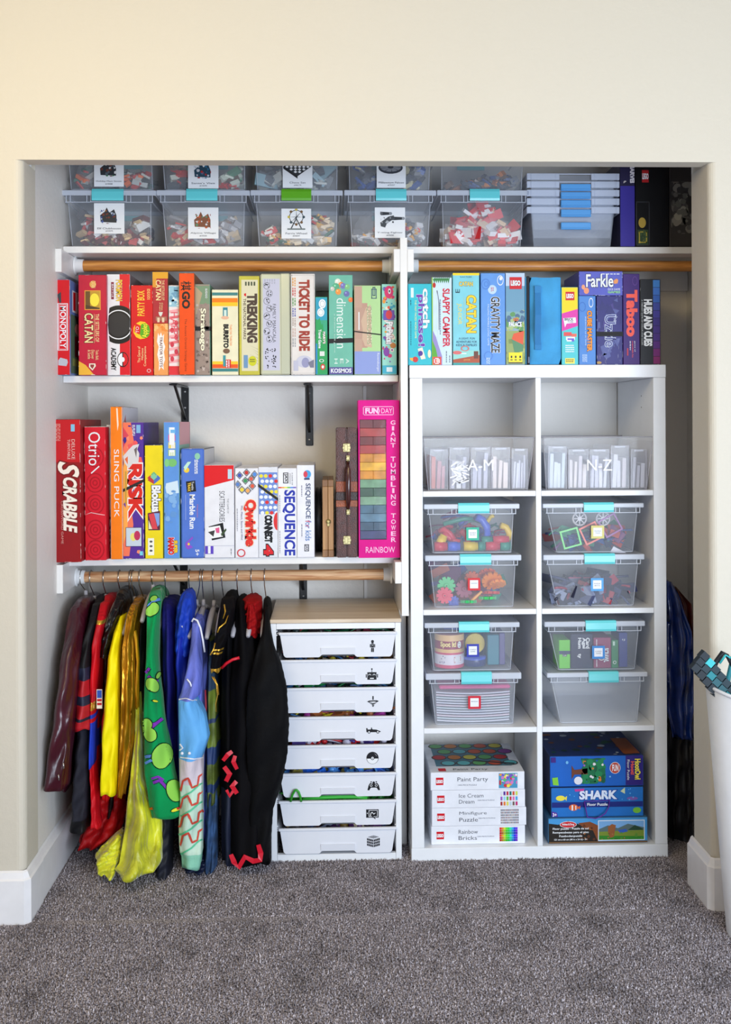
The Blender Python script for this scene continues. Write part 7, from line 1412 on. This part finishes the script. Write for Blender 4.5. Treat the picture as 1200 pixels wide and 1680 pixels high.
# 12 periwinkle jacket with sky blue, beige and mint sleeve
pw = satin((104, 116, 206), .45); sky = satin((104, 178, 240), .45, v=.04); bei = satin((216, 204, 212), .5, v=.04); sleevecuff = M((140, 206, 178), .7, bump=.4, bscale=200); wht = M((232, 234, 244), .5)
zg = satin((200, 228, 208), .5, v=.03)
g = garment('periwinkle_jacket', 'periwinkle jacket with sky blue and mint patterned sleeve', 325, 1010)
cloth('body', g, [(1008, 320, 332, .40, .52), (1022, 313, 333, .33, .6), (1060, 314, 336, .30, .62), (1110, 316, 337, .28, .62), (1160, 318, 334, .27, .62), (1380, 314, 344, .30, .58)], pw, seed=26, fold=.18)
sl = cloth('sleeve', g, [(1022, 313, 330, .30, .42), (1060, 310, 330, .25, .38), (1100, 303, 334, .22, .35), (1146, 290, 330, .2, .33), (1149, 288, 322, .195, .33), (1180, 287, 340, .19, .33), (1212, 287, 347, .185, .33), (1247, 288, 335, .185, .32), (1300, 292, 335, .19, .31), (1350, 289, 335, .19, .31), (1402, 291, 335, .19, .31), (1404, 294, 334, .195, .30), (1424, 295, 332, .2, .29)], pw, seed=27, n=70, fold=.045, nf=4, bands=[(1147, 1240, sky), (1240, 1243, wht), (1243, 1248, sky), (1248, 1288, bei), (1288, 1403, zg), (1403, 1430, sleevecuff)])
trim_line(g, 'piping', [(315, 1020, .31), (318, 1015, .31), (324, 1018, .305), (329, 1030, .30), (333, 1050, .295), (336, 1070, .29)], .003, wht)
trim_line(g, 'piping', [(307, 1114, .215), (312, 1120, .213), (315, 1128, .212)], .0025, wht)
Q = Print(g, sl); kr = M((206, 76, 60), .6, spec=.2); kt = M((90, 196, 150), .6, spec=.2)
Q.k = 1
for y in (1300, 1330, 1360, 1392): Q.k = 1; Q.line([(288, y + 10), (300, y + 8), (314, y - 1), (326, y - 12), (337, y - 18)], 2.6, kt)
for y in (1288, 1317, 1347, 1378): Q.k = 2; Q.line([(288, y + 7), (297, y + 9), (301, y - 7), (309, y - 12), (315, y + 4), (324, y + 0), (326, y - 14), (331, y - 18), (337, y - 8)], 3.2, kr)
Q.done(); Q = Print(g, sl); Q.line([(287, 1240), (300, 1243), (318, 1245), (336, 1242)], 2.2, wht); Q.line([(287, 1207), (296, 1220), (301, 1227), (288, 1237)], 2.4, wht); Q.line([(288, 1149), (305, 1147), (322, 1149)], 1.5, wht); Q.done('piping')
for x in (299, 311): q = P(x, 1236, .178) - g.location; mb = MB(); mb.lathe([(.0042, 0), (.004, -.002), (.0015, -.0028)], wht, 14, tuple(q), 'Y'); mb.build('button', g)
# 13 olive and navy costume, jeans
ol = M((100, 116, 40), .55, var=.3, vscale=14, bump=.5, bscale=60); jn = M((40, 70, 110), .8, var=.35, vscale=30)
g = garment('olive_costume', 'olive and blue padded costume behind the periwinkle sleeve', 348, 1060)
cloth('body', g, [(1050, 340, 352, .42, .56), (1090, 336, 354, .36, .62), (1140, 334, 358, .32, .62), (1240, 332, 360, .29, .62), (1316, 334, 358, .29, .58), (1320, 334, 358, .29, .58)], ol, seed=28, fold=.14, bands=[(1050, 1128, M((50, 74, 100), .6)), (1175, 1186, M((30, 50, 90), .6)), (1228, 1250, M((36, 60, 110), .6)), (1286, 1300, M((36, 60, 110), .6))])
cloth('trouser_leg', g, [(1300, 334, 357, .30, .45), (1370, 334, 356, .28, .44), (1425, 332, 356, .265, .42), (1432, 335, 352, .27, .4)], jn, seed=29, fold=.16)
cloth('shoe', g, [(1405, 296, 336, .27, .4), (1418, 290, 346, .25, .4), (1430, 296, 340, .25, .38)], M((26, 34, 60), .35, bump=.3), seed=30, fold=.1)
trim_line(g, 'red_piping', [(337, 1132, .3), (338, 1160, .298), (336, 1185, .297)], .003, M((160, 40, 60), .5))
# 14 black coat with gold braid
g = garment('braided_coat', 'black costume with gold braid on a curved sleeve', 375)
bk2 = M((7, 6, 10), .8, spec=.12)
cloth('body', g, [(976, 369, 381, .42, .54), (986, 361, 387, .36, .6), (1010, 358, 390, .33, .66), (1100, 358, 386, .31, .66), (1300, 358, 394, .29, .62), (1418, 360, 394, .28, .56)], bk2, seed=31, bands=[(1300, 1425, M((20, 28, 54), .7))])
cloth('sleeve', g, [(984, 361, 384, .34, .44), (1000, 358, 386, .29, .4), (1040, 352, 378, .26, .36), (1070, 346, 366, .24, .33), (1094, 344, 362, .225, .31), (1102, 343, 363, .22, .31)], bk2, seed=32, fold=.05, bands=[(1064, 1068, gold), (1070, 1073, gold), (1095, 1110, gold)])
trim_line(g, 'gold_braid', [(368, 992, .30), (370, 1003, .286), (366, 1015, .276), (374, 1010, .285), (370, 1022, .268), (360, 1030, .262), (357, 1038, .258)], .0024, gold); trim_line(g, 'gold_braid', [(353, 1055, .252), (351, 1065, .246), (345, 1075, .238)], .0022, gold)
trim_line(g, 'gold_cord', [(348, 1110, .25), (355, 1122, .25), (357, 1140, .25), (354, 1155, .25), (355, 1168, .25)], .0018, gold); trim_line(g, 'gold_cord', [(351, 1110, .252), (357, 1124, .252), (359, 1140, .252)], .0018, gold)
# 15 black robe with red hood
rh = M((150, 6, 12), .75, spec=.2, wr=.5)
g = garment('hooded_robe', 'long black robe with a red hood lining and red ribbons', 410)
cloth('hood', g, [(980, 402, 424, .42, .52), (987, 395, 431, .38, .54), (1010, 392, 432, .36, .54), (1040, 394, 430, .35, .54)], rh, seed=33, fold=.1)
cloth('hood_lining', g, [(992, 406, 416, .35, .42), (1015, 402, 423, .335, .42), (1045, 401, 424, .33, .42)], rh, seed=34, fold=.08)
cloth('body', g, [(986, 386, 404, .40, .56), (1000, 382, 410, .36, .6), (1046, 376, 424, .31, .62), (1120, 366, 440, .28, .62), (1250, 362, 446, .26, .6), (1400, 366, 446, .24, .54), (1418, 372, 446, .24, .5)], bk2, seed=35, fold=.08, nf=7, seg=48)
rib = M((206, 20, 44), .4)
def ribbon(name, pts, wd, Y):
    """flat ribbon folded along the points, one band with mitred turns"""
    q = []; n = len(pts)
    for i, (x, y) in enumerate(pts):
        a, b = pts[max(0, i - 1)], pts[min(n - 1, i + 1)]; d = Vector((b[0] - a[0], b[1] - a[1])).normalized(); k = 1.25 if 0 < i < n - 1 else 1
        q.append([P(x - d.y * wd / 2 * k * sg, y + d.x * wd / 2 * k * sg, Y - .003 * (i % 2)) - g.location for sg in (1, -1)])
    mb = MB(); vs = [p for a in q for p in a]; vs += [p + Vector((0, .0012, 0)) for p in vs]; m2 = 2 * n
    for i in range(n - 1): k = 2 * i; mb.add(vs, [(k, k + 1, k + 3, k + 2), (m2 + k, m2 + k + 2, m2 + k + 3, m2 + k + 1), (k, k + 2, m2 + k + 2, m2 + k), (k + 1, m2 + k + 1, m2 + k + 3, k + 3)], rib)
    return mb.build(name, g)
trim_line(g, 'red_stripe', [(364, 1096, .276), (372, 1088, .272), (382, 1082, .272), (393, 1079, .272)], .0045, rib, 8)
ribbon('ribbon', [(366, 1248), (374, 1238), (381, 1233)], 6, .250); ribbon('ribbon', [(386, 1240), (383, 1250), (389, 1262)], 6, .249); ribbon('ribbon', [(368, 1258), (377, 1270), (371, 1282)], 7, .2485); ribbon('ribbon', [(388, 1282), (381, 1290), (389, 1302)], 7, .248); ribbon('ribbon', [(372, 1296), (377, 1306), (384, 1296)], 5, .2475)
ribbon('ribbon', [(379, 1402), (384, 1414), (392, 1423), (402, 1406), (416, 1413), (427, 1411), (428, 1400), (424, 1386)], 7, .232)
# 16 black textured costume in front of the drawers
pf = M((6, 6, 9), .75, spec=.15, bump=.5, bscale=90)
g = garment('padded_costume', 'black ribbed padded costume bulging before the drawers', 437)
cloth('body', g, [(985, 432, 440, .44, .54), (1000, 430, 444, .38, .6), (1050, 428, 446, .33, .62), (1200, 420, 446, .30, .34), (1416, 416, 446, .28, .34)], pf, seed=36, fold=.06)
cloth('sleeve', g, [(1000, 433, 441, .345, .44), (1040, 428, 446, .29, .39), (1062, 420, 453, .27, .345), (1085, 412, 464, .255, .335), (1130, 400, 476, .24, .325), (1190, 396, 481, .232, .32), (1240, 398, 478, .232, .318), (1290, 402, 467, .238, .318), (1330, 404, 452, .245, .318), (1412, 404, 446, .25, .318)], pf, seed=37, fold=.03, nf=5, n=90, fine=.012)
for xt, xn, yn, lb in [(131, 141, 975, 'chrome hook hanger of the maroon jacket, leftmost on the rod'), (147, 155, 984, 'hanger holding the striped-sleeve jacket'), (169, 174, 981, 'hanger holding the narrow red costume'), (194, 197, 974, 'hanger holding the glossy black jacket'), (212, 212, 984, 'grey hanger holding the yellow sleeved shirt'), (216, 221, 985, 'hanger holding the gold jacket'), (228, 235, 986, 'grey hanger holding the gold-collared black cape'), (249, 251, 965, 'hanger holding the spotted green fleece'), (271, 273, 985, 'hanger holding the navy costume'), (310, 311, 975, 'hanger holding the royal blue hooded costume'), (328, 323, 990, 'grey hanger holding the periwinkle jacket'), (332, 334, 990, 'hanger holding the olive costume'), (349, 351, 991, 'bare grey hanger right of the olive costume'), (364, 367, 987, 'hanger holding the gold-braided coat'), (389, 391, 988, 'white-shouldered hanger beside the red hood'), (412, 415, 988, 'hanger holding the red hooded robe'), (434, 437, 990, 'hanger holding the ribbed black costume')]:
    hanger(xt, xn, yn, lb)
p = P(236, 1150, RY)

# ================================================================== RIGHT SIDE
foil = M((14, 50, 130), .12, var=.35, vscale=14, bump=1.0, bscale=30, spec=.8, coat=.5)
t = thing('foil_bag', (1.07, .45, .0), 'crumpled shiny blue bag in the gap right of the cube unit', 'bag')
mb = MB(); r = random.Random(4); rows = [(955, 1094, 1104), (980, 1094, 1118), (1040, 1094, 1142), (1100, 1094, 1150), (1160, 1096, 1146), (1212, 1108, 1140), (1300, 1094, 1144), (1395, 1094, 1140)]
o = cloth('bag', t, [(y, a, b, .42 + .0001 * i, .62) for i, (y, a, b) in enumerate(rows[:6])], foil, seed=40, fold=.2, nf=6, power=2.6, taper=.1)
cloth('lining', t, [(1190, 1096, 1140, .46, .62), (1300, 1096, 1140, .45, .62), (1400, 1096, 1138, .45, .62)], M((20, 20, 26), .4, bump=.6, bscale=50), seed=41, fold=.15, power=3, taper=.1)
g = thing('foil_bag', (1.12, .5, .4), 'brown-red glossy bag behind the blue one', 'bag')
cloth('bag', g, [(962, 1104, 1110, .5, .6), (990, 1108, 1136, .5, .62), (1050, 1112, 1146, .5, .62), (1180, 1112, 1146, .5, .62)], M((90, 30, 22), .15, bump=1.0, bscale=40, coat=.4), seed=42, fold=.2)
# tall white bin with foam sword
yb_ = -.15; a = P(1160, 1135, yb_); bse = P(1196, 1502, yb_); RT, RB = .155, .10; cxb = a.x + RT + .004
zt_ = P(1166, 1135, yb_).z
t = thing('waste_bin', (cxb, yb_ - .0, 0), 'tall white tapered bin at the right edge, against the wall', 'bin')
wb_ = M((226, 228, 234), .35, var=.02)
mb = MB()
def rim_z(a): return zt_ - .03 + .045 * (-math.cos(a)) * 1.0
n = 48; vs = []; RB = cxb - bse.x
for (rr, zf, ins) in ((RB, 0, 0), (RT, 1, 0), (RT - .004, 1, 1), (RB - .004, .02, 1)):
    for k in range(n):
        q = 2 * PI * k / n; zz = rim_z(q) * zf if zf == 1 else zf; vs.append((rr * math.cos(q), rr * math.sin(q) * .9, zz + .001))
mb.add(vs, [(j*n + k, j*n + (k+1) % n, (j+1)*n + (k+1) % n, (j+1)*n + k) for j in range(3) for k in range(n)], wb_, True); mb.add(vs[3*n:], [tuple(range(n))], wb_); mb.build('tub', t)
mb = MB(); mb.tube([(RT * math.cos(2*PI*k/n), RT * .9 * math.sin(2*PI*k/n), rim_z(2*PI*k/n) + .001) for k in range(n)], .0045, wb_, 8, True); mb.build('rim', t)
t = thing('toy_sword', (cxb - .07, yb_, .42), 'dark and teal pixel-patterned foam sword in the bin', 'toy')
tl = [(24, 50, 60), (30, 130, 140), (60, 190, 196), (36, 90, 100), (20, 34, 44)]; s = .017; rr = random.Random(7); mb = MB(); S = [M(c, .6) for c in tl]
base = P(1160, 1120, yb_ - .02) - t.location
for i in range(-3, 12):
    for j in range(3):
        edge = j in (0,) or i == -3; mm = S[4] if edge and rr.random() < .8 else rr.choice(S[:4]); x = base.x + .012 + (i * .8 + j * .62) * s; z = base.z - .012 + (j * .85 - i * 1.0) * s
        mt = Matrix.Translation((x, base.y, z)) @ Matrix.Rotation(.75, 4, 'Y'); mb.box((-s*.56, -.011, -s*.56), (s*.56, .011, s*.56), mm, None, mt)
mb.build('blade', t)
mb = MB(); q = [P(x, y, yb_ + .02) - t.location for x, y in ((1170, 1100), (1176, 1085), (1186, 1071), (1194, 1076), (1202, 1092))]; mb.tube(q, .0065, M((26, 30, 36), .6), 4); q2 = [p + Vector((.006, -.006, -.004)) for p in q[1:4]]; mb.tube(q2, .003, S[2], 4); mb.build('guard', t)
mb = MB(); q = [P(x, y, yb_ + .05) - t.location for x, y in ((1205, 1070), (1196, 1110), (1190, 1150), (1186, 1200))]; mb.tube(q, .007, S[1], 4); mb.build('hilt', t)
